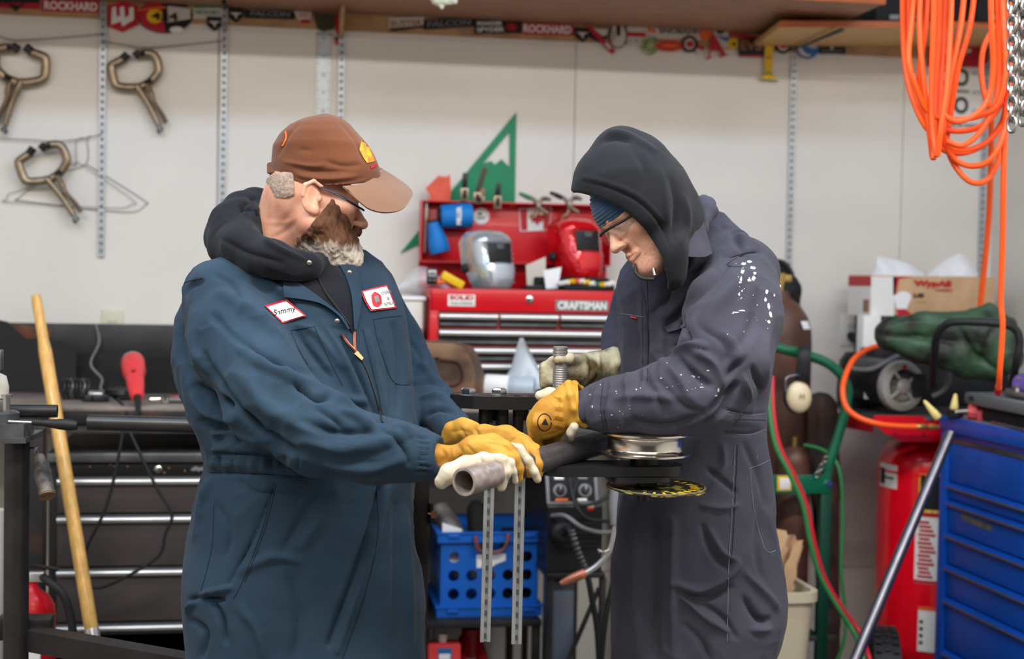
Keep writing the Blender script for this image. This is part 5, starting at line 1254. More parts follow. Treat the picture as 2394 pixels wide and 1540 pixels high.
# cart
ct = T('welder_cart', 'black steel cart carrying the welding machine', 'cart', (mx(1340), YM+.2, 0))
b = M(); b.span((mx(1278), YM-.02, mz(1349)), (mx(1414), YM+.44, mz(1337)), .003); mk('deck', b, MATS['black_steel'], ct)
for xx in (mx(1280), mx(1404)):
    for yy_ in (YM-.01, YM+.4):
        b = M(); b.span((xx, yy_, .06), (xx+.02, yy_+.02, mz(1350)), .002); mk('leg', b, MATS['black_steel'], ct)
b = M(); b.tube([(mx(1282), YM+.0, .1), (mx(1404), YM+.0, mz(1375))], .008, 8); mk('brace', b, MATS['black_steel'], ct)
b = M(); b.span((mx(1278), YM-.01, .08), (mx(1414), YM+.42, .1), .003); mk('bottom_deck', b, MATS['black_steel'], ct)
for xx in (mx(1286), mx(1404)):
    for yy_ in (YM+.02, YM+.38):
        b = M(); b.cyl((xx-.012, yy_, .04), (xx+.012, yy_, .04), .04, n=18); mk('caster', b, MATS['black_rubber'], ct)
b = M(); b.span((mx(1300), YM+.03, .102), (mx(1352), YM+.2, mz(1362)), .01); mk('gray_case', b, mat('slate_case', (88, 96, 112), .5), None, 'slate grey case on the lower deck of the welder cart', 'case')
# cables of the welder
def cable(label, pts, r, m='black_rubber', nm='welding_cable', cat='cable', par=None):
    b = M(); b.tube(spline(pts, 7), r, 8); return mk(nm, b, MATS[m], par, None if par else label, None if par else cat, smooth=60)
cable('', [Vector((mx(1312), YM-.055, mz(1240))), at(1330, 1238, 4.2), at(1352, 1290, 4.17), at(1372, 1340, 4.16), at(1384, 1400, 4.16), at(1396, 1470, 4.17), at(1402, 1560, 4.18), at(1410, 1620, 4.2)], .0095, par=wm, nm='gun_cable')
b = M(); 
cs = spline([at(1336, 1240, 4.19), at(1352, 1290, 4.17), at(1370, 1332, 4.16)], 10)
for p, q in zip(cs[:-1:2], cs[1::2]): b.cyl(p, q, .0115, n=10)
mk('spring_sleeve', b, MATS['gray_steel'], wm)
cable('', [Vector((mx(1290), YM-.003, mz(1205))), at(1322, 1206, 4.22), at(1360, 1232, 4.2), at(1402, 1244, 4.25), at(1450, 1240, 4.3)], .007, 'gray_print', par=wm, nm='ground_cable')
for i, pl in enumerate(([(1352, 1120, 4.28), (1340, 1160, 4.24), (1356, 1180, 4.23), (1400, 1172, 4.24), (1450, 1140, 4.26)], [(1330, 1110, 4.28), (1342, 1170, 4.23), (1370, 1210, 4.22), (1420, 1218, 4.25), (1460, 1215, 4.3)])):
    cable('', [at(*p) for p in pl], .006, par=wm, nm='lead_cable')
# torch resting in front of the cart
DG = 4.02
t = T('welding_torch', 'wire welding torch with a copper nozzle hanging beside the hooded man', 'welding torch', W(1400, 1310, DG))
b = M(); b.tube(spline([W(1440, 1225, DG), W(1432, 1268, DG), W(1420, 1296, DG), W(1396, 1322, DG), W(1368, 1340, DG)], 6), [.009]*6+[.0085]*19, 10); mk('neck', b, MATS['alu'], t, smooth=60)
a_ = W(1370, 1338, DG); e_ = W(1310, 1364, DG); dv = e_-a_
b = M(); b.lathe([(.011, 0), (.0135, .006), (.0135, dv.length*.5), (.0105, dv.length*.8), (.007, dv.length)], a_, dv, 18); mk('nozzle', b, mat('nozzle_copper', (196, 124, 96), .4, .5, var=.2, vs=40), t, smooth=40)
b = M(); b.tube([W(1438, 1228, DG), W(1436, 1180, DG+.02), W(1440, 1120, DG+.05)], [.014, .017, .015], 10); mk('grip', b, MATS['gray_print'], t, smooth=60)
b = M(); b.tube(spline([W(1424, 1284, DG-.01), W(1410, 1290, DG-.012), W(1398, 1284, DG-.01), W(1402, 1292, DG-.01)], 4), .0022, 6); mk('wire_hook', b, MATS['bright_steel'], t)
cable('', [W(1440, 1120, DG+.05), W(1452, 1060, DG+.1), W(1470, 1200, DG+.14), W(1420, 1420, DG+.12), W(1405, 1560, DG+.14)], .009, par=t, nm='torch_cable')
# ------------------------------------------------------------------ right side: cylinders, cart, compressor, cabinet
mat('cyl_brown', (88, 58, 48), .42, .1, var=.25, vs=9, bump=.05)
mat('cart_green', (10, 96, 66), .35, coat=.3)
mat('cart_green_dark', (10, 62, 46), .45)
mat('leather', (66, 46, 36), .75, col2=(34, 26, 22), vs=9, bump=.3, bs=30)
mat('beige_plastic', (198, 186, 160), .45)
mat('kraft', (198, 160, 122), .75, var=.08, vs=14)
mat('camo_bag', (30, 30, 26), .55, col2=(58, 88, 62), vs=11, lo=.40, hi=.62, bump=.35, bs=26, detail=7)
mat('cabinet_blue', (2, 78, 180), .4, coat=.1, var=.05, vs=5)
mat('hose_red', (196, 30, 46), .45); mat('hose_green', (44, 122, 66), .45)
mat('purple', (98, 66, 150), .5)
mat('brass', (190, 160, 90), .35, .8)
# gas cylinders on the green cart
YG = 4.72
gx = lambda px, py=900: at(px, py, YG).x
gz = lambda py: at(1850, py, YG).z
rr = .114; gcx = gx(1890)-rr
cart = T('cylinder_cart', 'green two wheel cylinder cart behind the hooded man', 'cart', (gcx, 4.6, 0))
t = T('gas_cylinder', 'tall brown gas cylinder behind the hooded man', 'gas cylinder', (gcx, YG, .03))
zs_ = gz(800)
b = M(); b.lathe([(rr*.9, 0), (rr, .02), (rr, zs_-.03), (rr*.97, zs_+.02), (rr*.86, zs_+.06), (rr*.62, zs_+.10), (.04, zs_+.125), (.034, zs_+.15)], (gcx, YG, .03), (0, 0, 1), 36); mk('body', b, MATS['cyl_brown'], t, smooth=50)
b = M(); b.cyl((gcx, YG, zs_+.17), (gcx, YG, zs_+.24), .02, n=16); b.box((gcx, YG, zs_+.22), (.08, .03, .03), None, .005); mk('valve', b, MATS['brass'], t)
c = Vector((gx(1862, 755), 0, gz(758))); b = M()
ang = lambda x: math.atan2(-(math.sqrt(max(0, (rr*.9)**2-(x-gcx)**2))), x-gcx)
b.box((c.x, YG-math.sqrt(max(0.0004, (rr*.93)**2-(c.x-gcx)**2))-.004, c.z), (.04, .002, .03), rotm('Z', 35) @ rotm('X', -25), .0005); mk('tag', b, MATS['white_paper'], t)
y2 = 4.56
c2 = at(1856, 1100, y2); r2_ = .055
t = T('small_gas_cylinder', 'small brown gas cylinder standing on the green cart', 'gas cylinder', (c2.x, y2, .3))
zt_ = at(1856, 1042, y2).z; zb_ = at(1856, 1107, y2).z
b = M(); b.lathe([(r2_, .3), (r2_, zt_-.06), (r2_*.92, zt_-.03), (r2_*.6, zt_-.006), (.012, zt_)], (c2.x, y2, 0), (0, 0, 1), 28); mk('body', b, MATS['cyl_brown'], t, smooth=50)
b = M(); b.cyl((c2.x, y2, zt_-.001), (c2.x, y2, zt_+.03), .01, n=12); mk('valve', b, MATS['brass'], t)
# cart frame
YH = 4.42
hp = lambda px, py: at(px, py, YH)
b = M(); b.tube(spline([hp(1770, 800), hp(1815, 812), hp(1870, 826), hp(1930, 846), hp(1966, 876), hp(1982, 910), hp(1976, 960), hp(1956, 1030), hp(1936, 1095), hp(1928, 1160)], 6), .0165, 12); mk('handle', b, MATS['cart_green'], cart, smooth=60)
pb = hp(1928, 1150)
b = M(); b.span((pb.x-.018, YH-.016, .05), (pb.x+.018, YH+.016, pb.z+.02), .003); mk('frame_rail', b, MATS['cart_green_dark'], cart)
pl = hp(1760, 1150); b = M(); b.span((pl.x-.018, YH-.016, .05), (pl.x+.018, YH+.016, hp(1770, 800).z), .003); mk('frame_rail', b, MATS['cart_green_dark'], cart)
b = M(); b.span((pl.x, YH-.02, hp(1850, 1152).z), (pb.x+.01, YH-.014, hp(1850, 1108).z), .002); pln = mk('cross_plate', b, MATS['cart_green'], cart)
b = M(); b.span((hp(1812, 1130).x, YH-.0215, hp(1825, 1145).z), (hp(1845, 1130).x, YH-.0195, hp(1825, 1110).z), .001); lb_ = mk('label', b, MATS['yellow_print'], pln)
b = M(); b.span((hp(1818, 1130).x, YH-.0225, hp(1825, 1141).z), (hp(1841, 1130).x, YH-.0212, hp(1825, 1115).z), .0005); mk('label_print', b, MATS['white_print'], lb_)
b = M(); c = hp(1932, 1127); b.cyl((c.x, YH-.026, c.z), (c.x, YH-.014, c.z), .011, n=6); mk('bolt', b, MATS['chrome'], pln)
b = M(); b.span((pl.x, YH-.01, .03), (pb.x, YH+.45, .05), .003); mk('toe_plate', b, MATS['cart_green_dark'], cart)
b = M(); b.span((pl.x, YH+.03, .28), (pb.x, YH+.2, .298), .003); mk('small_shelf', b, MATS['cart_green_dark'], cart)
b = M(); b.span((pl.x, YH-.01, hp(1850, 1490).z-.012), (pb.x+.05, YH+.0, hp(1850, 1490).z+.006), .002); mk('lower_bar', b, MATS['gray_steel'], cart)
# chain links at the right of the cart
for k in range(5):
    c = hp(1922-k*5, 1070+k*9); b = M(); R = rotm('Y', 30) @ rotm('X', 90*(k % 2)+20)
    b.tube([c+Vector((0, -.03, 0))+R@Vector((math.cos(a)*.007, 0, math.sin(a)*.011)) for a in [2*math.pi*i/12 for i in range(12)]], .0022, 6, True); mk('chain_link', b, MATS['bright_steel'], cart, smooth=60)
# ear muffs hanging on the cart handle
ME = mat('earmuff_cream', (226, 208, 172), .4, coat=.2)
q = lambda px, py, dy=0.: at(px, py, 4.37+dy)
t = T('ear_muffs', 'cream ear muffs on a black band hanging from the green cart handle', 'ear muffs', q(1870, 925))
b = M(); b.tube(spline([q(1880, 816, .045), q(1882, 812, .0), q(1880, 830, -.022), q(1876, 870, -.02), q(1874, 890, -.01)], 5), .021, 10, flat=.25); mk('head_band', b, MATS['black_rubber'], t, smooth=60)
b = M(); c = q(1868, 928); b.sph(c, (.042, .026, .052), rotm('Y', -6), 24, 14); mk('ear_cup', b, ME, t)
b = M(); b.sph(c+Vector((0, .022, 0)), (.046, .02, .055), rotm('Y', -6), 24, 12); mk('cushion', b, MATS['black_rubber'], t)
b = M(); b.tube(spline([q(1838, 915, -.02), q(1838, 884, -.02), q(1862, 876, -.02), q(1876, 882, -.015)], 5), .0024, 6); mk('wire_yoke', b, MATS['bright_steel'], t, smooth=60)
txt('H', MATS['brown_print'], c+Vector((0, -.0268, .004)), EX, EZ, .018, None, t)
# black jacket hanging behind the hooded man
F_ = Field(V(1760, 790, 5.15)-.02, V(1900, 600, 4.85)+.02, .006)
dj = 4.98
F_.chain([V(1800, 640, dj), V(1836, 680, dj), V(1845, 740, dj)], [.05, .05, .035], .03); F_.chain([V(1826, 690, dj), V(1856, 712, dj)], [.03, .012], .03)
F_.chain([V(1800, 700, dj), V(1826, 780, dj)], [.05, .03], .03)
P, Q = F_.mesh(1); P = P+normals(P, Q)*(.006*vnoise(P*38))[:, None]
t = T('black_bag', 'black bag with a loop strap hanging on the wall behind the hooded man', 'bag', Vector(to_world(V(1830, 760, dj))))
skin('bag_body', P, Q, MATS['black_matte'], t)
b = M(); b.tube(spline([Vector(to_world(V(*p))) for p in ((1806, 612, 5.0), (1830, 614, 4.96), (1848, 634, 4.95), (1854, 660, 4.95), (1850, 690, 4.96))], 5), .005, 8, flat=2); mk('strap', b, MATS['black_rubber'], t, smooth=60)
b = M(); p = Vector(to_world(V(1816, 800, 4.86))); b.box(p, (.012, .03, .16), rotm('Y', 25), .003); mk('strap_end', b, MATS['gray_print'], t)
# leather apron hanging between cart and wall
F_ = Field(V(1860, 1620, 5.0)-.03, V(2000, 890, 4.72)+.03, .009)
dl = 4.86
F_.chain([V(1924, 945, dl), V(1926, 1100, dl), V(1928, 1300, dl), V(1936, 1450, dl), V(1938, 1640, dl)], [.043, .046, .040, .034, .036], .02)
F_.chain([V(1900, 930, dl), V(1895, 1120, dl)], [.02, .02], .02); F_.chain([V(1946, 950, dl), V(1948, 1150, dl), V(1950, 1400, dl)], [.016, .018, .014], .02)
P, Q = F_.mesh(1); P = P+normals(P, Q)*(.006*vnoise(P*A3((40, 9, 40))))[:, None]
skin('leather_apron', P, Q, MATS['leather'], None, label='dark brown leather apron bundle hanging between the green cart and the compressor', cat='apron')
b = M(); p = at(1905, 1000, 4.98); b.cyl((p.x, 4.98, 0), (p.x, 4.98, at(1905, 935, 4.98).z), .03, n=20); mk('white_pipe', b, MATS['white_print'], None, 'white upright plastic pipe at the wall behind the brown leather', 'pipe', smooth=50)
# gas hoses
for nm, col_, off in (('red', 'hose_red', 0), ('green', 'hose_green', -9)):
    b = M(); b.tube(spline([at(1806+off, 880, 4.34), at(1808+off, 960, 4.30), at(1822+off, 1040, 4.27), at(1856+off, 1110, 4.25), at(1886+off, 1180, 4.24), at(1904+off, 1270, 4.23), at(1928+off, 1350, 4.22), at(1968+off, 1420, 4.2), at(2012+off*1.6, 1480, 4.17), at(2030+off*1.6, 1530, 4.04), at(2050+off*1.6, 1600, 4.0)], 6), .0078, 10)
    mk('gas_hose', b, MATS[col_], None, nm+' gas hose of the pair running down across the green cart', 'hose', 'twin gas hoses', smooth=60)
b = M(); b.tube(spline([at(1880, 1040, 4.5), at(1920, 1050, 4.46), at(1950, 1072, 4.42), at(1966, 1120, 4.4), at(1970, 1220, 4.4), at(1966, 1330, 4.39), at(1976, 1430, 4.38), at(1972, 1500, 4.37), at(1950, 1560, 4.36)], 6), .006, 8); mk('gas_hose', b, MATS['hose_green'], None, 'thin green gas hose hanging alone right of the cart', 'hose', smooth=60)
# trash can with paper
yt = 4.05
q = lambda px, py: at(px, py, yt)
xa, xb = q(1760, 1400).x, q(1912, 1400).x; zr_ = q(1860, 1385).z
t = T('trash_can', 'beige plastic waste bin stuffed with paper beside the green cart', 'bin', ((xa+xb)/2, yt+.13, 0))
def rring(x0, x1, y0, y1, r): return rounded(x0, x1, y0, y1, r, 5)
def canloft(levels, th):
    outs = [[Vector((x, y, z)) for x, y in rring(*l)] for z, l in levels]; n = len(outs[0])
    b = M(); vs = [p for o in outs for p in o]; fs = []
    for k in range(len(outs)-1):
        for i in range(n): j = (i+1) % n; fs.append((k*n+i, k*n+j, (k+1)*n+j, (k+1)*n+i))
    return b, vs, fs, n
wx = .02
lv = [(.0, (xa+.03, xb-.03, yt+.03, yt+.25, .04)), (zr_-.03, (xa, xb, yt, yt+.28, .05)), (zr_-.03, (xa-.012, xb+.012, yt-.012, yt+.292, .055)), (zr_, (xa-.012, xb+.012, yt-.012, yt+.292, .055)), (zr_, (xa+.004, xb-.004, yt+.004, yt+.276, .05)), (.01, (xa+.034, xb-.034, yt+.034, yt+.246, .04))]
b, vs, fs, n = canloft(lv, .004); fs.append(tuple(range((len(lv)-1)*n, len(lv)*n))); fs.append(tuple(range(n))[::-1]); b.add(vs, fs)
mk('bin_body', b, MATS['beige_plastic'], t, smooth=40)
def crumple(lbl, c, sz, R, m, nm='paper_bag', cat='paper'):
    rows = []
    for i in range(7):
        rows.append([Vector(c)+R@Vector((sz[0]*(j/6-.5)+.006*math.sin(3*i+j*2), sz[1]*math.sin(j*1.05+i*.5)*.5, sz[2]*(i/6-.5)+.008*math.sin(j*2.2+i))) for j in range(7)])
    b = M(); b.sheet(rows, .003); return mk(nm, b, MATS[m], None, lbl, cat, 'paper in the waste bin', smooth=25)
cc = q(1858, 1325)
crumple('crumpled kraft paper bag standing highest in the beige bin', (q(1850, 1345).x, yt+.12, zr_+.06), (.10, .05, .20), rotm('Y', 24), 'kraft')
crumple('folded brown cardboard piece at the right of the beige bin', (q(1880, 1345).x, yt+.1, zr_+.035), (.055, .03, .18), rotm('Y', 14) @ rotm('Z', 35), 'kraft', 'cardboard_piece')
crumple('crumpled white paper at the left of the beige bin', (q(1822, 1310).x, yt+.09, zr_+.07), (.05, .03, .17), rotm('Y', -14), 'white_paper', 'paper_sheet')
# ------------------------------------------------------------------ air compressor
yc = 4.62
tc = at(2192, 1200, yc); rt = .208
zq = lambda py: at(2150, py, yc-.1).z
comp = T('air_compressor', 'red upright air compressor with a black motor on top', 'air compressor', (tc.x, yc, 0))
ztk = zq(1100)
b = M(); b.lathe([(rt*.4, .13), (rt*.8, .15), (rt*.96, .19), (rt, .24), (rt, ztk), (rt*.97, ztk+.04), (rt*.84, ztk+.085), (rt*.6, ztk+.115), (rt*.2, ztk+.13)], (tc.x, yc, 0), (0, 0, 1), 48); tank = mk('tank', b, mat('tank_red', (240, 8, 34), .25, coat=.4, var=.04, vs=4), comp, smooth=50)
b = M(); b.lathe([(rt*.985, 0), (rt*1.012, .004), (rt*1.012, .012), (rt*.985, .016)], (tc.x, yc, zq(1112)), (0, 0, 1), 48); mk('weld_seam', b, MATS['tank_red'], tank, smooth=50)
# decals on the tank
def decal(a0, a1, z0, z1, m, nm, o=.0012, par=None):
    rows = []
    for i in range(2): rows.append([(tc.x+(rt+o)*math.cos(math.radians(a0+(a1-a0)*k/8)), yc+(rt+o)*math.sin(math.radians(a0+(a1-a0)*k/8)), (z0, z1)[i]) for k in range(9)])
    b = M(); b.sheet(rows, .0008); return mk(nm, b, MATS[m], par or tank, smooth=60)
def angpx(px):
    d = ray(px, 1250); d2 = Vector((d.x, d.y)).normalized(); c2_ = Vector((tc.x, yc)); t_ = c2_.dot(d2); h_ = math.sqrt(max(0, rt*rt-(c2_-d2*t_).length_squared)); q_ = d2*(t_-h_)-c2_
    a = math.degrees(math.atan2(q_.y, q_.x)); return a-360 if a > 0 else a
aa = angpx(2054); 
d1 = decal(angpx(2054), angpx(2094), zq(1145), zq(1090), 'white_print', 'warning_label'); decal(angpx(2060), angpx(2086), zq(1124), zq(1119), 'black_print', 'label_print', .0024, d1); decal(angpx(2056), angpx(2066), zq(1138), zq(1100), 'black_print', 'label_print', .0024, d1)
d2 = decal(angpx(2145), angpx(2235), zq(1190), zq(1102), 'yellow_print', 'yellow_label'); decal(angpx(2149), angpx(2231), zq(1183), zq(1105), 'black_print', 'label_print', .0024, d2)
d3 = decal(angpx(2140), angpx(2260), zq(1354), zq(1186), 'white_print', 'instruction_label')
decal(angpx(2142), angpx(2258), zq(1200), zq(1190), 'red_print', 'label_print', .0024, d3)
for i in range(14): decal(angpx(2146+(i*7) % 5), angpx(2172+(i*5) % 18), zq(1216+i*9.6), zq(1210+i*9.6), 'red_print', 'label_print', .0024, d3)
decal(angpx(2140), angpx(2258), zq(1353), zq(1346), 'red_print', 'label_print', .0024, d3)
d4 = decal(angpx(2152), angpx(2240), zq(1510), zq(1408), 'white_print', 'warning_label')
decal(angpx(2152), angpx(2240), zq(1415), zq(1408), 'orange_print', 'label_print', .0024, d4)
for i in range(4): decal(angpx(2156), angpx(2164), zq(1446+i*16), zq(1438+i*16), 'black_print', 'label_print', .0024, d4)
# platform
zp0 = zq(1004); zp1 = at(2100, 966, 4.45).z
b = M()
px0 = at(1966, 990, 4.55).x; px1 = tc.x+.26
poly = [(px0, 4.50), (px0+.05, 4.40), (px0+.22, 4.34), (px1, 4.34), (px1, 4.72), (px0+.06, 4.72)]
b.prism(poly, (0, 0, zp1-.012), EX, EY, .012); plat = mk('platform', b, MATS['gray_steel'], comp, smooth=0)
b = M(); y_ = 4.345
sk = [(at(2040, 968, 4.36).x, at(2040, 970, 4.36).z), (at(2240, 968, 4.36).x, zp1-.002), (at(2240, 1020, 4.36).x, at(2240, 1026, 4.36).z), (at(2180, 1030, 4.36).x, at(2180, 1031, 4.36).z), (at(2105, 1029, 4.36).x, at(2105, 1031, 4.36).z), (at(2062, 1012, 4.36).x, at(2062, 1010, 4.36).z), (at(2040, 985, 4.36).x, at(2040, 990, 4.36).z)]
b.prism(sk, (0, 4.352, 0), EX, EZ, .006); skirt = mk('front_skirt', b, MATS['red_paint'], comp, smooth=0)
b = M(); b.add([(px0, 4.50, zp1-.012), (at(2040, 968, 4.36).x, 4.35, zp1-.012), (at(2040, 968, 4.36).x, 4.35, at(2060, 1010, 4.36).z), (px0+.004, 4.50, zp1-.055), (px0+.03, 4.72, zp1-.012), (px0+.034, 4.72, zp1-.055)], [(0, 1, 2, 3), (4, 0, 3, 5)]); mk('side_skirt', b, MATS['red_dark'], comp, smooth=0)
for px in (2092, 2160):
    c = at(px, 1013, 4.345); b = M(); b.cyl((c.x, 4.344, c.z), (c.x, 4.35, c.z), .004, n=10); mk('rivet', b, MATS['black_rubber'], skirt)
# motor
cm = at(2108, 902, 4.42); md = (at(2108, 902, 4.42)-at(2046, 888, 4.62)).normalized(); md = Vector((.18, -1, -.02)).normalized(); rm = pxm(60, 4.6)*1.0
mot = []
b = M(); L_ = .24; b.lathe([(rm*.6, 0), (rm*.96, .01), (rm, .03), (rm, L_-.03), (rm*.98, L_-.02)], cm-md*L_, md, 36); m_ = mk('motor_body', b, MATS['black_paint'], comp, smooth=40)
b = M(); b.lathe([(rm*.99, 0), (rm*1.02, .004), (rm*1.02, .02), (rm*.98, .03), (rm*.72, .036), (rm*.70, .03)], cm-md*.02, md, 40); bell = mk('motor_end_bell', b, mat('cast_alu', (176, 172, 166), .5, .4, bump=.1), comp, smooth=40)
b = M(); b.lathe([(rm*.68, 0), (rm*.68, .004)], cm+md*.006, md, 32); mk('vent_recess', b, MATS['black_matte'], bell)
b = M(); b.lathe([(rm*.30, 0), (rm*.30, .012), (rm*.24, .016)], cm+md*.004, md, 24); mk('hub', b, MATS['cast_alu'], bell, smooth=40)
u, w, _ = basis(md)
for k in range(4):
    a = math.radians(38+90*k); dv = u*math.cos(a)+w*math.sin(a); b = M(); b.box(cm+md*.013+dv*rm*.5, (rm*.46, .010, .008), Matrix((dv, md.cross(dv), md)).transposed(), .002); mk('spoke', b, MATS['cast_alu'], bell)
b = M(); dv = (Vector((1, 0, .05))-md*Vector((1, 0, .05)).dot(md)).normalized(); b.box(cm+md*.018+dv*rm*.68, (rm*.62, rm*.95, .014), Matrix((dv, md.cross(dv), md)).transposed(), .008); mk('terminal_cover', b, MATS['black_rubber'], bell)
b = M(); p = cm+md*.016+Vector((-.004, 0, rm*.78)); b.cyl(p, p+md*.008, .007, n=14); mk('red_button', b, MATS['red_print'], bell)
for k in range(12):
    a = math.radians(200+k*12); dv = Vector((math.cos(a), 0, math.sin(a))); dv = (dv-md*dv.dot(md)).normalized(); b = M(); b.box(cm+md*.004+dv*rm*.9, (.016, .004, .012), Matrix((dv, md.cross(dv), md)).transposed(), .001); mk('cooling_fin', b, MATS['gray_steel'], bell)
b = M(); p = at(2014, 905, 4.52); b.box((p.x+.02, 4.5, p.z), (.035, .004, .075), rotm('Z', -20), .001); mk('rating_plate', b, MATS['almond'], comp)
# pump behind the motor
b = M(); p = at(2020, 880, 4.66); b.lathe([(.05, -.03), (.075, 0), (.078, .06), (.07, .16), (.05, .19)], (p.x, 4.70, zp1), (0, 0, 1), 28); 
mk('pump_body', b, MATS['black_paint'], comp, smooth=40)
b = M(); b.box((at(2050, 832, 4.66).x, 4.66, at(2050, 835, 4.66).z), (.09, .09, .07), rotm('Z', 20), .012); mk('pump_head', b, MATS['black_steel'], comp)
b = M(); b.lathe([(.15, 0), (.16, .008), (.16, .045), (.15, .052)], at(2170, 890, 4.75)+Vector((0, 0, 0)), (.1, -1, 0), 36); mk('belt_guard', b, MATS['black_matte'], comp, smooth=40)
b = M(); b.span((at(2130, 930, 4.8).x, 4.70, zp1), (at(2330, 930, 4.8).x, 4.86, at(2200, 850, 4.8).z), .02); mk('pump_housing', b, MATS['black_matte'], comp)
b = M(); b.tube(spline([at(1994, 862, 4.5), at(2040, 862, 4.46), at(2100, 832, 4.42), at(2160, 818, 4.4), at(2200, 836, 4.4), at(2218, 872, 4.4), at(2210, 908, 4.4), at(2180, 926, 4.42)], 6), .0085, 10); mk('air_line', b, MATS['gray_print'], comp, smooth=60)
b = M(); b.tube(spline([W(2180, 900, 4.6), W(2185, 830, 4.42), W(2190, 786, 4.36), W(2206, 762, 4.33), W(2240, 752, 4.3), W(2330, 756, 4.26), W(2372, 768, 4.26), W(2384, 800, 4.26), W(2376, 850, 4.28), W(2366, 900, 4.4)], 6), .012, 10); mk('pull_handle', b, MATS['black_rubber'], comp, smooth=60)
cw = at(2072, 1520, 4.42)
b = M(); b.lathe([(.02, 0), (.06, .0), (.085, .006), (.092, .018), (.092, .042), (.085, .054), (.06, .06), (.02, .06)], (cw.x-.02, 4.46, .092), (1, -.25, 0), 36); wh = mk('wheel', b, MATS['black_rubber'], comp, smooth=40)
cw = Vector((cw.x, 4.42, 0)); b = M()
ztw = at(2072, 1468, 4.42).z
for k in range(10): pass
b.cyl((tc.x-.24, 4.5, .09), (tc.x+.2, 4.5, .09), .012, n=10); b.span((tc.x-.15, 4.48, .085), (tc.x+.15, 4.56, .2), .004); mk('axle_bracket', b, MATS['red_dark'], comp)
# spare knobbly tyre standing in front of the tank
ty = 4.16; zt3 = at(2078, 1466, ty).z; tr = zt3/2*.5
tcx = at(2068, 1500, ty).x
t = T('spare_wheel', 'knobbly black rubber tyre standing at the foot of the red compressor', 'wheel', (tcx, ty, 0))
R_ = zt3/2; b = M(); ax_ = Vector((1, -.35, 0)).normalized(); b.lathe([(R_*.5, -.03), (R_*.8, -.045), (R_*.95, -.04), (R_*.97, 0), (R_*.95, .04), (R_*.8, .045), (R_*.5, .03)], (tcx, ty, R_), ax_, 40); mk('tyre', b, MATS['black_rubber'], t, smooth=40)
u, w, _ = basis(ax_); bb = M()
for k in range(34):
    a = 2*math.pi*k/34; dv = u*math.cos(a)+w*math.sin(a); tg = ax_.cross(dv)
    for s_ in (-1, 0, 1): bb.box(Vector((tcx, ty, R_))+dv*(R_*.975)+ax_*(.026*s_)+tg*(.006*(s_ % 2)), (.012, .018, .012), Matrix((dv, ax_, tg)).transposed(), .002)
mk('tread_blocks', bb, MATS['black_rubber'], t, kind='stuff', smooth=0)
b = M(); b.lathe([(R_*.15, -.03), (R_*.5, -.034), (R_*.52, 0), (R_*.5, .034), (R_*.15, .03)], (tcx, ty, R_), ax_, 28); mk('rim', b, MATS['gray_steel'], t, smooth=40)
# orange air hose looping round the motor
b = M(); b.tube(spline([at(2066, 806, 4.52), at(2030, 816, 4.46), at(1996, 840, 4.42), at(1976, 880, 4.38), at(1970, 915, 4.35), at(1978, 950, 4.33), at(2004, 974, 4.31), at(2050, 990, 4.29), at(2100, 996, 4.29), at(2142, 997, 4.29)], 7), .0095, 10); mk('air_hose', b, MATS['hose_orange'], None, 'orange air hose looping in front of the black compressor motor', 'hose', smooth=60)
hz = at(2142, 997, 4.29); t = T('hose_coupling', 'brass hose coupling at the end of the orange air hose', 'coupling', hz)
b = M(); h2 = at(2196, 998, 4.29); dv = h2-hz; b.lathe([(.007, 0), (.009, .004), (.009, dv.length*.35), (.006, dv.length*.4), (.006, dv.length*.5), (.01, dv.length*.55), (.01, dv.length*.75), (.006, dv.length*.8), (.006, dv.length)], hz, dv, 14); mk('coupling_body', b, MATS['brass'], t, smooth=40)
b = M(); b.lathe([(.0098, 0), (.0102, .003), (.0098, .006)], hz+dv*.42, dv, 14); mk('red_ring', b, MATS['red_print'], t)
# rag box, camo bag, block
yb = 4.84
q = lambda px, py: at(px, py, yb-.1)
xa, xb = q(2036, 700).x, q(2325, 700).x; za, zb2 = q(2180, 738).z, q(2180, 645).z
t = T('rag_box', 'cardboard wiper box with red print and white sheets on the compressor', 'box', ((xa+xb)/2, yb, za))
b = M(); b.span((xa, yb-.1, za), (xb, yb+.1, zb2-.001), .002); mk('carton', b, MATS['kraft'], t)
def bx2(pts, m, nm, y=yb-.1015):
    b = M(); b.prism([(at(px, py, y).x, at(px, py, y).z) for px, py in pts], (0, y+.001, 0), EX, EZ, .0012); return mk(nm, b, MATS[m], t, smooth=0)
bx2([(2037, 646), (2096, 647), (2092, 690), (2090, 738), (2037, 738)], 'white_print', 'white_panel')
bx2([(2088, 647), (2132, 646), (2102, 652), (2094, 690), (2088, 690)], 'red_print', 'red_flash'); bx2([(2096, 720), (2112, 718), (2136, 738), (2100, 738)], 'red_print', 'red_flash')
bx2(ell(2112, 695, 18, 14), 'white_paper', 'rag_picture', yb-.103); bx2([(2090, 690), (2112, 684), (2128, 700), (2120, 722), (2096, 722)], 'white_paper', 'rag_picture', yb-.1028)
def btx(s, m, px, py, w, h, bold=.03):
    y = yb-.1035; p = at(px, py, y); txt(s, MATS[m], p, EX, EZ, at(px, py-h/2, y).z-at(px, py+h/2, y).z, at(px+w/2, py, y).x-at(px-w/2, py, y).x, t, bold=bold)
btx('WypAll', 'red_print', 2180, 664, 88, 18, .06); btx('L40', 'black_print', 2148, 690, 24, 11, .05); btx('WIPERS', 'red_print', 2206, 678, 40, 6); btx('PROFESSIONAL', 'brown_print', 2152, 706, 28, 4, 0); btx('WYP', 'red_print', 2282, 728, 14, 5)
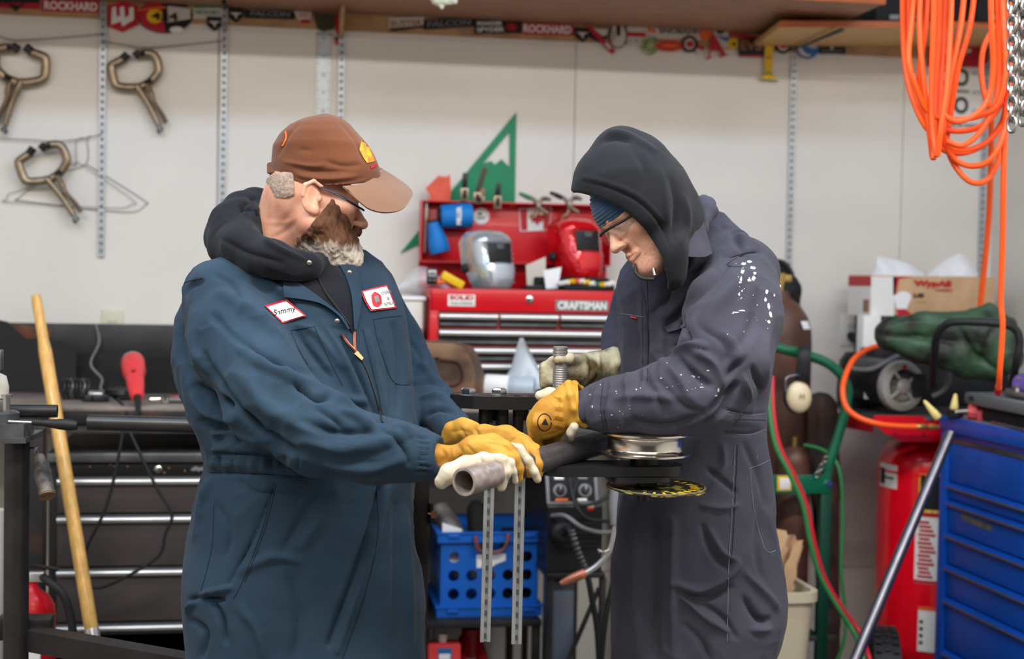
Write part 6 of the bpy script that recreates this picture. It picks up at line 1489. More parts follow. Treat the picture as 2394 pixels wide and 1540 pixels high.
# left end of the box
for z0, z1, m in ((q(2024, 668).z, q(2024, 645).z, 'red_print'), (q(2024, 738).z, q(2024, 669).z, 'white_print')):
    b = M(); b.span((xa-.0015, yb-.1, z0), (xa+.0003, yb+.1, z1)); mk('end_panel', b, MATS[m], t, smooth=0)
b = M(); b.span((xa-.003, yb-.09, q(2024, 730).z), (xa-.0012, yb-.04, q(2024, 700).z)); mk('end_patch', b, MATS['brown_print'], t, smooth=0)
for k, pts in enumerate(([(2036, 640), (2038, 596), (2090, 606), (2130, 618), (2160, 640)], [(2168, 640), (2200, 614), (2250, 588), (2272, 614), (2286, 642)])):
    rows = []; base = pts[0][0], pts[-1][0]
    for v in range(5):
        f = v/4; rows.append([at(px+(2*math.sin(i*2+v)), 645+(py-645)*f, yb-.08+.09*f+.018*math.sin(i*1.7+v*.7)) for i, (px, py) in enumerate([(base[0]+(base[1]-base[0])*j/8, np.interp(base[0]+(base[1]-base[0])*j/8, [p[0] for p in pts], [p[1] for p in pts])) for j in range(9)])])
    b = M(); b.sheet(rows, .002); mk('wipe_sheets', b, MATS['white_paper'], t, smooth=40)
b = M(); b.span((q(2008, 760).x, 4.70, zp1+.001), (q(2036, 760).x+.02, 4.76, za-.002), .003)
mk('white_post', b, MATS['white_print'], None, 'white block standing under the left end of the rag box', 'block')
b = M(); b.span((xa+.02, yb-.06, at(2200, 850, 4.8).z+.001), (xb-.01, yb+.09, za-.001), .01); mk('storage_case', b, MATS['black_matte'], None, 'black case carrying the rag box on top of the compressor', 'case')
F_ = Field(V(2030, 905, 4.85)-.02, V(2400, 700, 4.25)+.03, .008)
dc = 4.56
F_.chain([V(2085, 772, dc), V(2160, 760, dc), V(2250, 768, dc)], [.045, .042, .05], .02)
F_.chain([V(2075, 790, dc), V(2150, 812, dc), V(2240, 830, dc)], [.04, .045, .06], .02)
F_.chain([V(2240, 770, dc), V(2300, 790, dc), V(2340, 830, dc-.02)], [.05, .085, .07], .03)
F_.chain([V(2290, 745, dc), V(2312, 724, dc), V(2345, 760, dc)], [.04, .018, .04], .02)
F_.chain([V(2300, 850, dc), V(2262, 868, dc)], [.06, .03], .03)
P, Q = F_.mesh(1)
P = strokes(P, Q, [([(2070, 785), (2150, 787), (2230, 800)], 5, -.016), ([(2240, 760), (2280, 830), (2340, 870)], 6, -.014), ([(2330, 760), (2300, 810), (2290, 860)], 6, -.012), ([(2060, 770), (2130, 752), (2200, 756)], 6, .006)])
P = P+normals(P, Q)*(.006*vnoise(P*24)+.002*vnoise(P*70))[:, None]
t = T('camouflage_bag', 'green and black camouflage bag piled under the rag box on the compressor', 'bag', Vector(to_world(V(2200, 880, dc))))
skin('bag_body', P, Q, MATS['camo_bag'], t)
txt('A', MATS['pale_print'], at(2242, 788, 4.40), EX, EZ, .03, None, t); txt('AX', MATS['pale_print'], at(2246, 812, 4.40), EX, EZ, .018, None, t)
# ------------------------------------------------------------------ blue tool cabinet along the right wall
XF = W(2200, 985, 4.62).x; yfar = W(2200, 985, 4.62).y
zc1 = at(2206, 968, yfar).z
ynear = 3.15
cab2 = T('blue_tool_cabinet', 'blue tool cabinet with steel trimmed drawers at the right frame edge', 'tool cabinet', ((XF+XR)/2, (yfar+ynear)/2, 0))
fzz = lambda py, px=2215: atx(px, py, XF).z
XI = XF+.018
b = M(); b.span((XI, ynear, .1), (XR-.02, yfar, zc1-.03), .003); mk('body', b, MATS['cabinet_blue'], cab2)
b = M(); b.span((XF, yfar-.045, .1), (XI+.01, yfar, zc1-.02), .003); mk('corner_post', b, MATS['cabinet_blue'], cab2)
b = M(); b.span((XF-.004, ynear, fzz(1012, 2232)), (XR-.02, yfar+.002, zc1-.004), .004); tp = mk('top_tray', b, MATS['cabinet_blue'], cab2)
b = M(); b.span((XF+.012, ynear+.01, zc1-.006), (XR-.03, yfar-.01, zc1-.0015)); mk('tray_mat', b, mat('worn_tray', (150, 140, 140), .5, .3, var=.2, vs=20), tp, smooth=0)
yd0, yd1 = ynear, yfar-.05
hps = [(1024, 2232), (1128, 2222), (1168, 2218), (1244, 2216), (1319, 2213), (1397, 2213), (1520, 2210)]
for i in range(len(hps)):
    zt_ = fzz(*hps[i])-.002; zb_ = fzz(*hps[i+1])+.004 if i+1 < len(hps) else .13
    b = M(); b.span((XI-.010, yd0, zb_), (XI+.002, yd1, zt_), .002); dr = mk('drawer', b, MATS['cabinet_blue'], cab2)
    b = M(); h0 = .012
    b.prism([(XI-.010, zt_), (XI-.024, zt_-.002), (XI-.026, zt_-.012), (XI-.010, zt_-.016)], (0, yd1-.01, 0), EX, EZ, yd1-.01-yd0) if i else b.span((XI-.014, yd0, zt_-.014), (XI-.008, yd1-.01, zt_))
    mk('drawer_lip', b, MATS['cabinet_blue'] if i else MATS['bright_steel'], dr, smooth=0)
    if i:
        b = M(); b.span((XI-.0275, yd0, zt_-.0165), (XI-.0235, yd1-.01, zt_-.010), .001); mk('steel_trim', b, mat('trim_bronze', (150, 128, 110), .35, .8) if 'trim_bronze' not in MATS else MATS['trim_bronze'], dr)
nb = M(); pa_ = atx(2248, 1205, XI-.011); pb_ = atx(2320, 1222, XI-.011)
nb.prism([(-pa_.y, pa_.z+.012), (-pa_.y+.02, pa_.z+.014), (-pa_.y+.03, pa_.z+.006), (-pb_.y-.004, pa_.z+.004), (-pb_.y, pa_.z-.016), (-pa_.y+.05, pa_.z-.014), (-pa_.y+.045, pa_.z-.019), (-pa_.y+.03, pa_.z-.012), (-pa_.y, pa_.z-.008)], (XI-.0105, 0, 0), -EY, EZ, .0015); mk('worn_badge', nb, mat('worn_badge', (130, 116, 104), .6, .3, col2=(86, 92, 104), vs=50), cab2, smooth=0)
for yy_ in (yfar-.1, ynear+.1):
    for xx in (XF+.1, XR-.12):
        b = M(); b.cyl((xx-.015, yy_, .055), (xx+.015, yy_, .055), .055, n=18); b.box((xx, yy_, .1), (.06, .06, .02)); mk('caster', b, MATS['black_rubber'], cab2)
# tools on the cabinet
zt4 = zc1-.001
on = lambda px, py, dz=0.: atz(px, py, zt4+dz)
p = on(2232, 966, .012); b = M(); b.lathe([(.024, 0), (.027, .002), (.027, .022), (.024, .024), (.017, .024), (.016, .02)], (p.x, p.y, zt4), (0, 0, 1), 26); mk('tape_roll', b, MATS['black_rubber'], None, 'roll of black tape at the corner of the blue cabinet top', 'tape', smooth=40)
a_ = on(2262, 962, .024); e_ = on(2322, 966, .022)
t = T('impact_tool', 'red clamp block with a pale rod lying on the blue cabinet', 'hand tool', (a_.x, a_.y, zt4)); dv = e_-a_; yw = math.atan2(dv.y, dv.x)
Rz = Matrix.Rotation(yw, 3, 'Z')
b = M(); b.lathe([(.018, 0), (.025, .004), (.025, dv.length*.36), (.016, dv.length*.4), (.016, dv.length*.5), (.024, dv.length*.54), (.022, dv.length*.75), (.012, dv.length)], a_, dv, 10); mk('body', b, mat('pinkish_red', (214, 74, 80), .5), t, smooth=30)
b = M(); p = a_+dv*.42; b.box(p+Vector((0, -.012, -.008)), (.02, .02, .03), Rz, .003); mk('lug', b, MATS['pinkish_red'], t)
b = M(); p2_ = on(2235, 962, .028); b.tube([p2_, a_+Vector((0, -.01, .004)), a_+dv*.3+Vector((0, -.02, 0))], .004, 8); mk('pale_rod', b, MATS['almond'], t, smooth=60)
a_ = on(2322, 972, .01); e_ = on(2420, 990, .012); b = M(); b.tube(spline([a_, a_+(e_-a_)*.5+Vector((0, 0, .004)), e_], 5), .009, 10); mk('screwdriver', b, mat('handle_blue', (60, 120, 200), .4), None, 'bright blue handled screwdriver on the cabinet beside the red clamp block', 'screwdriver', smooth=60)
a_ = on(2318, 984, .006); e_ = on(2400, 1004, .006); t = T('ratchet_wrench', 'chrome ratchet wrench lying in front on the blue cabinet', 'wrench', (a_.x, a_.y, zt4)); dv = e_-a_
b = M(); b.tube([a_, a_+dv*.12, a_+dv*.5, e_], [.004, .011, .012, .009], 12, flat=.5); mk('handle', b, MATS['bright_steel'], t, smooth=60)
p = on(2368, 990, 0); b = M(); b.lathe([(.011, 0), (.012, .002), (.012, .018), (.0115, .026), (.008, .027)], (p.x, p.y-.012, zt4+.006), (0, 0, 1), 18); mk('socket', b, MATS['chrome'], t, smooth=40)
p = on(2360, 982, .012); b = M(); b.box((p.x, p.y+.004, zt4+.016), (.05, .012, .002), Rz, .0005); mk('red_mark', b, MATS['red_plastic'], t)
zt5 = zt4+.045; p0_ = atz(2262, 944, zt5); p1_ = atz(2440, 980, zt5)
t = T('tool_case', 'grey plastic tool case on top of the blue cabinet', 'case', ((p0_.x+p1_.x)/2, p0_.y, zt5)); dv = (p1_-p0_); Lc = dv.length; Rc = Matrix.Rotation(math.atan2(dv.y, dv.x), 3, 'Z'); nb_ = Rc@Vector((0, 1, 0)); mid = (p0_+p1_)/2+nb_*(.085 if (Rc@Vector((0, 1, 0))).x > 0 else -.085)
b = M(); b.box((mid.x, mid.y, zt5+.020), (Lc, .2, .038), Rc, .010); mk('case_body', b, mat('case_gray', (96, 100, 102), .5), t)
b = M(); p = p0_+dv*.12; b.box((p.x, p.y-.001, zt5+.022), (.028, .036, .014), Rc, .002); mk('latch', b, MATS['black_rubber'], t)
p = p0_+dv*.62+nb_*.03; dvx = (dv.normalized()); a_ = p-dvx*.12; a_.z = zt5+.052; e_ = a_+dvx*.2
t = T('folding_knife', 'steel folding pliers lying on the grey tool case', 'pliers', (a_.x, a_.y, zt5+.04)); b = M(); b.tube([a_, a_+dvx*.03, a_+dvx*.1, e_], [.006, .013, .014, .012], 12, flat=.7); mk('handle', b, mat('worn_steel', (130, 118, 112), .45, .6, var=.2, vs=30), t, smooth=60)
b = M(); b.tube([a_+dvx*.012+Vector((0, -.004, .012)), a_+dvx*.08+Vector((0, -.004, .014))], [.005, .006], 8); mk('bright_insert', b, MATS['chrome'], t, smooth=60)
a_ = atz(2350, 897, zt5+.076); a_.y -= .06; e_ = a_+Vector((.09, -.14, 0)); dv = e_-a_
t = T('grip_roll', 'purple gripped roll lying on the grey tool case', 'roll', (a_.x, a_.y, zt5+.04))
b = M(); b.lathe([(.018, 0), (.032, .006), (.036, .02), (.036, dv.length)], a_, dv, 22); mk('roll_body', b, MATS['purple'], t, smooth=50)
u, w, ad = basis(dv)
for i in range(4):
    for k in range(9):
        a = 2*math.pi*k/9+.2*i; d2 = u*math.cos(a)+w*math.sin(a); b = M(); b.box(a_+ad*(.024+.028*i)+d2*.036, (.004, .012, .016), Matrix((d2, ad.cross(d2), ad)).transposed(), .001); mk('grip_pad', b, MATS['slot_dark'], t)
b = M(); c = a_+dv*.3+Vector((0, 0, .036)); b.cyl(c, c+Vector((0, 0, .012)), .01, n=12); mk('cap', b, MATS['almond'], t)
c = mid; b = M(); b.box((c.x+.01, c.y+.012, (zt4+zt5)/2), (Lc-.06, .16, zt5-zt4-.002), Rc, .008); mk('parts_box', b, MATS['black_matte'], None, 'black parts box under the grey tool case', 'box')
# yellow cone tips
for lb, c_, e_, dd in (('yellow plastic nozzle leaning at the corner of the blue cabinet', (2160, 936), (2194, 978), 4.3), ('short yellow nozzle standing behind the red ratchet tool', (2234, 920), (2230, 958), 4.48)):
    a = W(*e_, dd); e = W(*c_, dd); a.z = a.z if dd > 4.25 else zc1; b = M(); dv = e-a; b.lathe([(.010, 0), (.0135, .004), (.012, dv.length*.3), (.006, dv.length*.9), (.003, dv.length)], a, dv, 14); mk('plastic_nozzle', b, mat('cream_yellow', (226, 204, 130), .5) if 'cream_yellow' not in MATS else MATS['cream_yellow'], None, lb, 'nozzle', smooth=50)
# steel tube leaning on the cabinet
p0 = W(2222, 1012, 4.28); p1 = W(2002, 1536, 4.0); dv = (p1-p0).normalized(); pf_ = p0+dv*(p0.z/(-dv.z)*.985)
b = M(); u, w, _ = basis(dv); b.ring(circ(.0165, 32), circ(.0135, 32), p0, u, w, (pf_-p0).length); mk('leaning_tube', b, mat('tube_gray', (112, 110, 116), .3, .9, var=.12, vs=20), None, 'bare steel tube leaning against the blue tool cabinet', 'steel tube', smooth=40)

# ------------------------------------------------------------------ orange hose hank and chain at the top right
t = T('hose_hank', 'big hank of orange air hose hanging at the top right', 'hose', Vector(to_world(V(2230, 400, 3.75))))
D0 = 3.75
strands = [
 [(2110, -60), (2111, 60), (2116, 150), (2130, 220), (2160, 290), (2200, 330), (2250, 352), (2310, 330), (2345, 280), (2352, 200), (2340, 60), (2330, -60)],
 [(2124, -60), (2122, 80), (2130, 170), (2150, 250), (2172, 305), (2182, 350), (2182, 372)],
 [(2142, -60), (2130, 60), (2124, 140), (2140, 200), (2170, 262), (2220, 278), (2280, 274), (2330, 246), (2350, 180), (2346, 60), (2340, -60)],
 [(2154, -60), (2150, 60), (2158, 180), (2172, 300), (2180, 368)],
 [(2170, -60), (2164, 60), (2150, 160), (2154, 240), (2180, 290), (2230, 306), (2286, 298), (2328, 262), (2356, 190), (2352, 50), (2344, -60)],
 [(2184, -60), (2182, 60), (2178, 200), (2180, 300), (2190, 366)],
 [(2198, -60), (2194, 80), (2188, 200), (2184, 300), (2182, 372)],
 [(2212, -60), (2206, 80), (2198, 220), (2196, 320), (2206, 350), (2250, 358), (2300, 338), (2340, 290), (2362, 220), (2358, 80), (2350, -60)],
 [(2226, -60), (2222, 60), (2214, 200), (2200, 300), (2192, 364)],
 [(2258, -60), (2246, 60), (2222, 180), (2206, 290), (2210, 340), (2240, 378), (2280, 388), (2316, 372), (2344, 320), (2360, 230), (2362, 80), (2358, -60)],
 [(2282, -60), (2268, 60), (2240, 160), (2222, 270), (2214, 330), (2226, 376), (2256, 416), (2284, 428), (2312, 416), (2336, 370), (2350, 300), (2352, 230)],
 [(2316, -60), (2318, 60), (2322, 160), (2310, 230), (2280, 268), (2236, 284), (2205, 268)],
 [(2332, -60), (2334, 80), (2334, 190), (2322, 250), (2290, 310), (2250, 340), (2214, 330)],
 [(2346, -60), (2348, 80), (2350, 200), (2354, 260), (2350, 280)],
]
for i, st_ in enumerate(strands):
    off = .045*math.sin(i*2.1)+(.03 if i in (0, 2) else 0)
    pts = [W(px, py, D0+off+.018*math.sin(k*1.1+i)) for k, (px, py) in enumerate(st_)]
    b = M(); b.tube(spline(pts, 6), .0078, 10); mk('hose_loop', b, MATS['hose_orange'], t, smooth=60)
b = M(); b.tube(spline([W(2326, 60, D0+.2), W(2300, 110, D0+.2), (W(2294, 170, D0+.2)), W(2304, 230, D0+.18), W(2322, 262, D0+.12)], 6), .0078, 10); mk('hose_loop', b, MATS['hose_orange'], t, smooth=60)
b = M(); b.tube(spline([W(2356, 226, D0-.01), W(2350, 300, D0), W(2346, 420, D0), W(2344, 560, D0+.02), W(2340, 700, D0+.04), W(2344, 760, D0+.04), W(2338, 860, D0+.06), W(2335, 908, D0+.1)], 6), .0078, 10); mk('hose_end', b, MATS['hose_orange'], t, smooth=60)
b = M(); b.cyl(W(2335, 902, D0+.1), W(2333, 920, D0+.12), .0095, n=10); mk('hose_clip', b, MATS['red_print'], t)
b = M(); b.tube(spline([W(2318, 250, 4.4), W(2316, 380, 4.55), W(2312, 500, 4.65), W(2304, 600, 4.7), W(2294, 690, 4.74), W(2290, 740, 4.76)], 6), .0095, 10); mk('air_hose', b, MATS['hose_orange'], None, 'orange air hose dropping behind the rag box near the corner', 'hose', smooth=60)
b = M(); hk = W(2240, -90, D0); b.tube([hk+Vector((-.2, 0, -.03)), hk+Vector((0, 0, .03)), hk+Vector((.2, 0, -.03)), hk+Vector((.2, 0, .2))], .02, 10); mk('hanging_hook', b, MATS['black_steel'], t, smooth=60)
b = M(); b.cyl(hk+Vector((.2, 0, .19)), (hk.x+.2, hk.y, ZC), .02, n=12); mk('hook_rod', b, MATS['black_steel'], t)
DCN = 3.45
ch = T('steel_chain', 'bright steel chain hanging at the right frame edge', 'chain', W(2378, 290, DCN))
for i, (px, nlink, pyend) in enumerate(((2368, 14, 290), (2394, 14, 275))):
    for k in range(nlink):
        c = W(px+(2 if k % 2 else -2), pyend-k*23.5, DCN+.004*(k % 2)); R = rotm('Z', 20 if k % 2 else -62)
        b = M(); n = 14
        b.tube([c+R@Vector((math.copysign(abs(math.cos(a))**.8, math.cos(a))*.0115, 0, math.sin(a)*.019)) for a in [2*math.pi*q_/n for q_ in range(n)]], .0048, 8, True); mk('chain_link', b, MATS['alu'] if False else MATS['bright_steel'], ch, smooth=60)
b = M(); b.cyl(W(2380, -60, DCN), (W(2380, -60, DCN).x, W(2380, -60, DCN).y, ZC), .006, n=8); mk('hanger', b, MATS['black_steel'], ch)
# small hanging white cable tie bundle under the shelf
p = atz(1035, 8, ZS-.001); F_ = Field(V(1000, 34, 4.42)-.02, V(1070, -30, 4.3)+.02, .003); dq_ = 4.36
F_.chain([V(1000, -22, dq_), V(1022, 0, dq_), V(1034, 18, dq_)], [.014, .016, .006], .006); F_.chain([V(1022, -20, dq_), V(1040, 2, dq_), V(1064, 4, dq_)], [.012, .014, .008], .006); F_.chain([V(1058, -20, dq_), V(1062, 2, dq_)], [.012, .008], .006)
P, Q = F_.mesh(1); P = P+normals(P, Q)*(.002*vnoise(P*120))[:, None]
skin('cloth_scrap', P, Q, MATS['almond'], None, label='small pale cloth scrap hanging from the underside of the long shelf', cat='cloth')
# ------------------------------------------------------------------ the two men
from mathutils.bvhtree import BVHTree
def cloth(name, col, col2, sheen=.06, bs=900):
    m = mat(name, col, .85, col2=col2, vs=5, lo=.3, hi=.75, sheen=sheen, bump=.12, bs=bs, detail=6, spec=.08); return m
CL = cloth('denim_teal', (34, 50, 66), (50, 69, 87))
CR = cloth('coverall_navy', (54, 54, 66), (74, 74, 87))
HL = cloth('hoodie_charcoal', (25, 27, 33), (34, 36, 43), .08)
HR = cloth('hoodie_grey', (31, 33, 38), (42, 44, 50), .08)
mat('seam_dark', (22, 34, 50), .9); mat('seam_dark2', (34, 35, 46), .9); mat('seam_light2', (104, 104, 118), .9)
def skinmat(n, c, c2):
    m = mat(n, c, .5, col2=c2, vs=28, lo=.35, hi=.7, bump=.06, bs=260); b = m.node_tree.nodes['Principled BSDF']
    b.inputs['Subsurface Weight'].default_value = .12; b.inputs['Subsurface Radius'].default_value = (.02, .008, .005); b.inputs['Subsurface Scale'].default_value = .4
    return m
SL = skinmat('skin_ruddy', (222, 170, 146), (208, 142, 118)); SR_ = skinmat('skin_pale', (214, 164, 140), (200, 142, 120))
CAPM = cloth('cap_brown', (94, 56, 38), (116, 72, 50), .2); BRIM = cloth('brim_tan', (122, 90, 70), (136, 102, 82), .2)
BEAN = mat('beanie_blue', (34, 66, 100), .9, sheen=.3, var=.15, vs=60, bump=.2, bs=300)
GY = mat('glove_yellow', (194, 146, 52), .7, col2=(162, 108, 28), vs=14, lo=.35, hi=.7, bump=.2, bs=120, detail=6)
GW = mat('glove_white', (196, 186, 168), .75, col2=(140, 122, 92), vs=22, lo=.5, hi=.75, bump=.15, bs=120)
GD = mat('glove_soiled', (206, 196, 164), .75, col2=(104, 86, 48), vs=18, lo=.4, hi=.6, bump=.2, bs=120)
def ramp_hair(name, lo_c, hi_c, z0, z1, parent_z=0.):
    m = mat(name, (100, 80, 60), .8); nt = m.node_tree; N = nt.nodes; L = nt.links; b = N['Principled BSDF']
    g = N.new('ShaderNodeNewGeometry'); sx = N.new('ShaderNodeSeparateXYZ'); tc = N.new('ShaderNodeTexCoord'); L.new(tc.outputs['Object'], sx.inputs[0])
    n = N.new('ShaderNodeTexNoise'); n.inputs['Scale'].default_value = 55; mp = N.new('ShaderNodeMapping'); mp.inputs['Scale'].default_value = (1, 1, .25); L.new(tc.outputs['Object'], mp.inputs[0]); L.new(mp.outputs[0], n.inputs['Vector'])
    mr = N.new('ShaderNodeMapRange'); mr.inputs[1].default_value = z0; mr.inputs[2].default_value = z1; L.new(sx.outputs['Z'], mr.inputs[0])
    ad = N.new('ShaderNodeMath'); ad.operation = 'MULTIPLY_ADD'; L.new(n.outputs['Fac'], ad.inputs[0]); ad.inputs[1].default_value = .9; ad.inputs[2].default_value = -.45
    a2 = N.new('ShaderNodeMath'); L.new(mr.outputs[0], a2.inputs[0]); L.new(ad.outputs[0], a2.inputs[1])
    r = N.new('ShaderNodeValToRGB'); r.color_ramp.elements[0].position = .35; r.color_ramp.elements[1].position = .65
    r.color_ramp.elements[0].color = rgb(*lo_c); r.color_ramp.elements[1].color = rgb(*hi_c); L.new(a2.outputs[0], r.inputs[0]); L.new(r.outputs[0], b.inputs['Base Color'])
    n2 = N.new('ShaderNodeTexNoise'); n2.inputs['Scale'].default_value = 260; L.new(mp.outputs[0], n2.inputs['Vector']); bp = N.new('ShaderNodeBump'); bp.inputs['Strength'].default_value = .6; bp.inputs['Distance'].default_value = .004; L.new(n2.outputs['Fac'], bp.inputs['Height']); L.new(bp.outputs[0], b.inputs['Normal'])
    return m
rp = lambda r, d: r*d/FPX
def chainpx(F, pts, k=.02, op='u', flat=None, fs=1.):
    """pts: (px, py, depth, radius px)"""
    F.chain([V(*p[:3]) for p in pts], [rp(p[3], p[2]) for p in pts], k, op, flat, fs)
def loftpx(F, rows, d0, k=.02, p=2.2):
    F.loft([(-(py-770)/FPX*d0, ((a+c)/2-1197)/FPX*d0, (c-a)/2/FPX*d0, dc, hd) for py, a, c, dc, hd in rows], k, p=p)
def orth(fwd, up):
    y = A3(fwd)/np.linalg.norm(fwd); z = A3(up)-y*(A3(up)@y); z /= np.linalg.norm(z); return np.stack([np.cross(y, z), y, z], 1)
def head(F, c, R, s=1., k=.02, ears=True, sx=1., cr=.098):
    """a head in its own frame: x lateral, y forward, z up"""
    g = lambda x, y, z: A3(c)+R@(A3((x*sx, y, z))*s)
    E = lambda p, r, k=k, op='u': F.ell(g(*p), A3(r)*s, R, k, op)
    E((0, -.012+.098-cr, .035), (.076, cr, .086)); E((0, .03, -.03), (.064, .066, .086), .03)
    for x in (-1, 1):
        F.cone(g(x*.052, .0, -.05), g(x*.012, .068, -.098), .026*s, .024*s, .03)
        E((x*.048, .062, -.016), (.02, .024, .018), .025)
        F.cone(g(x*.012, .094, .022), g(x*.046, .078, .018), .011*s, .010*s, .015)
    E((0, .085, -.1), (.021, .019, .017), .02)
    F.cone(g(0, .09, .016), g(0, .116, -.026), .008*s, .0105*s, .012); E((0, .118, -.03), (.011, .011, .009), .008)
    for x in (-1, 1):
        E((x*.0125, .107, -.032), (.0075, .011, .008), .008)
        E((x*.032, .102, .0), (.017, .012, .010), .014, 's'); E((x*.032, .083, -.001), (.0135, .0125, .0125), .004)
        F.cone(g(x*.02, .0965, .006), g(x*.044, .088, .004), .0032*s, .003*s, .004)
        E((x*.0065, .112, -.0375), (.003, .005, .002), .003, 's')
        F.cone(g(x*.022, .093, -.061), g(x*.002, .1015, -.0575), .004*s, .0055*s, .008); F.cone(g(x*.021, .092, -.064), g(x*.002, .0995, -.0685), .004*s, .0062*s, .007)
        F.cone(g(x*.023, .0985, -.0625), g(0, .1085, -.063), .0016*s, .002*s, .004, 's')
        if ears:
            Re = R@np.array([[math.cos(x*.35), -math.sin(x*.35), 0], [math.sin(x*.35), math.cos(x*.35), 0], [0, 0, 1]])
            F.ell(g(x*.081, -.014, -.004), A3((.009, .022, .034))*s, Re, .008); F.ell(g(x*.092, -.008, -.0), A3((.009, .012, .019))*s, Re, .006, 's')
            F.ell(g(x*.083, -.004, -.029), A3((.008, .010, .012))*s, Re, .006); F.ell(g(x*.084, .004, -.004), A3((.006, .006, .008))*s, Re, .004)
            F.chain([g(x*.088, .006, .020), g(x*.092, -.012, .029), g(x*.094, -.030, .018), g(x*.091, -.033, -.004)], [.0042*s]*4, .004)
def offs(F, amt): F.D = F.D-f32(amt)
def keep(F, c, n, k=0):
    """keep only the side of the plane the normal points away from"""
    F.half(c, n)
def bvh_of(Pw, Q): return BVHTree.FromPolygons([Vector(p) for p in Pw], [tuple(int(i) for i in q) for q in Q])
def hit(bv, px, py, off=.002):
    d = ray(px, py).normalized(); h = bv.ray_cast(CAM, d)
    if h[0] is None: h = bv.find_nearest(W(px, py, 3.1))
    return h[0]-d*off
def pl(pts, n): 
    s = spline([(x, y, 0) for x, y in pts], 8); L = [0]
    for a, c in zip(s[:-1], s[1:]): L.append(L[-1]+(c-a).length)
    return [(np.interp(t*L[-1], L, [p.x for p in s]), np.interp(t*L[-1], L, [p.y for p in s])) for t in [i/(n-1) for i in range(n)]]
def drape(bv, A, B, nu=10, nv=6, off=.004, th=.002):
    A = pl(A, nu); B = pl(B, nu); G = lambda o: [[hit(bv, A[i][0]+(B[i][0]-A[i][0])*j/(nv-1), A[i][1]+(B[i][1]-A[i][1])*j/(nv-1), o) for j in range(nv)] for i in range(nu)]
    fr = [p for r in G(off) for p in r]; bk = [p for r in G(off-th) for p in r]; o = nu*nv; fs = []
    for i in range(nu-1):
        for j in range(nv-1): q = (i*nv+j, i*nv+j+1, (i+1)*nv+j+1, (i+1)*nv+j); fs += [q, tuple(k+o for k in q[::-1])]
    bd = list(range(nv))+[i*nv+nv-1 for i in range(1, nu)]+[(nu-1)*nv+j for j in range(nv-2, -1, -1)]+[i*nv for i in range(nu-2, 0, -1)]
    fs += [(a, b, b+o, a+o) for a, b in zip(bd, bd[1:]+bd[:1])]
    return M().add(fr+bk, fs)
def seam(bv, pts, r=.0012, n=24, off=.0004): return M().tube([hit(bv, x, y, off) for x, y in pl(pts, n)], r, 5)
def dtext(bv, s, m, c, xd, yd, w, h, parent, off=.006, bold=.02, shear=0.):
    o = txt(s, m, (0, 0, 0), EX, EY, h, w, None, bold=bold, shear=shear)
    V_ = [v.co.copy()+o.location for v in o.data.vertices]; Fs = [tuple(p.vertices) for p in o.data.polygons]; bpy.data.objects.remove(o)
    return mk('lettering', M().add([hit(bv, c[0]+xd[0]*v.x+yd[0]*v.y, c[1]+xd[1]*v.x+yd[1]*v.y, off) for v in V_], Fs), m, parent, smooth=0)
def finish(F, st=(), amp=.0025, fr=14, sm=2, front=True, gain=1., ridge=0.):
    P, Q = F.mesh(sm)
    if gain != 1: st = [(a[0], a[1]*.85, a[2]*gain)+tuple(a[3:]) for a in st]
    if st: P = strokes(P, Q, st, front)
    if ridge:
        w = P+.04*np.stack([vnoise(P*6+i*9) for i in range(3)], 1); rg = (1-np.abs(vnoise(w*A3((13, 9, 13)))))**3+.5*(1-np.abs(vnoise(w*A3((20, 26, 20))+5)))**3
        P = P+normals(P, Q)*(ridge*(rg-.5)*np.clip(.55+.9*vnoise(P*4+3), 0, 1))[:, None]
    n = vnoise(P*fr)*.6+vnoise(P*fr*2.3+7)*.3+vnoise(P*fr*5+3)*.12
    P = P+normals(P, Q)*(amp*n)[:, None]
    return relax(P, Q, .25), Q

# ================================================================== man in the brown cap
base = W(700, 2150, 3.16); base.z = 0
RL = orth((.94, -.10, .33), (.10, .98, .16))
hcL = V(726, 464, 3.055)-RL@(A3((-.079, -.014, -.006))*1.04)
F_ = Field(V(560, 660, 3.45), V(930, 280, 2.85), .0023)
head(F_, hcL, RL, 1.04, cr=.086)
chainpx(F_, [(684, 470, 3.15, 60), (660, 560, 3.19, 64), (640, 640, 3.22, 90)], .03)
chainpx(F_, [(658, 425, 3.16, 22), (658, 470, 3.17, 36), (646, 520, 3.19, 40)], .03)
P, Q = F_.mesh(1)
P = strokes(P, Q, [([(690, 525), (660, 545), (630, 560)], 7, -.002), ([(700, 505), (668, 520), (625, 520)], 6, .0012), ([(690, 470), (680, 500), (650, 530)], 8, -.0015)])
man = skin('person', P, Q, SL, None, label='bearded man in brown cap and blue coverall holding the steel tube', cat='person', loc=(base.x, base.y, 0))
# beard, hair
def headfield(c, R, s, lo, hi, h=.003, sx=1., cr=.098):
    f = Field(lo, hi, h); head(f, c, R, s, ears=False, sx=sx, cr=cr); return f
gl = lambda x, y, z: hcL+RL@(A3((x, y, z))*1.04)
nl = lambda x, y, z: RL@A3((x, y, z))
F_ = headfield(hcL, RL, 1.04, V(690, 640, 3.35), V(880, 440, 2.95), cr=.086)
for x in (-1, 1):
    F_.chain([gl(x*.06, .03, -.05), gl(x*.05, .05, -.085), gl(x*.02, .085, -.112)], [.022, .026, .028], .02)
F_.chain([gl(-.02, .078, -.108), gl(.02, .078, -.108)], [.027, .027], .02); F_.chain([gl(-.034, .084, -.056), gl(-.036, .078, -.085)], [.011, .014], .012); F_.chain([gl(-.03, .05, -.122), gl(.0, .066, -.128)], [.02, .018], .02)
offs(F_, .007)
keep(F_, gl(0, .030, 0), nl(0, -.84, .54))
keep(F_, gl(0, .040, -.006), nl(0, .70, .72))
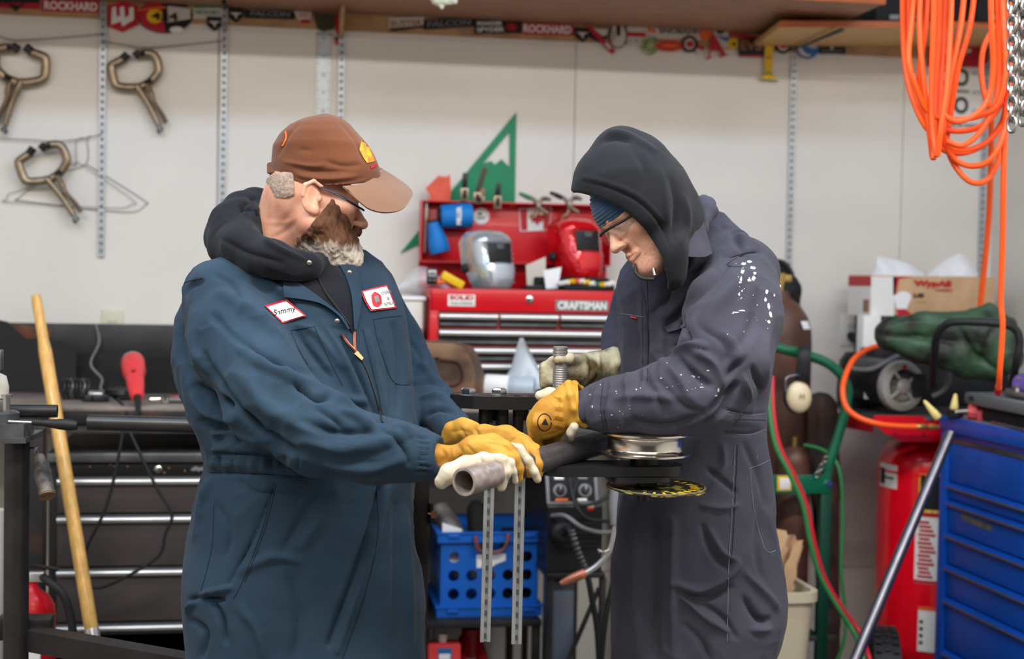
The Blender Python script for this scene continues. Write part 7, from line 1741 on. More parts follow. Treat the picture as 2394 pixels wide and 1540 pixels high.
F_.chain([gl(-.032, .088, -.060), gl(-.018, .100, -.050), gl(0, .108, -.047), gl(.018, .100, -.050)], [.007, .008, .008, .008], .008)
F_.chain([gl(-.03, .085, -.085), gl(0, .098, -.088), gl(.03, .085, -.085)], [.012, .014, .012], .01)
F_.cone(gl(-.016, .118, -.064), gl(.016, .118, -.064), .006, .006, .006, 's')
P, Q = F_.mesh(1); N_ = normals(P, Q); P = P+N_*(.0035*vnoise(P*A3((90, 40, 90)))+.0025*vnoise(P*A3((210, 90, 210)))-.001)[:, None]
zc_ = float(to_world(gl(-.03, .06, -.088)[None])[0][2])
skin('beard', P, Q, ramp_hair('beard_hair', (196, 184, 172), (92, 58, 38), zc_-.03, zc_+.03), man, label='brown beard turning grey at the chin')
F_ = headfield(hcL, RL, 1.04, V(590, 500, 3.4), V(770, 380, 2.95), .0026, cr=.086); chainpx(F_, [(656, 425, 3.16, 22), (660, 470, 3.17, 34)], .03)
offs(F_, .0042); keep(F_, gl(0, -.044, 0), nl(0, 1, .15)); keep(F_, gl(0, -.07, -.004), nl(0, -.1, -1)); keep(F_, gl(0, 0, .05), nl(0, 0, 1))
G_ = Field(V(590, 500, 3.4), V(770, 380, 2.95), .0026); G_.chain([V(636, 414, 3.12), V(658, 426, 3.08), V(680, 436, 3.05)], [.036, .034, .022], .015); F_.D = np.maximum(F_.D, G_.D)
P, Q = F_.mesh(1); P = P+normals(P, Q)*(.0009*vnoise(P*170))[:, None]
skin('hair', P, Q, mat('hair_grey', (172, 152, 140), .8, col2=(142, 122, 110), vs=120, bump=.4, bs=300), man, label='short grey hair at the nape')
# cap
cc_ = V(760, 382, 3.135)
Rc_ = orth((.95, -.10, .30), (.10, .985, .12))
gc = lambda x, y, z: cc_+Rc_@A3((x, y, z)); nc = lambda x, y, z: Rc_@A3((x, y, z))
F_ = Field(V(600, 470, 3.42), V(930, 240, 2.88), .0028)
loftpx(F_, [(267, 752, 764, 3.135, .012), (271, 726, 788, 3.135, .034), (279, 704, 804, 3.135, .052), (292, 676, 820, 3.135, .066), (312, 654, 838, 3.135, .079), (340, 638, 862, 3.135, .087), (362, 635, 874, 3.14, .091), (384, 634, 884, 3.14, .093), (405, 638, 889, 3.14, .093), (428, 645, 886, 3.14, .092), (445, 655, 880, 3.14, .09)], 3.13, .01, 2.05)
p0_, p1_, p2_ = V(638, 400, 3.15), V(890, 400, 3.2), V(748, 437, 3.03)
keep(F_, p0_, np.cross(p1_-p0_, p2_-p0_)*(1 if np.cross(p1_-p0_, p2_-p0_)[1] < 0 else -1))
chainpx(F_, [(630, 386, 3.15, 7), (632, 402, 3.13, 6)], .008)
st = [([(700, 287), (672, 320), (652, 362)], 4, -.004), ([(796, 288), (830, 330), (850, 380)], 4, -.004), ([(690, 392), (750, 402), (815, 400)], 6, -.007), ([(700, 410), (760, 418), (830, 412)], 6, .006), ([(765, 378), (800, 388), (838, 386)], 6, -.006), ([(668, 378), (720, 388), (760, 386)], 5, .005), ([(660, 400), (720, 424), (790, 428), (850, 415)], 4, -.003), ([(700, 350), (730, 352)], 6, -.003)]
Pc, Qc = finish(F_, st, .002, 16)
bc_ = bvh_of(to_world(Pc), Qc)
cap = skin('cap', Pc, Qc, CAPM, man, label='worn brown baseball cap')
bi_ = spline([(800, 438, 3.035), (840, 433, 3.055), (868, 421, 3.095), (886, 406, 3.16), (891, 398, 3.23), (884, 394, 3.30)], 4); bo_ = spline([(812, 447, 3.03), (856, 487, 3.02), (902, 499, 3.045), (940, 490, 3.09), (959, 466, 3.15), (961, 448, 3.22), (940, 428, 3.28)], 4)
rows = []
for i in range(21):
    a = bi_[int(round(i/20*(len(bi_)-1)))]; c = bo_[int(round(i/20*(len(bo_)-1)))]
    rows.append([W(a.x+(c.x-a.x)*v, a.y+(c.y-a.y)*v-6*math.sin(v*math.pi)*math.sin(math.pi*i/20), a.z+(c.z-a.z)*v) for v in [j/7 for j in range(8)]])
br = mk('brim', M().sheet(rows, -.004), BRIM, cap, smooth=60, label='faded tan cap brim')
mk('button', M().lathe([(.007, 0), (.006, .003), (.002, .004)], W(760, 270, 3.135), Vector(MW@Rc_@A3((0, 0, 1))), 14), CAPM, cap)
mk('emblem', drape(bc_, [(846, 326), (855, 328), (866, 350), (878, 376)], [(840, 350), (850, 368), (858, 380), (862, 380)], 10, 6, .003), mat('flame_patch', (255, 176, 36), .6, col2=(255, 110, 40), vs=60), cap, label='orange and yellow front emblem')
mk('emblem', drape(bc_, [(866, 388), (880, 382)], [(868, 394), (882, 388)], 6, 3, .003), MATS['red_print'], cap)
mk('stitched_stripe', drape(bc_, [(664, 306), (667, 322), (657, 342)], [(669, 306), (671, 322), (662, 342)], 8, 3, .003), MATS['orange_print'], cap)
mk('strap_tab', M().sheet([[W(624, 384, 3.14), W(624, 404, 3.12)], [W(640, 382, 3.12), W(642, 402, 3.10)]], .004), CAPM, cap)
# safety glasses of the capped man
t = T('safety_glasses', None, None); t.parent = man
t.location = (0, 0, 0)
ep = [W(752, 438, 3.045), W(785, 453, 3.03), W(820, 473, 3.04), W(850, 491, 3.07)]
mk('temple', M().tube(spline(ep, 6), .0045, 8, flat=.5), mat('temple_blue', (28, 40, 66), .35), t, smooth=60)
lr = []
for i in range(6): lr.append([Vector(to_world(gl(-.055+.011*i, .098+.012*math.sin(i/5*math.pi), z)[None])[0]) for z in (.012, -.004, -.018)])
mk('lens', M().sheet(lr, .001), mat('clear_lens', (200, 210, 220), .05, alpha=.06, spec=.8), t, smooth=60)
t['label'] = 'dark blue framed safety glasses'
# hood of the sweatshirt
F_ = Field(V(440, 690, 3.55), V(840, 410, 2.85), .0036)
ring_ = [(552, 532, 3.16, 60), (566, 572, 3.06, 40), (640, 604, 3.0, 36), (720, 622, 3.02, 24), (790, 604, 3.2, 28), (768, 540, 3.36, 30), (668, 492, 3.38, 36), (598, 486, 3.30, 42), (552, 532, 3.16, 60)]
chainpx(F_, ring_, .03); chainpx(F_, [(528, 580, 3.12, 40), (600, 608, 3.03, 26), (690, 632, 3.0, 20)], .03)
chainpx(F_, [(520, 556, 3.2, 44), (560, 490, 3.24, 40)], .03)
st = [([(600, 462), (575, 475), (560, 500)], 7, -.008), ([(612, 480), (590, 500), (585, 530)], 6, .006), ([(560, 484), (585, 492), (600, 505)], 5, -.006), ([(600, 535), (640, 575), (710, 606)], 7, .006), ([(520, 560), (580, 590), (660, 615)], 8, -.006)]
Ph, Qh = finish(F_, st, .003, 12, gain=1.5, ridge=.003)
hood = skin('sweatshirt_hood', Ph, Qh, HL, man, label='charcoal hood bunched round the neck')
# coverall
F_ = Field(V(370, 2180, 3.62), V(1150, 555, 2.66), .0048)
loftpx(F_, [(580, 640, 830, 3.25, .05), (600, 545, 872, 3.23, .09), (612, 520, 884, 3.21, .12), (640, 472, 908, 3.2, .16), (690, 430, 934, 3.18, .185), (740, 415, 948, 3.17, .19), (800, 406, 956, 3.16, .195), (880, 415, 966, 3.15, .2), (960, 446, 972, 3.14, .2), (1030, 480, 978, 3.13, .2), (1085, 490, 980, 3.13, .2), (1150, 470, 968, 3.13, .195), (1260, 442, 972, 3.13, .195), (1400, 438, 984, 3.13, .19), (1540, 456, 986, 3.13, .185), (1700, 470, 980, 3.13, .16)], 3.15)
chainpx(F_, [(590, 1400, 3.06, 140), (590, 1640, 3.05, 134), (595, 1850, 3.06, 104), (600, 2120, 3.1, 88)], .05)
chainpx(F_, [(845, 1400, 3.2, 130), (850, 1640, 3.2, 122), (845, 1850, 3.22, 100), (830, 2120, 3.26, 86)], .05)
chainpx(F_, [(520, 690, 3.06, 88), (556, 800, 2.96, 104), (630, 930, 2.87, 104), (750, 1015, 2.83, 92), (870, 1052, 2.81, 74), (960, 1060, 2.80, 56), (1000, 1062, 2.80, 50)], .035)
chainpx(F_, [(880, 700, 3.33, 56), (930, 800, 3.37, 54), (956, 865, 3.34, 56), (1010, 940, 3.22, 48), (1062, 1000, 3.09, 40)], .03)
F_.cone(V(1074, 1062, 2.78), V(1120, 1064, 2.76), rp(60, 2.8), rp(70, 2.8), .004, 's')
F_.cone(V(1132, 1046, 3.03), V(1160, 1080, 2.96), rp(46, 3.0), rp(60, 3.0), .004, 's')
chainpx(F_, [(640, 1046, 2.93, 8), (500, 1052, 2.98, 8)], .02)
near = (2.6, 3.05)
st = [  # sleeve of the near arm
 ([(470, 655), (440, 668), (424, 700)], 6, -.010), ([(500, 640), (540, 660), (560, 700), (555, 760)], 8, -.006), ([(520, 690), (590, 730), (660, 800)], 16, .010), ([(500, 740), (560, 800), (640, 850), (720, 870)], 12, -.009), ([(520, 760), (600, 840), (700, 890), (760, 905)], 14, .009),
 ([(690, 900), (735, 930), (770, 925)], 8, -.016), ([(760, 905), (800, 930), (850, 940)], 10, .010), ([(560, 880), (640, 960), (740, 1010)], 22, .010), ([(480, 830), (520, 900), (590, 985), (680, 1050)], 10, -.010), ([(700, 985), (790, 1010), (880, 1005)], 12, -.009), ([(710, 1030), (800, 1050), (900, 1030), (950, 1010)], 14, .010), ([(760, 1085), (860, 1095), (950, 1070)], 10, .008), ([(800, 960), (850, 985), (880, 1010)], 8, .009), ([(740, 955), (780, 980), (800, 1000)], 8, -.007), ([(900, 1010), (935, 1040), (955, 1080)], 7, -.010), ([(930, 1000), (962, 1015)], 8, .008),
 ([(560, 950), (640, 1030), (700, 1060)], 14, -.006),
 # far sleeve
 ([(975, 840), (1000, 870), (1025, 890)], 7, .008), ([(960, 900), (1000, 890), (1040, 900)], 7, -.008), ([(985, 930), (1020, 925), (1060, 945)], 7, .007), ([(1000, 970), (1030, 955), (1075, 965)], 6, -.008), ([(960, 800), (985, 830), (970, 860)], 7, -.008),
 # chest and belly
 ([(560, 620), (620, 660), (690, 690)], 10, .007), ([(600, 660), (660, 700), (690, 720)], 9, -.006), ([(690, 770), (730, 830), (770, 880)], 9, -.008), ([(700, 760), (740, 780), (800, 860)], 10, .006), ([(760, 760), (810, 850), (850, 940)], 12, .008), ([(800, 790), (850, 900), (885, 985)], 7, -.010), ([(860, 780), (880, 880), (900, 980)], 9, .007), ([(920, 760), (935, 850), (930, 960)], 10, -.007), ([(890, 800), (912, 900), (905, 1000)], 7, -.005),
 # back and waist
 ([(430, 740), (425, 820), (450, 880)], 12, -.010), ([(450, 720), (450, 800), (480, 870)], 10, .008), ([(455, 905), (500, 925), (540, 960)], 12, -.022), ([(470, 985), (520, 1000), (560, 1030)], 9, -.012), ([(500, 1015), (540, 1010), (600, 1040)], 8, .010), ([(445, 900), (480, 960), (540, 985)], 9, .010),
 # waistband
 ([(488, 1060), (580, 1064), (668, 1070)], 4, -.006), ([(488, 1104), (600, 1108), (720, 1114)], 4, -.008), ([(488, 1082), (600, 1086), (700, 1092)], 12, .004),
 # trousers
 ([(495, 1120), (470, 1180), (452, 1260)], 9, .006), ([(560, 1125), (600, 1150), (700, 1155)], 9, -.005), ([(640, 1133), (605, 1230), (560, 1320), (535, 1365)], 5, -.006), ([(791, 1150), (750, 1210), (709, 1272)], 14, .009), ([(740, 1160), (700, 1220), (660, 1290)], 12, -.006), ([(564, 1336), (640, 1300), (700, 1310)], 12, .007), ([(890, 1133), (862, 1240), (826, 1342), (768, 1505)], 7, -.013), ([(905, 1140), (878, 1250), (845, 1350), (790, 1520)], 9, .009), ([(447, 1402), (480, 1396), (520, 1402)], 7, -.018), ([(440, 1428), (462, 1400), (500, 1384), (540, 1374)], 7, .013), ([(500, 1410), (520, 1450), (528, 1500)], 7, -.012), ([(450, 1450), (480, 1480), (470, 1540)], 9, -.010), ([(560, 1420), (600, 1470), (620, 1540)], 12, .006), ([(680, 1350), (700, 1450), (690, 1540)], 16, -.007), ([(950, 1200), (955, 1350), (962, 1500)], 9, .006), ([(925, 1180), (925, 1350), (920, 1500)], 10, -.006), ([(505, 1180), (540, 1240), (530, 1300)], 10, -.005)]
for k in range(14): st.append(([(500+k*15, 1068), (501+k*15, 1100)], 3, -.004 if k % 2 else .003))
for k in range(7): st.append(([(975+(k % 2)*2, 1022+k*13), (1004, 1024+k*13)], 3, -.005))
P, Q = finish(F_, st, .003, 9, gain=1.7, ridge=.007)
bl = bvh_of(to_world(P), Q)
cov = skin('coverall', P, Q, CL, man, label='faded dark teal blue work coverall')
# sweatshirt front in the open collar, lapels
mk('sweatshirt_front', drape(bl, [(650, 636), (700, 668), (760, 708), (800, 744), (823, 775)], [(778, 606), (800, 640), (816, 682), (824, 730), (826, 775)], 16, 10, .006, .003), HL, man, smooth=60)
mk('lapel', drape(bl, [(660, 640), (705, 664), (760, 704), (800, 738), (818, 768)], [(664, 694), (705, 699), (752, 710), (792, 738), (814, 770)], 14, 6, .013, .005), CL, cov, smooth=60)
mk('lapel', drape(bl, [(782, 604), (806, 640), (822, 690), (828, 768)], [(818, 600), (840, 640), (846, 700), (834, 770)], 12, 6, .012, .005), CL, cov, smooth=60)
mk('zip_edge', seam(bl, [(734, 630), (760, 680), (790, 722), (818, 760)], .002, 24, .010), MATS['black_rubber'], man)
for a in ([(799, 781), (815, 803), (838, 826)], [(829, 776), (829, 800), (831, 822)]): mk('zip_teeth', seam(bl, a, .0028, 14, .003), MATS['copper'], cov, label='copper zip teeth')
mk('zip_pull', drape(bl, [(828, 826), (846, 842)], [(836, 820), (850, 836)], 4, 3, .008, .003), mat('brass_pull', (214, 160, 104), .4, .6), cov)
mk('zip', seam(bl, [(838, 826), (860, 870), (880, 930), (895, 988)], .0025, 20, .001), MATS['black_rubber'], cov)
for px, py in ((788, 750), (817, 637), (723, 614)):
    h = hit(bl if py != 614 else bvh_of(to_world(Ph), Qh), px, py, .013 if py != 614 else .003); mk('snap', M().lathe([(.006, 0), (.005, .002), (.002, .003)], h, -ray(px, py), 14), MATS['bright_steel'], cov)
for s_ in ([(871, 747), (905, 741), (938, 738)], [(873, 748), (884, 800), (905, 860), (918, 890), (935, 899), (957, 899)], [(679, 772), (735, 763)], [(679, 772), (700, 820), (720, 852)], [(735, 764), (770, 840), (800, 900)], [(848, 768), (868, 850), (885, 920), (896, 988)], [(490, 1059), (580, 1063), (664, 1070)], [(490, 1103), (600, 1108), (718, 1114)], [(425, 664), (448, 655), (474, 650)], [(640, 1130), (612, 1240), (566, 1360), (545, 1400)], [(645, 1132), (618, 1240), (572, 1360)], [(500, 1180), (495, 1280), (470, 1380)], [(549, 600), (610, 630), (660, 650)], [(640, 560), (600, 600)], [(880, 1130), (884, 1250), (850, 1400), (800, 1540)]):
    mk('stitched_seam', seam(bl, s_, .0011, 26), MATS['seam_dark'], cov, smooth=60)
# name patches
pt = mk('name_patch', drape(bl, [(618, 714), (660, 756)], [(671, 699), (716, 738)], 20, 16, .006, .003), MATS['red_print'], cov, smooth=60, label='white name patch with red border')
mk('patch_field', drape(bl, [(624, 717), (661, 752)], [(669, 704), (710, 737)], 20, 16, .0095, .002), MATS['white_print'], pt, smooth=60)
dtext(bl, 'Sammy', MATS['black_print'], (666, 727), (.95, -.22), (-.35, -.95), 56, 17, pt, .0108, .01, .35)
pt = mk('company_patch', drape(bl, [(844, 680), (852, 702), (866, 727)], [(905, 665), (916, 690), (928, 720)], 20, 16, .006, .003), MATS['red_print'], cov, smooth=60, label='white company patch with round emblem')
mk('patch_field', drape(bl, [(849, 682), (857, 703), (869, 723)], [(904, 669), (913, 690), (923, 717)], 20, 16, .0095, .002), MATS['white_print'], pt, smooth=60)
E8 = ell(880, 699, 13, 18, 18)
mk('emblem', drape(bl, [(868, 690), (872, 712), (884, 718)], [(876, 681), (890, 690), (893, 710)], 10, 8, .0108, .001), MATS['red_print'], pt, smooth=60)
mk('emblem', drape(bl, [(874, 693), (878, 708)], [(884, 690), (889, 704)], 6, 5, .012, .001), MATS['gray_print'], pt, smooth=60)
for s_, c, w in (('OSBR', (903, 683), 24), ('&', (908, 697), 6), ('SPEC', (911, 709), 26)): dtext(bl, s_, MATS['gray_print'], c, (.97, -.2), (-.3, -.95), w, 8, pt, .011, .01)
# boots
for (px, d) in ((600, 3.1), (830, 3.26)):
    a = W(px, 2120, d); f = Field(A3((-.09, -.17, 0)), A3((.33, .1, .2)), .008, False)
    f.cone((0, 0, .12), (0, 0, .06), .06, .055, .03); f.cone((.0, 0, .05), (.17, -.02, .04), .05, .042, .04); f.half((0, 0, .0), (0, 0, -1))
    P, Q = f.mesh(1); skin('boot', P+A3((a.x, a.y, 0)), Q, MATS['black_rubber'], man, view=False)

# gloves of the capped man
def glove(name, build, m, parent, lo, hi, label, h=.0022, st=(), amp=.0012):
    f = Field(lo, hi, h); build(f); P, Q = finish(f, st, amp, 40, 1); return skin(name, P, Q, m, parent, label=label), P, Q
def g1(f):
    chainpx(f, [(1022, 1062, 2.80, 26), (1062, 1064, 2.79, 20), (1108, 1046, 2.775, 27), (1150, 1045, 2.765, 30), (1178, 1052, 2.76, 25)], .012)
    chainpx(f, [(1014, 1036, 2.81, 6), (1010, 1060, 2.775, 7), (1022, 1088, 2.79, 8), (1048, 1090, 2.785, 9)], .014)
    for a in ([(1176, 1050, 2.755, 20), (1200, 1070, 2.75, 16), (1212, 1094, 2.755, 13), (1213, 1118, 2.765, 10)], [(1180, 1046, 2.785, 19), (1208, 1064, 2.785, 15), (1222, 1088, 2.79, 12), (1222, 1110, 2.80, 10)], [(1170, 1042, 2.81, 18), (1206, 1056, 2.815, 14), (1226, 1080, 2.82, 12), (1228, 1100, 2.83, 10)], [(1160, 1056, 2.745, 18), (1180, 1074, 2.735, 15), (1190, 1096, 2.735, 12), (1186, 1120, 2.74, 9)]):
        chainpx(f, a, .006)
ST1 = [([(1072, 1042), (1080, 1062), (1070, 1084)], 5, -.004), ([(1100, 1028), (1140, 1024), (1176, 1034)], 5, -.002), ([(1058, 1046), (1062, 1070)], 4, .002), ([(1120, 1060), (1160, 1064), (1190, 1084)], 5, .003), ([(1140, 1036), (1176, 1042), (1196, 1058)], 4, -.003), ([(1030, 1046), (1040, 1066), (1034, 1082)], 5, -.003), ([(1090, 1040), (1110, 1060)], 4, -.002)]
gn, P1, Q1 = glove('work_glove', g1, GY, man, V(985, 1160, 2.94), V(1255, 1000, 2.66), 'yellow leather work glove on the near hand', st=ST1)
def g2(f):
    chainpx(f, [(1196, 1078, 2.728, 8), (1165, 1074, 2.722, 12), (1130, 1073, 2.72, 15), (1088, 1086, 2.715, 20), (1050, 1106, 2.71, 22), (1032, 1126, 2.71, 17)], .008)
    chainpx(f, [(1178, 1078, 2.722, 12), (1183, 1104, 2.718, 12), (1172, 1138, 2.725, 11)], .006)
    chainpx(f, [(1196, 1084, 2.728, 8), (1200, 1102, 2.732, 8), (1205, 1124, 2.745, 8)], .006)
glove('glove_palm', g2, GW, gn, V(1000, 1170, 2.84), V(1225, 1040, 2.62), 'whitish palm and thumb leather', st=[([(1120, 1066), (1130, 1085)], 4, -.003), ([(1150, 1066), (1158, 1082)], 4, -.002), ([(1070, 1080), (1056, 1096)], 4, .0015), ([(1186, 1080), (1186, 1130)], 3, -.003)])
def g3(f):
    chainpx(f, [(1058, 1016, 3.01, 26), (1096, 1008, 2.97, 22), (1132, 1020, 2.92, 26), (1182, 1022, 2.885, 27), (1222, 1038, 2.865, 24)], .012)
    chainpx(f, [(1044, 1030, 3.0, 8), (1052, 1000, 2.99, 10), (1080, 990, 2.98, 11), (1108, 1000, 2.965, 10)], .014)
    for a in ([(1220, 1036, 2.85, 21), (1244, 1058, 2.825, 16), (1257, 1086, 2.81, 12.5), (1255, 1110, 2.815, 10)], [(1226, 1036, 2.88, 18), (1252, 1058, 2.855, 14), (1263, 1086, 2.84, 11), (1261, 1108, 2.845, 9)], [(1208, 1042, 2.83, 17), (1224, 1066, 2.79, 14), (1234, 1090, 2.78, 12.5), (1238, 1108, 2.785, 9)], [(1222, 1030, 2.91, 16), (1250, 1050, 2.89, 13), (1266, 1078, 2.87, 10), (1264, 1098, 2.875, 9)]):
        chainpx(f, a, .006)
gf_, P3, Q3 = glove('work_glove', g3, GY, man, V(1020, 1150, 3.12), V(1290, 960, 2.76), 'yellow leather work glove on the far hand', st=[([(1108, 1000), (1116, 1018), (1104, 1036)], 5, -.004), ([(1120, 1004), (1170, 1002), (1210, 1020)], 5, .002), ([(1076, 1000), (1090, 1025)], 4, -.003), ([(1056, 1010), (1080, 1006), (1100, 1012)], 4, -.002), ([(1196, 1020), (1230, 1040), (1246, 1064)], 4, .002)])
def g4(f): chainpx(f, [(1188, 1040, 2.80, 9), (1212, 1050, 2.785, 12), (1236, 1078, 2.775, 11), (1248, 1102, 2.775, 10), (1257, 1120, 2.78, 10)], .006)
glove('glove_palm', g4, GW, gf_, V(1160, 1150, 2.95), V(1280, 1015, 2.72), 'whitish finger leather', st=[([(1200, 1042), (1206, 1056)], 3, -.002), ([(1226, 1064), (1222, 1074)], 3, -.002)])

# ================================================================== man in the hood
baseR = W(1620, 2080, 3.25); baseR.z = 0
RR = orth((-.68, -.54, -.48), (-.60, .79, -.05))
sR = 1.0
hcR = V(1433, 587, 2.985)-RR@(A3((0, .128, -.03))*sR)
F_ = Field(V(1330, 680, 3.35), V(1680, 330, 2.80), .0021)
head(F_, hcR, RR, sR, ears=False, sx=.94)
gR = lambda x, y, z: hcR+RR@(A3((x, y, z))*sR); nR = lambda x, y, z: RR@A3((x, y, z))
F_.chain([gR(0, -.02, -.05), V(1572, 575, 3.13), V(1590, 650, 3.24)], [.052, .05, .05], .03)
P, Q = F_.mesh(1)
P = strokes(P, Q, [([(1440, 590), (1462, 580), (1478, 592)], 4, -.003), ([(1478, 565), (1492, 580), (1500, 592)], 5, -.002)])
manR = skin('person', P, Q, SR_, None, label='hooded man in blue beanie and navy coverall looking down at the bender', cat='person', loc=(baseR.x, baseR.y, 0))
F_ = headfield(hcR, RR, sR, V(1400, 660, 3.3), V(1600, 540, 2.85), .0026, .94)
offs(F_, .0012); keep(F_, gR(0, .09, -.070), nR(0, .35, 1)); keep(F_, gR(0, .02, -.05), nR(0, -1, .3))
P, Q = F_.mesh(1)
if len(P): skin('stubble', P, Q, mat('stubble', (172, 124, 106), .8, col2=(196, 146, 124), vs=160, lo=.3, hi=.6), manR)
# lips a shade redder
F_ = Field(V(1440, 630, 3.2), V(1540, 560, 2.85), .0016)
for x in (-1, 1): F_.cone(gR(x*.019, .0918, -.061), gR(x*.002, .1010, -.0575), .0038, .0054, .006); F_.cone(gR(x*.018, .0908, -.064), gR(x*.002, .0990, -.0685), .0038, .0060, .006); F_.cone(gR(x*.023, .099, -.0625), gR(0, .109, -.063), .0016, .002, .003, 's')
P, Q = F_.mesh(1); skin('lips', P, Q, mat('lips', (188, 110, 98), .5), manR)
# beanie
F_ = Field(V(1320, 560, 3.4), V(1640, 300, 2.8), .0022)
F_.ell(gR(0, -.012, .038), (.082, .106, .094), RR, .01); F_.ell(gR(0, .02, .03), (.076, .084, .07), RR, .02)
keep(F_, gR(0, .09, .022), nR(0, -.12, -1))
P, Q = F_.mesh(1)
zl_ = ((P-hcR)@RR)[:, 2]
P = P+normals(P, Q)*(.0014*np.sin(zl_*2*math.pi/.0075))[:, None]
skin('beanie', P, Q, BEAN, manR, label='ribbed blue knit beanie')
# hood: a shell cut open at the face
F_ = Field(V(1310, 680, 3.5), V(1700, 260, 2.72), .0034)
chainpx(F_, [(1448, 348, 3.04, 50), (1458, 426, 3.03, 100), (1494, 474, 3.04, 108), (1548, 540, 3.08, 80), (1570, 600, 3.12, 58)], .05, flat=(0, 0, 1), fs=1.08)
chainpx(F_, [(1402, 420, 3.03, 52), (1394, 450, 3.03, 46)], .04); chainpx(F_, [(1540, 552, 2.995, 26), (1562, 588, 2.985, 33), (1566, 640, 3.0, 38)], .04)
chainpx(F_, [(1504, 372, 3.04, 46), (1538, 446, 3.07, 52), (1566, 508, 3.1, 58), (1578, 560, 3.12, 46)], .05)
F_.D = np.maximum(F_.D, -(F_.D+.011))
ca = V(1327, 684, 2.6); cb = V(1319, 690, 3.6)
F_.cone(ca, cb, rp(237, 2.6), rp(237, 3.6), .006, 's')
st = [([(1362, 424), (1420, 438), (1490, 470), (1540, 520), (1566, 580)], 3.5, -.005), ([(1366, 414), (1424, 428), (1496, 460), (1548, 512)], 5, .003), ([(1410, 330), (1440, 322), (1470, 330)], 9, -.008), ([(1425, 308), (1470, 318), (1530, 352)], 9, .006), ([(1570, 420), (1582, 480), (1570, 560)], 9, -.007), ([(1600, 460), (1606, 520), (1590, 570)], 8, .006), ([(1545, 400), (1556, 470), (1560, 530)], 10, .005), ([(1480, 350), (1510, 400), (1500, 440)], 12, -.004)]
P, Q = finish(F_, st, .002, 14, gain=1.2, ridge=.003)
hoodR = skin('sweatshirt_hood', P, Q, HR, manR, label='charcoal grey hood pulled over the beanie')
mk('drawstring', M().tube(spline([W(1488, 618, 3.0), W(1486, 636, 2.99), W(1502, 650, 2.98), W(1530, 652, 2.97)], 6), .0042, 8), MATS['black_rubber'], manR, smooth=60)
mk('cord_tip', M().cyl(W(1528, 628, 2.975), W(1531, 644, 2.97), .004, n=10), MATS['bright_steel'], manR)
for px, py in ((1557, 605), (1580, 607)): mk('snap', M().cyl(W(px, py, 3.03), W(px+5, py-3, 3.025), .005, n=12), MATS['brass'], manR)
# glasses of the hooded man
t = T('safety_glasses', None, None); t.parent = manR; t['label'] = 'black framed clear safety glasses'
wd_ = lambda x, y, z: Vector(to_world(gR(x, y, z)[None])[0])
mk('frame', M().tube(spline([wd_(x, .112-6.5*x*x, .010+.003*math.cos(x*40)) for x in (-.066, -.05, -.03, -.01, 0, .01, .03, .05, .066)], 4), .0028, 8), MATS['black_rubber'], t, smooth=60)
for x in (-1, 1):
    mk('temple', M().tube([wd_(x*.066, .084, .010), wd_(x*.073, .05, .012), wd_(x*.077, .01, .014)], .0034, 8), MATS['black_rubber'], t, smooth=60)
    rows = [[wd_(x*(.006+.054*i/7), .113-6.5*(.006+.054*i/7)**2,   .009-.025*j/4*(1-.25*abs(i/7-.45))) for j in range(5)] for i in range(8)]
    mk('lens', M().sheet(rows, .001), MATS['clear_lens'], t, smooth=60)
# coverall
F_ = Field(V(1330, 2140, 3.58), V(1850, 440, 2.78), .0046)
loftpx(F_, [(500, 1600, 1690, 3.3, .07), (530, 1560, 1726, 3.28, .10), (560, 1520, 1752, 3.28, .13), (600, 1470, 1780, 3.27, .16), (660, 1440, 1805, 3.26, .18), (740, 1447, 1815, 3.26, .185), (820, 1449, 1806, 3.26, .185), (900, 1449, 1796, 3.26, .185), (970, 1455, 1790, 3.26, .18), (1030, 1466, 1790, 3.26, .175), (1080, 1455, 1800, 3.26, .175), (1180, 1444, 1812, 3.26, .175), (1300, 1440, 1815, 3.26, .17), (1400, 1440, 1816, 3.26, .165), (1540, 1442, 1794, 3.26, .16), (1700, 1448, 1770, 3.26, .14)], 3.26)
chainpx(F_, [(1706, 1340, 3.2, 110), (1706, 1440, 3.2, 114), (1680, 1600, 3.2, 98), (1670, 1850, 3.22, 84), (1665, 2060, 3.26, 76)], .05)
chainpx(F_, [(1535, 1340, 3.3, 95), (1535, 1600, 3.3, 92), (1540, 1850, 3.32, 80), (1545, 2060, 3.36, 72)], .05)
chainpx(F_, [(1728, 640, 3.1, 92), (1716, 740, 2.99, 104), (1686, 850, 2.92, 104), (1636, 924, 2.90, 86), (1540, 934, 2.91, 74), (1440, 948, 2.93, 60), (1372, 954, 2.95, 47)], .04)
chainpx(F_, [(1480, 700, 3.42, 50), (1458, 790, 3.42, 46), (1440, 838, 3.36, 38)], .03)
chainpx(F_, [(1610, 590, 3.06, 12), (1634, 540, 3.08, 15), (1656, 494, 3.14, 19), (1648, 468, 3.26, 15)], .02)
F_.cone(V(1286, 955, 2.96), V(1240, 955, 2.96), rp(60, 2.95), rp(70, 2.95), .004, 's')
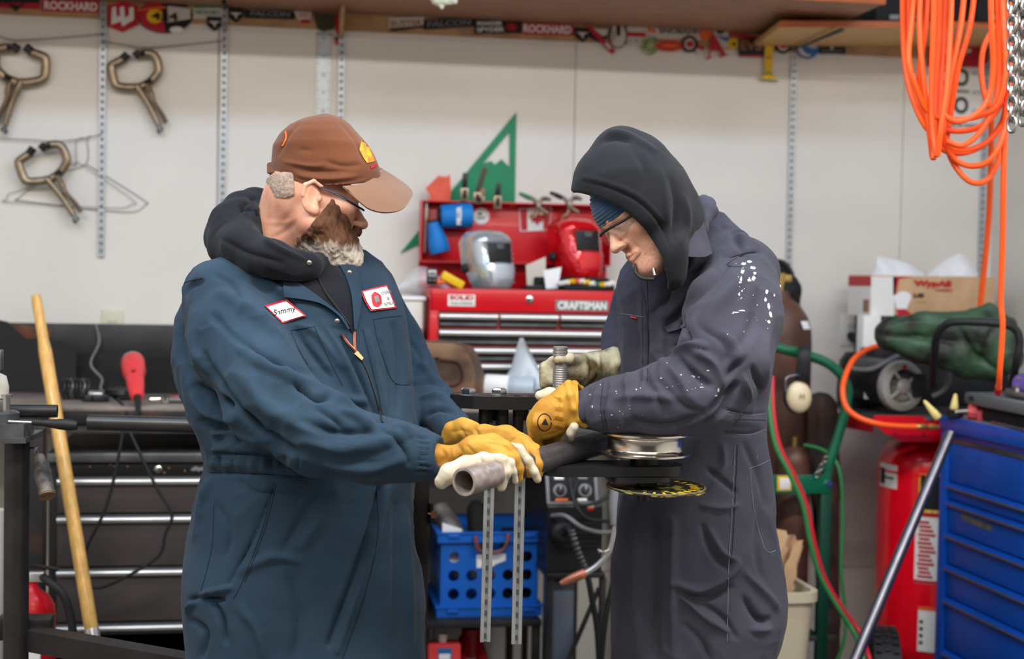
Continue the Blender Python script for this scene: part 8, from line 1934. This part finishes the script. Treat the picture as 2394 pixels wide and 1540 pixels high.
st = [ # upper arm and shoulder
 ([(1690, 600), (1740, 590), (1780, 590)], 5, -.006), ([(1660, 560), (1720, 548), (1770, 572)], 9, .006), ([(1700, 620), (1660, 660), (1600, 720), (1560, 770)], 10, -.010), ([(1660, 640), (1610, 690), (1560, 740)], 12, .008), ([(1740, 640), (1690, 700), (1640, 760)], 18, .009), ([(1780, 660), (1760, 760), (1700, 840)], 16, -.006), ([(1590, 750), (1610, 790), (1580, 812)], 7, -.014), ([(1575, 825), (1620, 810), (1650, 812)], 9, .013), ([(1590, 840), (1630, 880), (1660, 900)], 8, -.014), ([(1620, 820), (1670, 850), (1690, 900)], 10, .010), ([(1700, 880), (1715, 860), (1740, 840)], 8, -.010), ([(1720, 900), (1690, 930), (1650, 970)], 9, -.010),
 ([(1690, 780), (1720, 810), (1730, 850)], 12, .007), ([(1640, 770), (1690, 800), (1700, 840)], 9, -.006),
 # forearm
 ([(1555, 850), (1600, 900), (1620, 940)], 12, .009), ([(1500, 880), (1540, 930), (1560, 980)], 12, -.007), ([(1540, 890), (1600, 950), (1640, 960)], 9, -.006), ([(1460, 890), (1470, 940), (1460, 1000)], 9, .006), ([(1415, 892), (1408, 950), (1420, 1005)], 6, -.008), ([(1396, 900), (1390, 950), (1396, 1000)], 6, .006), ([(1480, 980), (1560, 995), (1640, 970)], 9, -.007), ([(1440, 930), (1520, 925), (1580, 935)], 10, .006), ([(1374, 908), (1366, 950), (1372, 1000)], 5, -.005),
 # chest
 ([(1500, 650), (1515, 760), (1512, 900)], 5, -.006), ([(1450, 640), (1470, 760), (1465, 900)], 10, .007), ([(1540, 680), (1550, 780), (1545, 880)], 12, .006), ([(1480, 700), (1490, 800), (1488, 900)], 9, -.006), ([(1575, 660), (1560, 700), (1530, 730)], 10, -.008), ([(1640, 600), (1600, 640), (1550, 660)], 10, .008), ([(1680, 520), (1720, 560), (1740, 600)], 9, -.006), ([(1700, 540), (1740, 560)], 9, .006),
 # waist and back
 ([(1700, 960), (1750, 970), (1790, 965)], 4, -.006), ([(1690, 1012), (1740, 1015), (1790, 1005)], 4, -.006), ([(1710, 985), (1780, 988)], 10, .004), ([(1760, 860), (1780, 920), (1770, 960)], 9, -.010), ([(1740, 880), (1752, 930)], 8, .008), ([(1800, 720), (1790, 820), (1796, 900)], 9, .007), ([(1640, 1000), (1690, 960), (1720, 900)], 9, -.010),
 # trousers
 ([(1655, 1098), (1690, 1125), (1720, 1150)], 7, -.007), ([(1640, 1180), (1690, 1186), (1725, 1180)], 7, .006), ([(1643, 1230), (1665, 1290), (1700, 1330)], 8, -.008), ([(1660, 1240), (1690, 1290), (1725, 1310)], 8, .007), ([(1575, 1362), (1640, 1380), (1700, 1350), (1728, 1318)], 8, .010), ([(1590, 1385), (1650, 1400), (1710, 1372)], 7, -.009), ([(1590, 1390), (1645, 1438), (1705, 1476)], 8, .008), ([(1640, 1410), (1690, 1445), (1720, 1490)], 7, -.007), ([(1740, 1400), (1775, 1448), (1795, 1450)], 10, -.014), ([(1745, 1340), (1790, 1390), (1815, 1420)], 10, .009), ([(1780, 1180), (1770, 1280), (1780, 1350)], 10, -.006), ([(1575, 1220), (1572, 1360), (1575, 1530)], 12, .008), ([(1530, 1180), (1535, 1350), (1530, 1530)], 16, -.012), ([(1490, 1200), (1485, 1360), (1492, 1530)], 14, .006), ([(1760, 1470), (1800, 1470)], 8, .007), ([(1600, 1460), (1640, 1500), (1660, 1540)], 9, -.007), ([(1740, 1040), (1770, 1100), (1790, 1180)], 9, -.006), ([(1690, 1040), (1690, 1090), (1660, 1140)], 9, .006)]
P, Q = finish(F_, st, .003, 10, gain=1.7, ridge=.007)
brv = bvh_of(to_world(P), Q)
covR = skin('coverall', P, Q, CR, manR, label='worn navy coverall with paint splashes')
mk('collar_flap', M().sheet([[W(1640, 498, 3.05), W(1626, 540, 3.015), W(1604, 574, 2.985), W(1597, 597, 2.975)], [W(1650, 536, 3.045), W(1640, 560, 3.01), W(1624, 584, 2.985), W(1614, 600, 2.978)], [W(1660, 570, 3.04), W(1654, 582, 3.01), W(1646, 592, 2.99), W(1634, 601, 2.984)], [W(1666, 590, 3.035), W(1662, 594, 3.012), W(1656, 597, 2.998), W(1650, 600, 2.99)]], .005), CR, covR, smooth=60)
mk('pocket_flap', drape(brv, [(1552, 764), (1580, 750), (1600, 734)], [(1560, 776), (1586, 770), (1602, 762)], 8, 4, .010, .004), CR, covR, smooth=60)
mk('pocket_tag', drape(brv, [(1474, 738), (1488, 741)], [(1474, 742), (1488, 745)], 4, 3, .004), MATS['red_print'], covR, smooth=60)
for s_, m_ in (([(1450, 733), (1480, 737), (1505, 741)], 'seam_light2'), ([(1598, 597), (1632, 600), (1664, 593)], 'seam_light2'), ([(1512, 650), (1516, 760), (1513, 890)], 'seam_dark2'), ([(1500, 700), (1503, 800), (1500, 890)], 'seam_dark2'), ([(1706, 602), (1740, 592), (1766, 588)], 'seam_dark2'), ([(1745, 590), (1700, 618), (1735, 624)], 'seam_dark2'), ([(1700, 961), (1750, 970), (1790, 966)], 'seam_light2'), ([(1700, 1013), (1750, 1016), (1790, 1004)], 'seam_light2'), ([(1716, 980), (1790, 982)], 'seam_dark2'), ([(1750, 1096), (1786, 1082), (1818, 1062)], 'seam_light2'), ([(1754, 1098), (1764, 1200), (1790, 1285), (1814, 1286)], 'seam_light2'), ([(1718, 1040), (1712, 1180), (1704, 1320), (1700, 1500)], 'seam_light2'), ([(1724, 1040), (1718, 1180), (1710, 1320)], 'seam_dark2'), ([(1690, 905), (1670, 935), (1640, 960)], 'seam_dark2'), ([(1410, 893), (1404, 950), (1412, 1004)], 'seam_dark2')):
    mk('stitched_seam', seam(brv, s_, .0010, 26), MATS[m_], covR, smooth=60)
# dried paint splashes on the sleeve
random.seed(11); b = M()
spl = [(1738, 616, 8, 5), (1752, 612, 9, 5), (1760, 626, 7, 6), (1736, 632, 5, 14), (1733, 652, 4, 9), (1752, 655, 8, 5), (1762, 650, 6, 7), (1765, 638, 5, 6), (1730, 660, 6, 3), (1793, 682, 5, 6), (1790, 700, 4, 6), (1797, 716, 5, 9), (1802, 735, 5, 10), (1798, 752, 6, 5), (1826, 668, 4, 7), (1722, 730, 8, 2), (1735, 726, 10, 2), (1714, 732, 4, 2), (1620, 880, 7, 4), (1634, 882, 4, 3), (1655, 866, 5, 2), (1640, 905, 8, 2), (1680, 912, 3, 6), (1674, 925, 4, 3), (1592, 876, 3, 2), (1735, 680, 3, 3), (1728, 688, 3, 4), (1810, 690, 3, 5), (1560, 905, 3, 2), (1488, 910, 3, 2), (1380, 922, 4, 3), (1384, 950, 3, 4), (1430, 970, 3, 2), (1545, 884, 4, 2)]
for px, py, rx, ry in spl:
    n = 9; c = hit(brv, px, py, .0012); rim_ = [hit(brv, px+.85*rx*(.5+.7*random.random())*math.cos(2*math.pi*i/n), py+.85*ry*(.5+.7*random.random())*math.sin(2*math.pi*i/n), .0009) for i in range(n)]
    b.add([c]+rim_, [(0, 1+(i+1) % n, 1+i) for i in range(n)])
for i in range(44):
    px, py = random.choice([(1740, 680), (1640, 880), (1460, 950), (1700, 760), (1790, 720)]); px += random.gauss(0, 34); py += random.gauss(0, 30)
    if brv.ray_cast(CAM, ray(px, py).normalized())[0] is None: continue
    r = .6+1.2*random.random(); c = hit(brv, px, py, .0012); b.add([c]+[hit(brv, px+r*math.cos(a), py+r*math.sin(a), .0009) for a in (0, 1.25, 2.5, 3.8, 5)], [(0, 1+(i+1) % 5, 1+i) for i in range(5)])
mk('paint_splashes', b, mat('dried_paint', (178, 178, 180), .7, var=.15, vs=90), covR, kind='stuff', smooth=0)
for (px, d) in ((1665, 3.26), (1545, 3.36)):
    a = W(px, 2060, d); f = Field(A3((-.33, -.17, 0)), A3((.09, .1, .2)), .008, False)
    f.cone((0, 0, .12), (0, 0, .06), .06, .055, .03); f.cone((.0, 0, .05), (-.17, -.05, .04), .05, .042, .04); f.half((0, 0, .0), (0, 0, -1))
    P, Q = f.mesh(1); skin('boot', P+A3((a.x, a.y, 0)), Q, MATS['black_rubber'], manR, view=False)
# gloves of the hooded man
def g5(f):
    chainpx(f, [(1334, 944, 2.955, 50), (1312, 960, 2.955, 43), (1288, 974, 2.96, 44), (1270, 988, 2.965, 40)], .012)
    f.cone(V(1400, 936, 2.955), V(1340, 948, 2.955), rp(52, 2.95), rp(42, 2.95), .004, 's')
    chainpx(f, [(1312, 908, 2.96, 5), (1328, 897, 2.94, 6), (1334, 924, 2.912, 6), (1342, 955, 2.910, 6), (1355, 978, 2.92, 6.5), (1369, 990, 2.93, 6), (1366, 976, 2.99, 5), (1366, 940, 3.0, 5), (1358, 908, 2.985, 5), (1344, 896, 2.96, 5), (1328, 897, 2.94, 5.5)], .008)
    chainpx(f, [(1340, 985, 2.93, 10), (1366, 992, 2.93, 6)], .012)
    for i, (x, y, d) in enumerate(((1252, 1000, 2.93), (1266, 1006, 2.97), (1282, 1010, 3.01), (1298, 1008, 3.04))):
        chainpx(f, [(x+10, y-14, d, 19), (x, y+14, d+.03, 15.5), (x+4, y+40, d+.055, 13), (x+16, y+60, d+.06, 11)], .008)
st5 = [([(1306, 930), (1300, 965), (1306, 1010)], 4, -.003), ([(1318, 925), (1312, 965), (1320, 1012)], 4, .003), ([(1290, 925), (1310, 940)], 4, -.002)]
for k in range(8): st5.append(([(1296, 928+k*11), (1316, 930+k*11)], 3, -.0022 if k % 2 else .0018))
st5 += [([(1330, 1000), (1300, 1012), (1262, 1020)], 4, -.002), ([(1250, 960), (1244, 990), (1250, 1020)], 4, .002)]
g5o, P5, Q5 = glove('work_glove', g5, GY, manR, V(1225, 1095, 3.12), V(1395, 880, 2.84), 'yellow leather glove with an open cuff on the near hand', st=st5)
b5 = bvh_of(to_world(P5), Q5)
mk('glove_emblem', seam(b5, ell(1273, 987, 16, 20, 22), .0011, 40), MATS['black_print'], g5o, smooth=60); mk('glove_emblem', drape(b5, [(1266, 992), (1274, 978)], [(1282, 994), (1276, 978)], 5, 4, .0015, .0006), MATS['black_print'], g5o, smooth=60)
def g6(f): chainpx(f, [(1310, 928, 2.99, 16), (1285, 922, 2.985, 16), (1262, 924, 2.98, 12)], .008)
glove('glove_palm', g6, GW, g5o, V(1240, 1030, 3.05), V(1360, 895, 2.86), 'whitish thumb leather')
def g6b(f): chainpx(f, [(1342, 998, 2.915, 11), (1334, 1012, 2.92, 9), (1336, 1024, 2.93, 7)], .008)
glove('cuff_lining', g6b, GW, g5o, V(1310, 1045, 3.0), V(1370, 975, 2.85), 'whitish lining at the wrist')
def g7(f):
    chainpx(f, [(1432, 852, 3.3, 40), (1390, 858, 3.28, 34), (1350, 866, 3.24, 38), (1322, 868, 3.22, 34)], .014)
    chainpx(f, [(1436, 820, 3.3, 7), (1444, 850, 3.26, 7), (1436, 888, 3.3, 7)], .012)
    for i in range(4): chainpx(f, [(1330, 846+i*13, 3.22, 15), (1296, 846+i*14, 3.19, 14), (1274, 858+i*13, 3.205, 12), (1276, 872+i*11, 3.235, 10)], .006)
    chainpx(f, [(1356, 845, 3.22, 14), (1330, 838, 3.17, 12), (1304, 842, 3.15, 10)], .008)
glove('work_glove', g7, GD, manR, V(1240, 930, 3.4), V(1470, 800, 3.05), 'soiled cream and yellow glove on the far hand', st=[([(1376, 830), (1384, 860), (1378, 890)], 5, -.004), ([(1400, 830), (1402, 880)], 5, .003)])
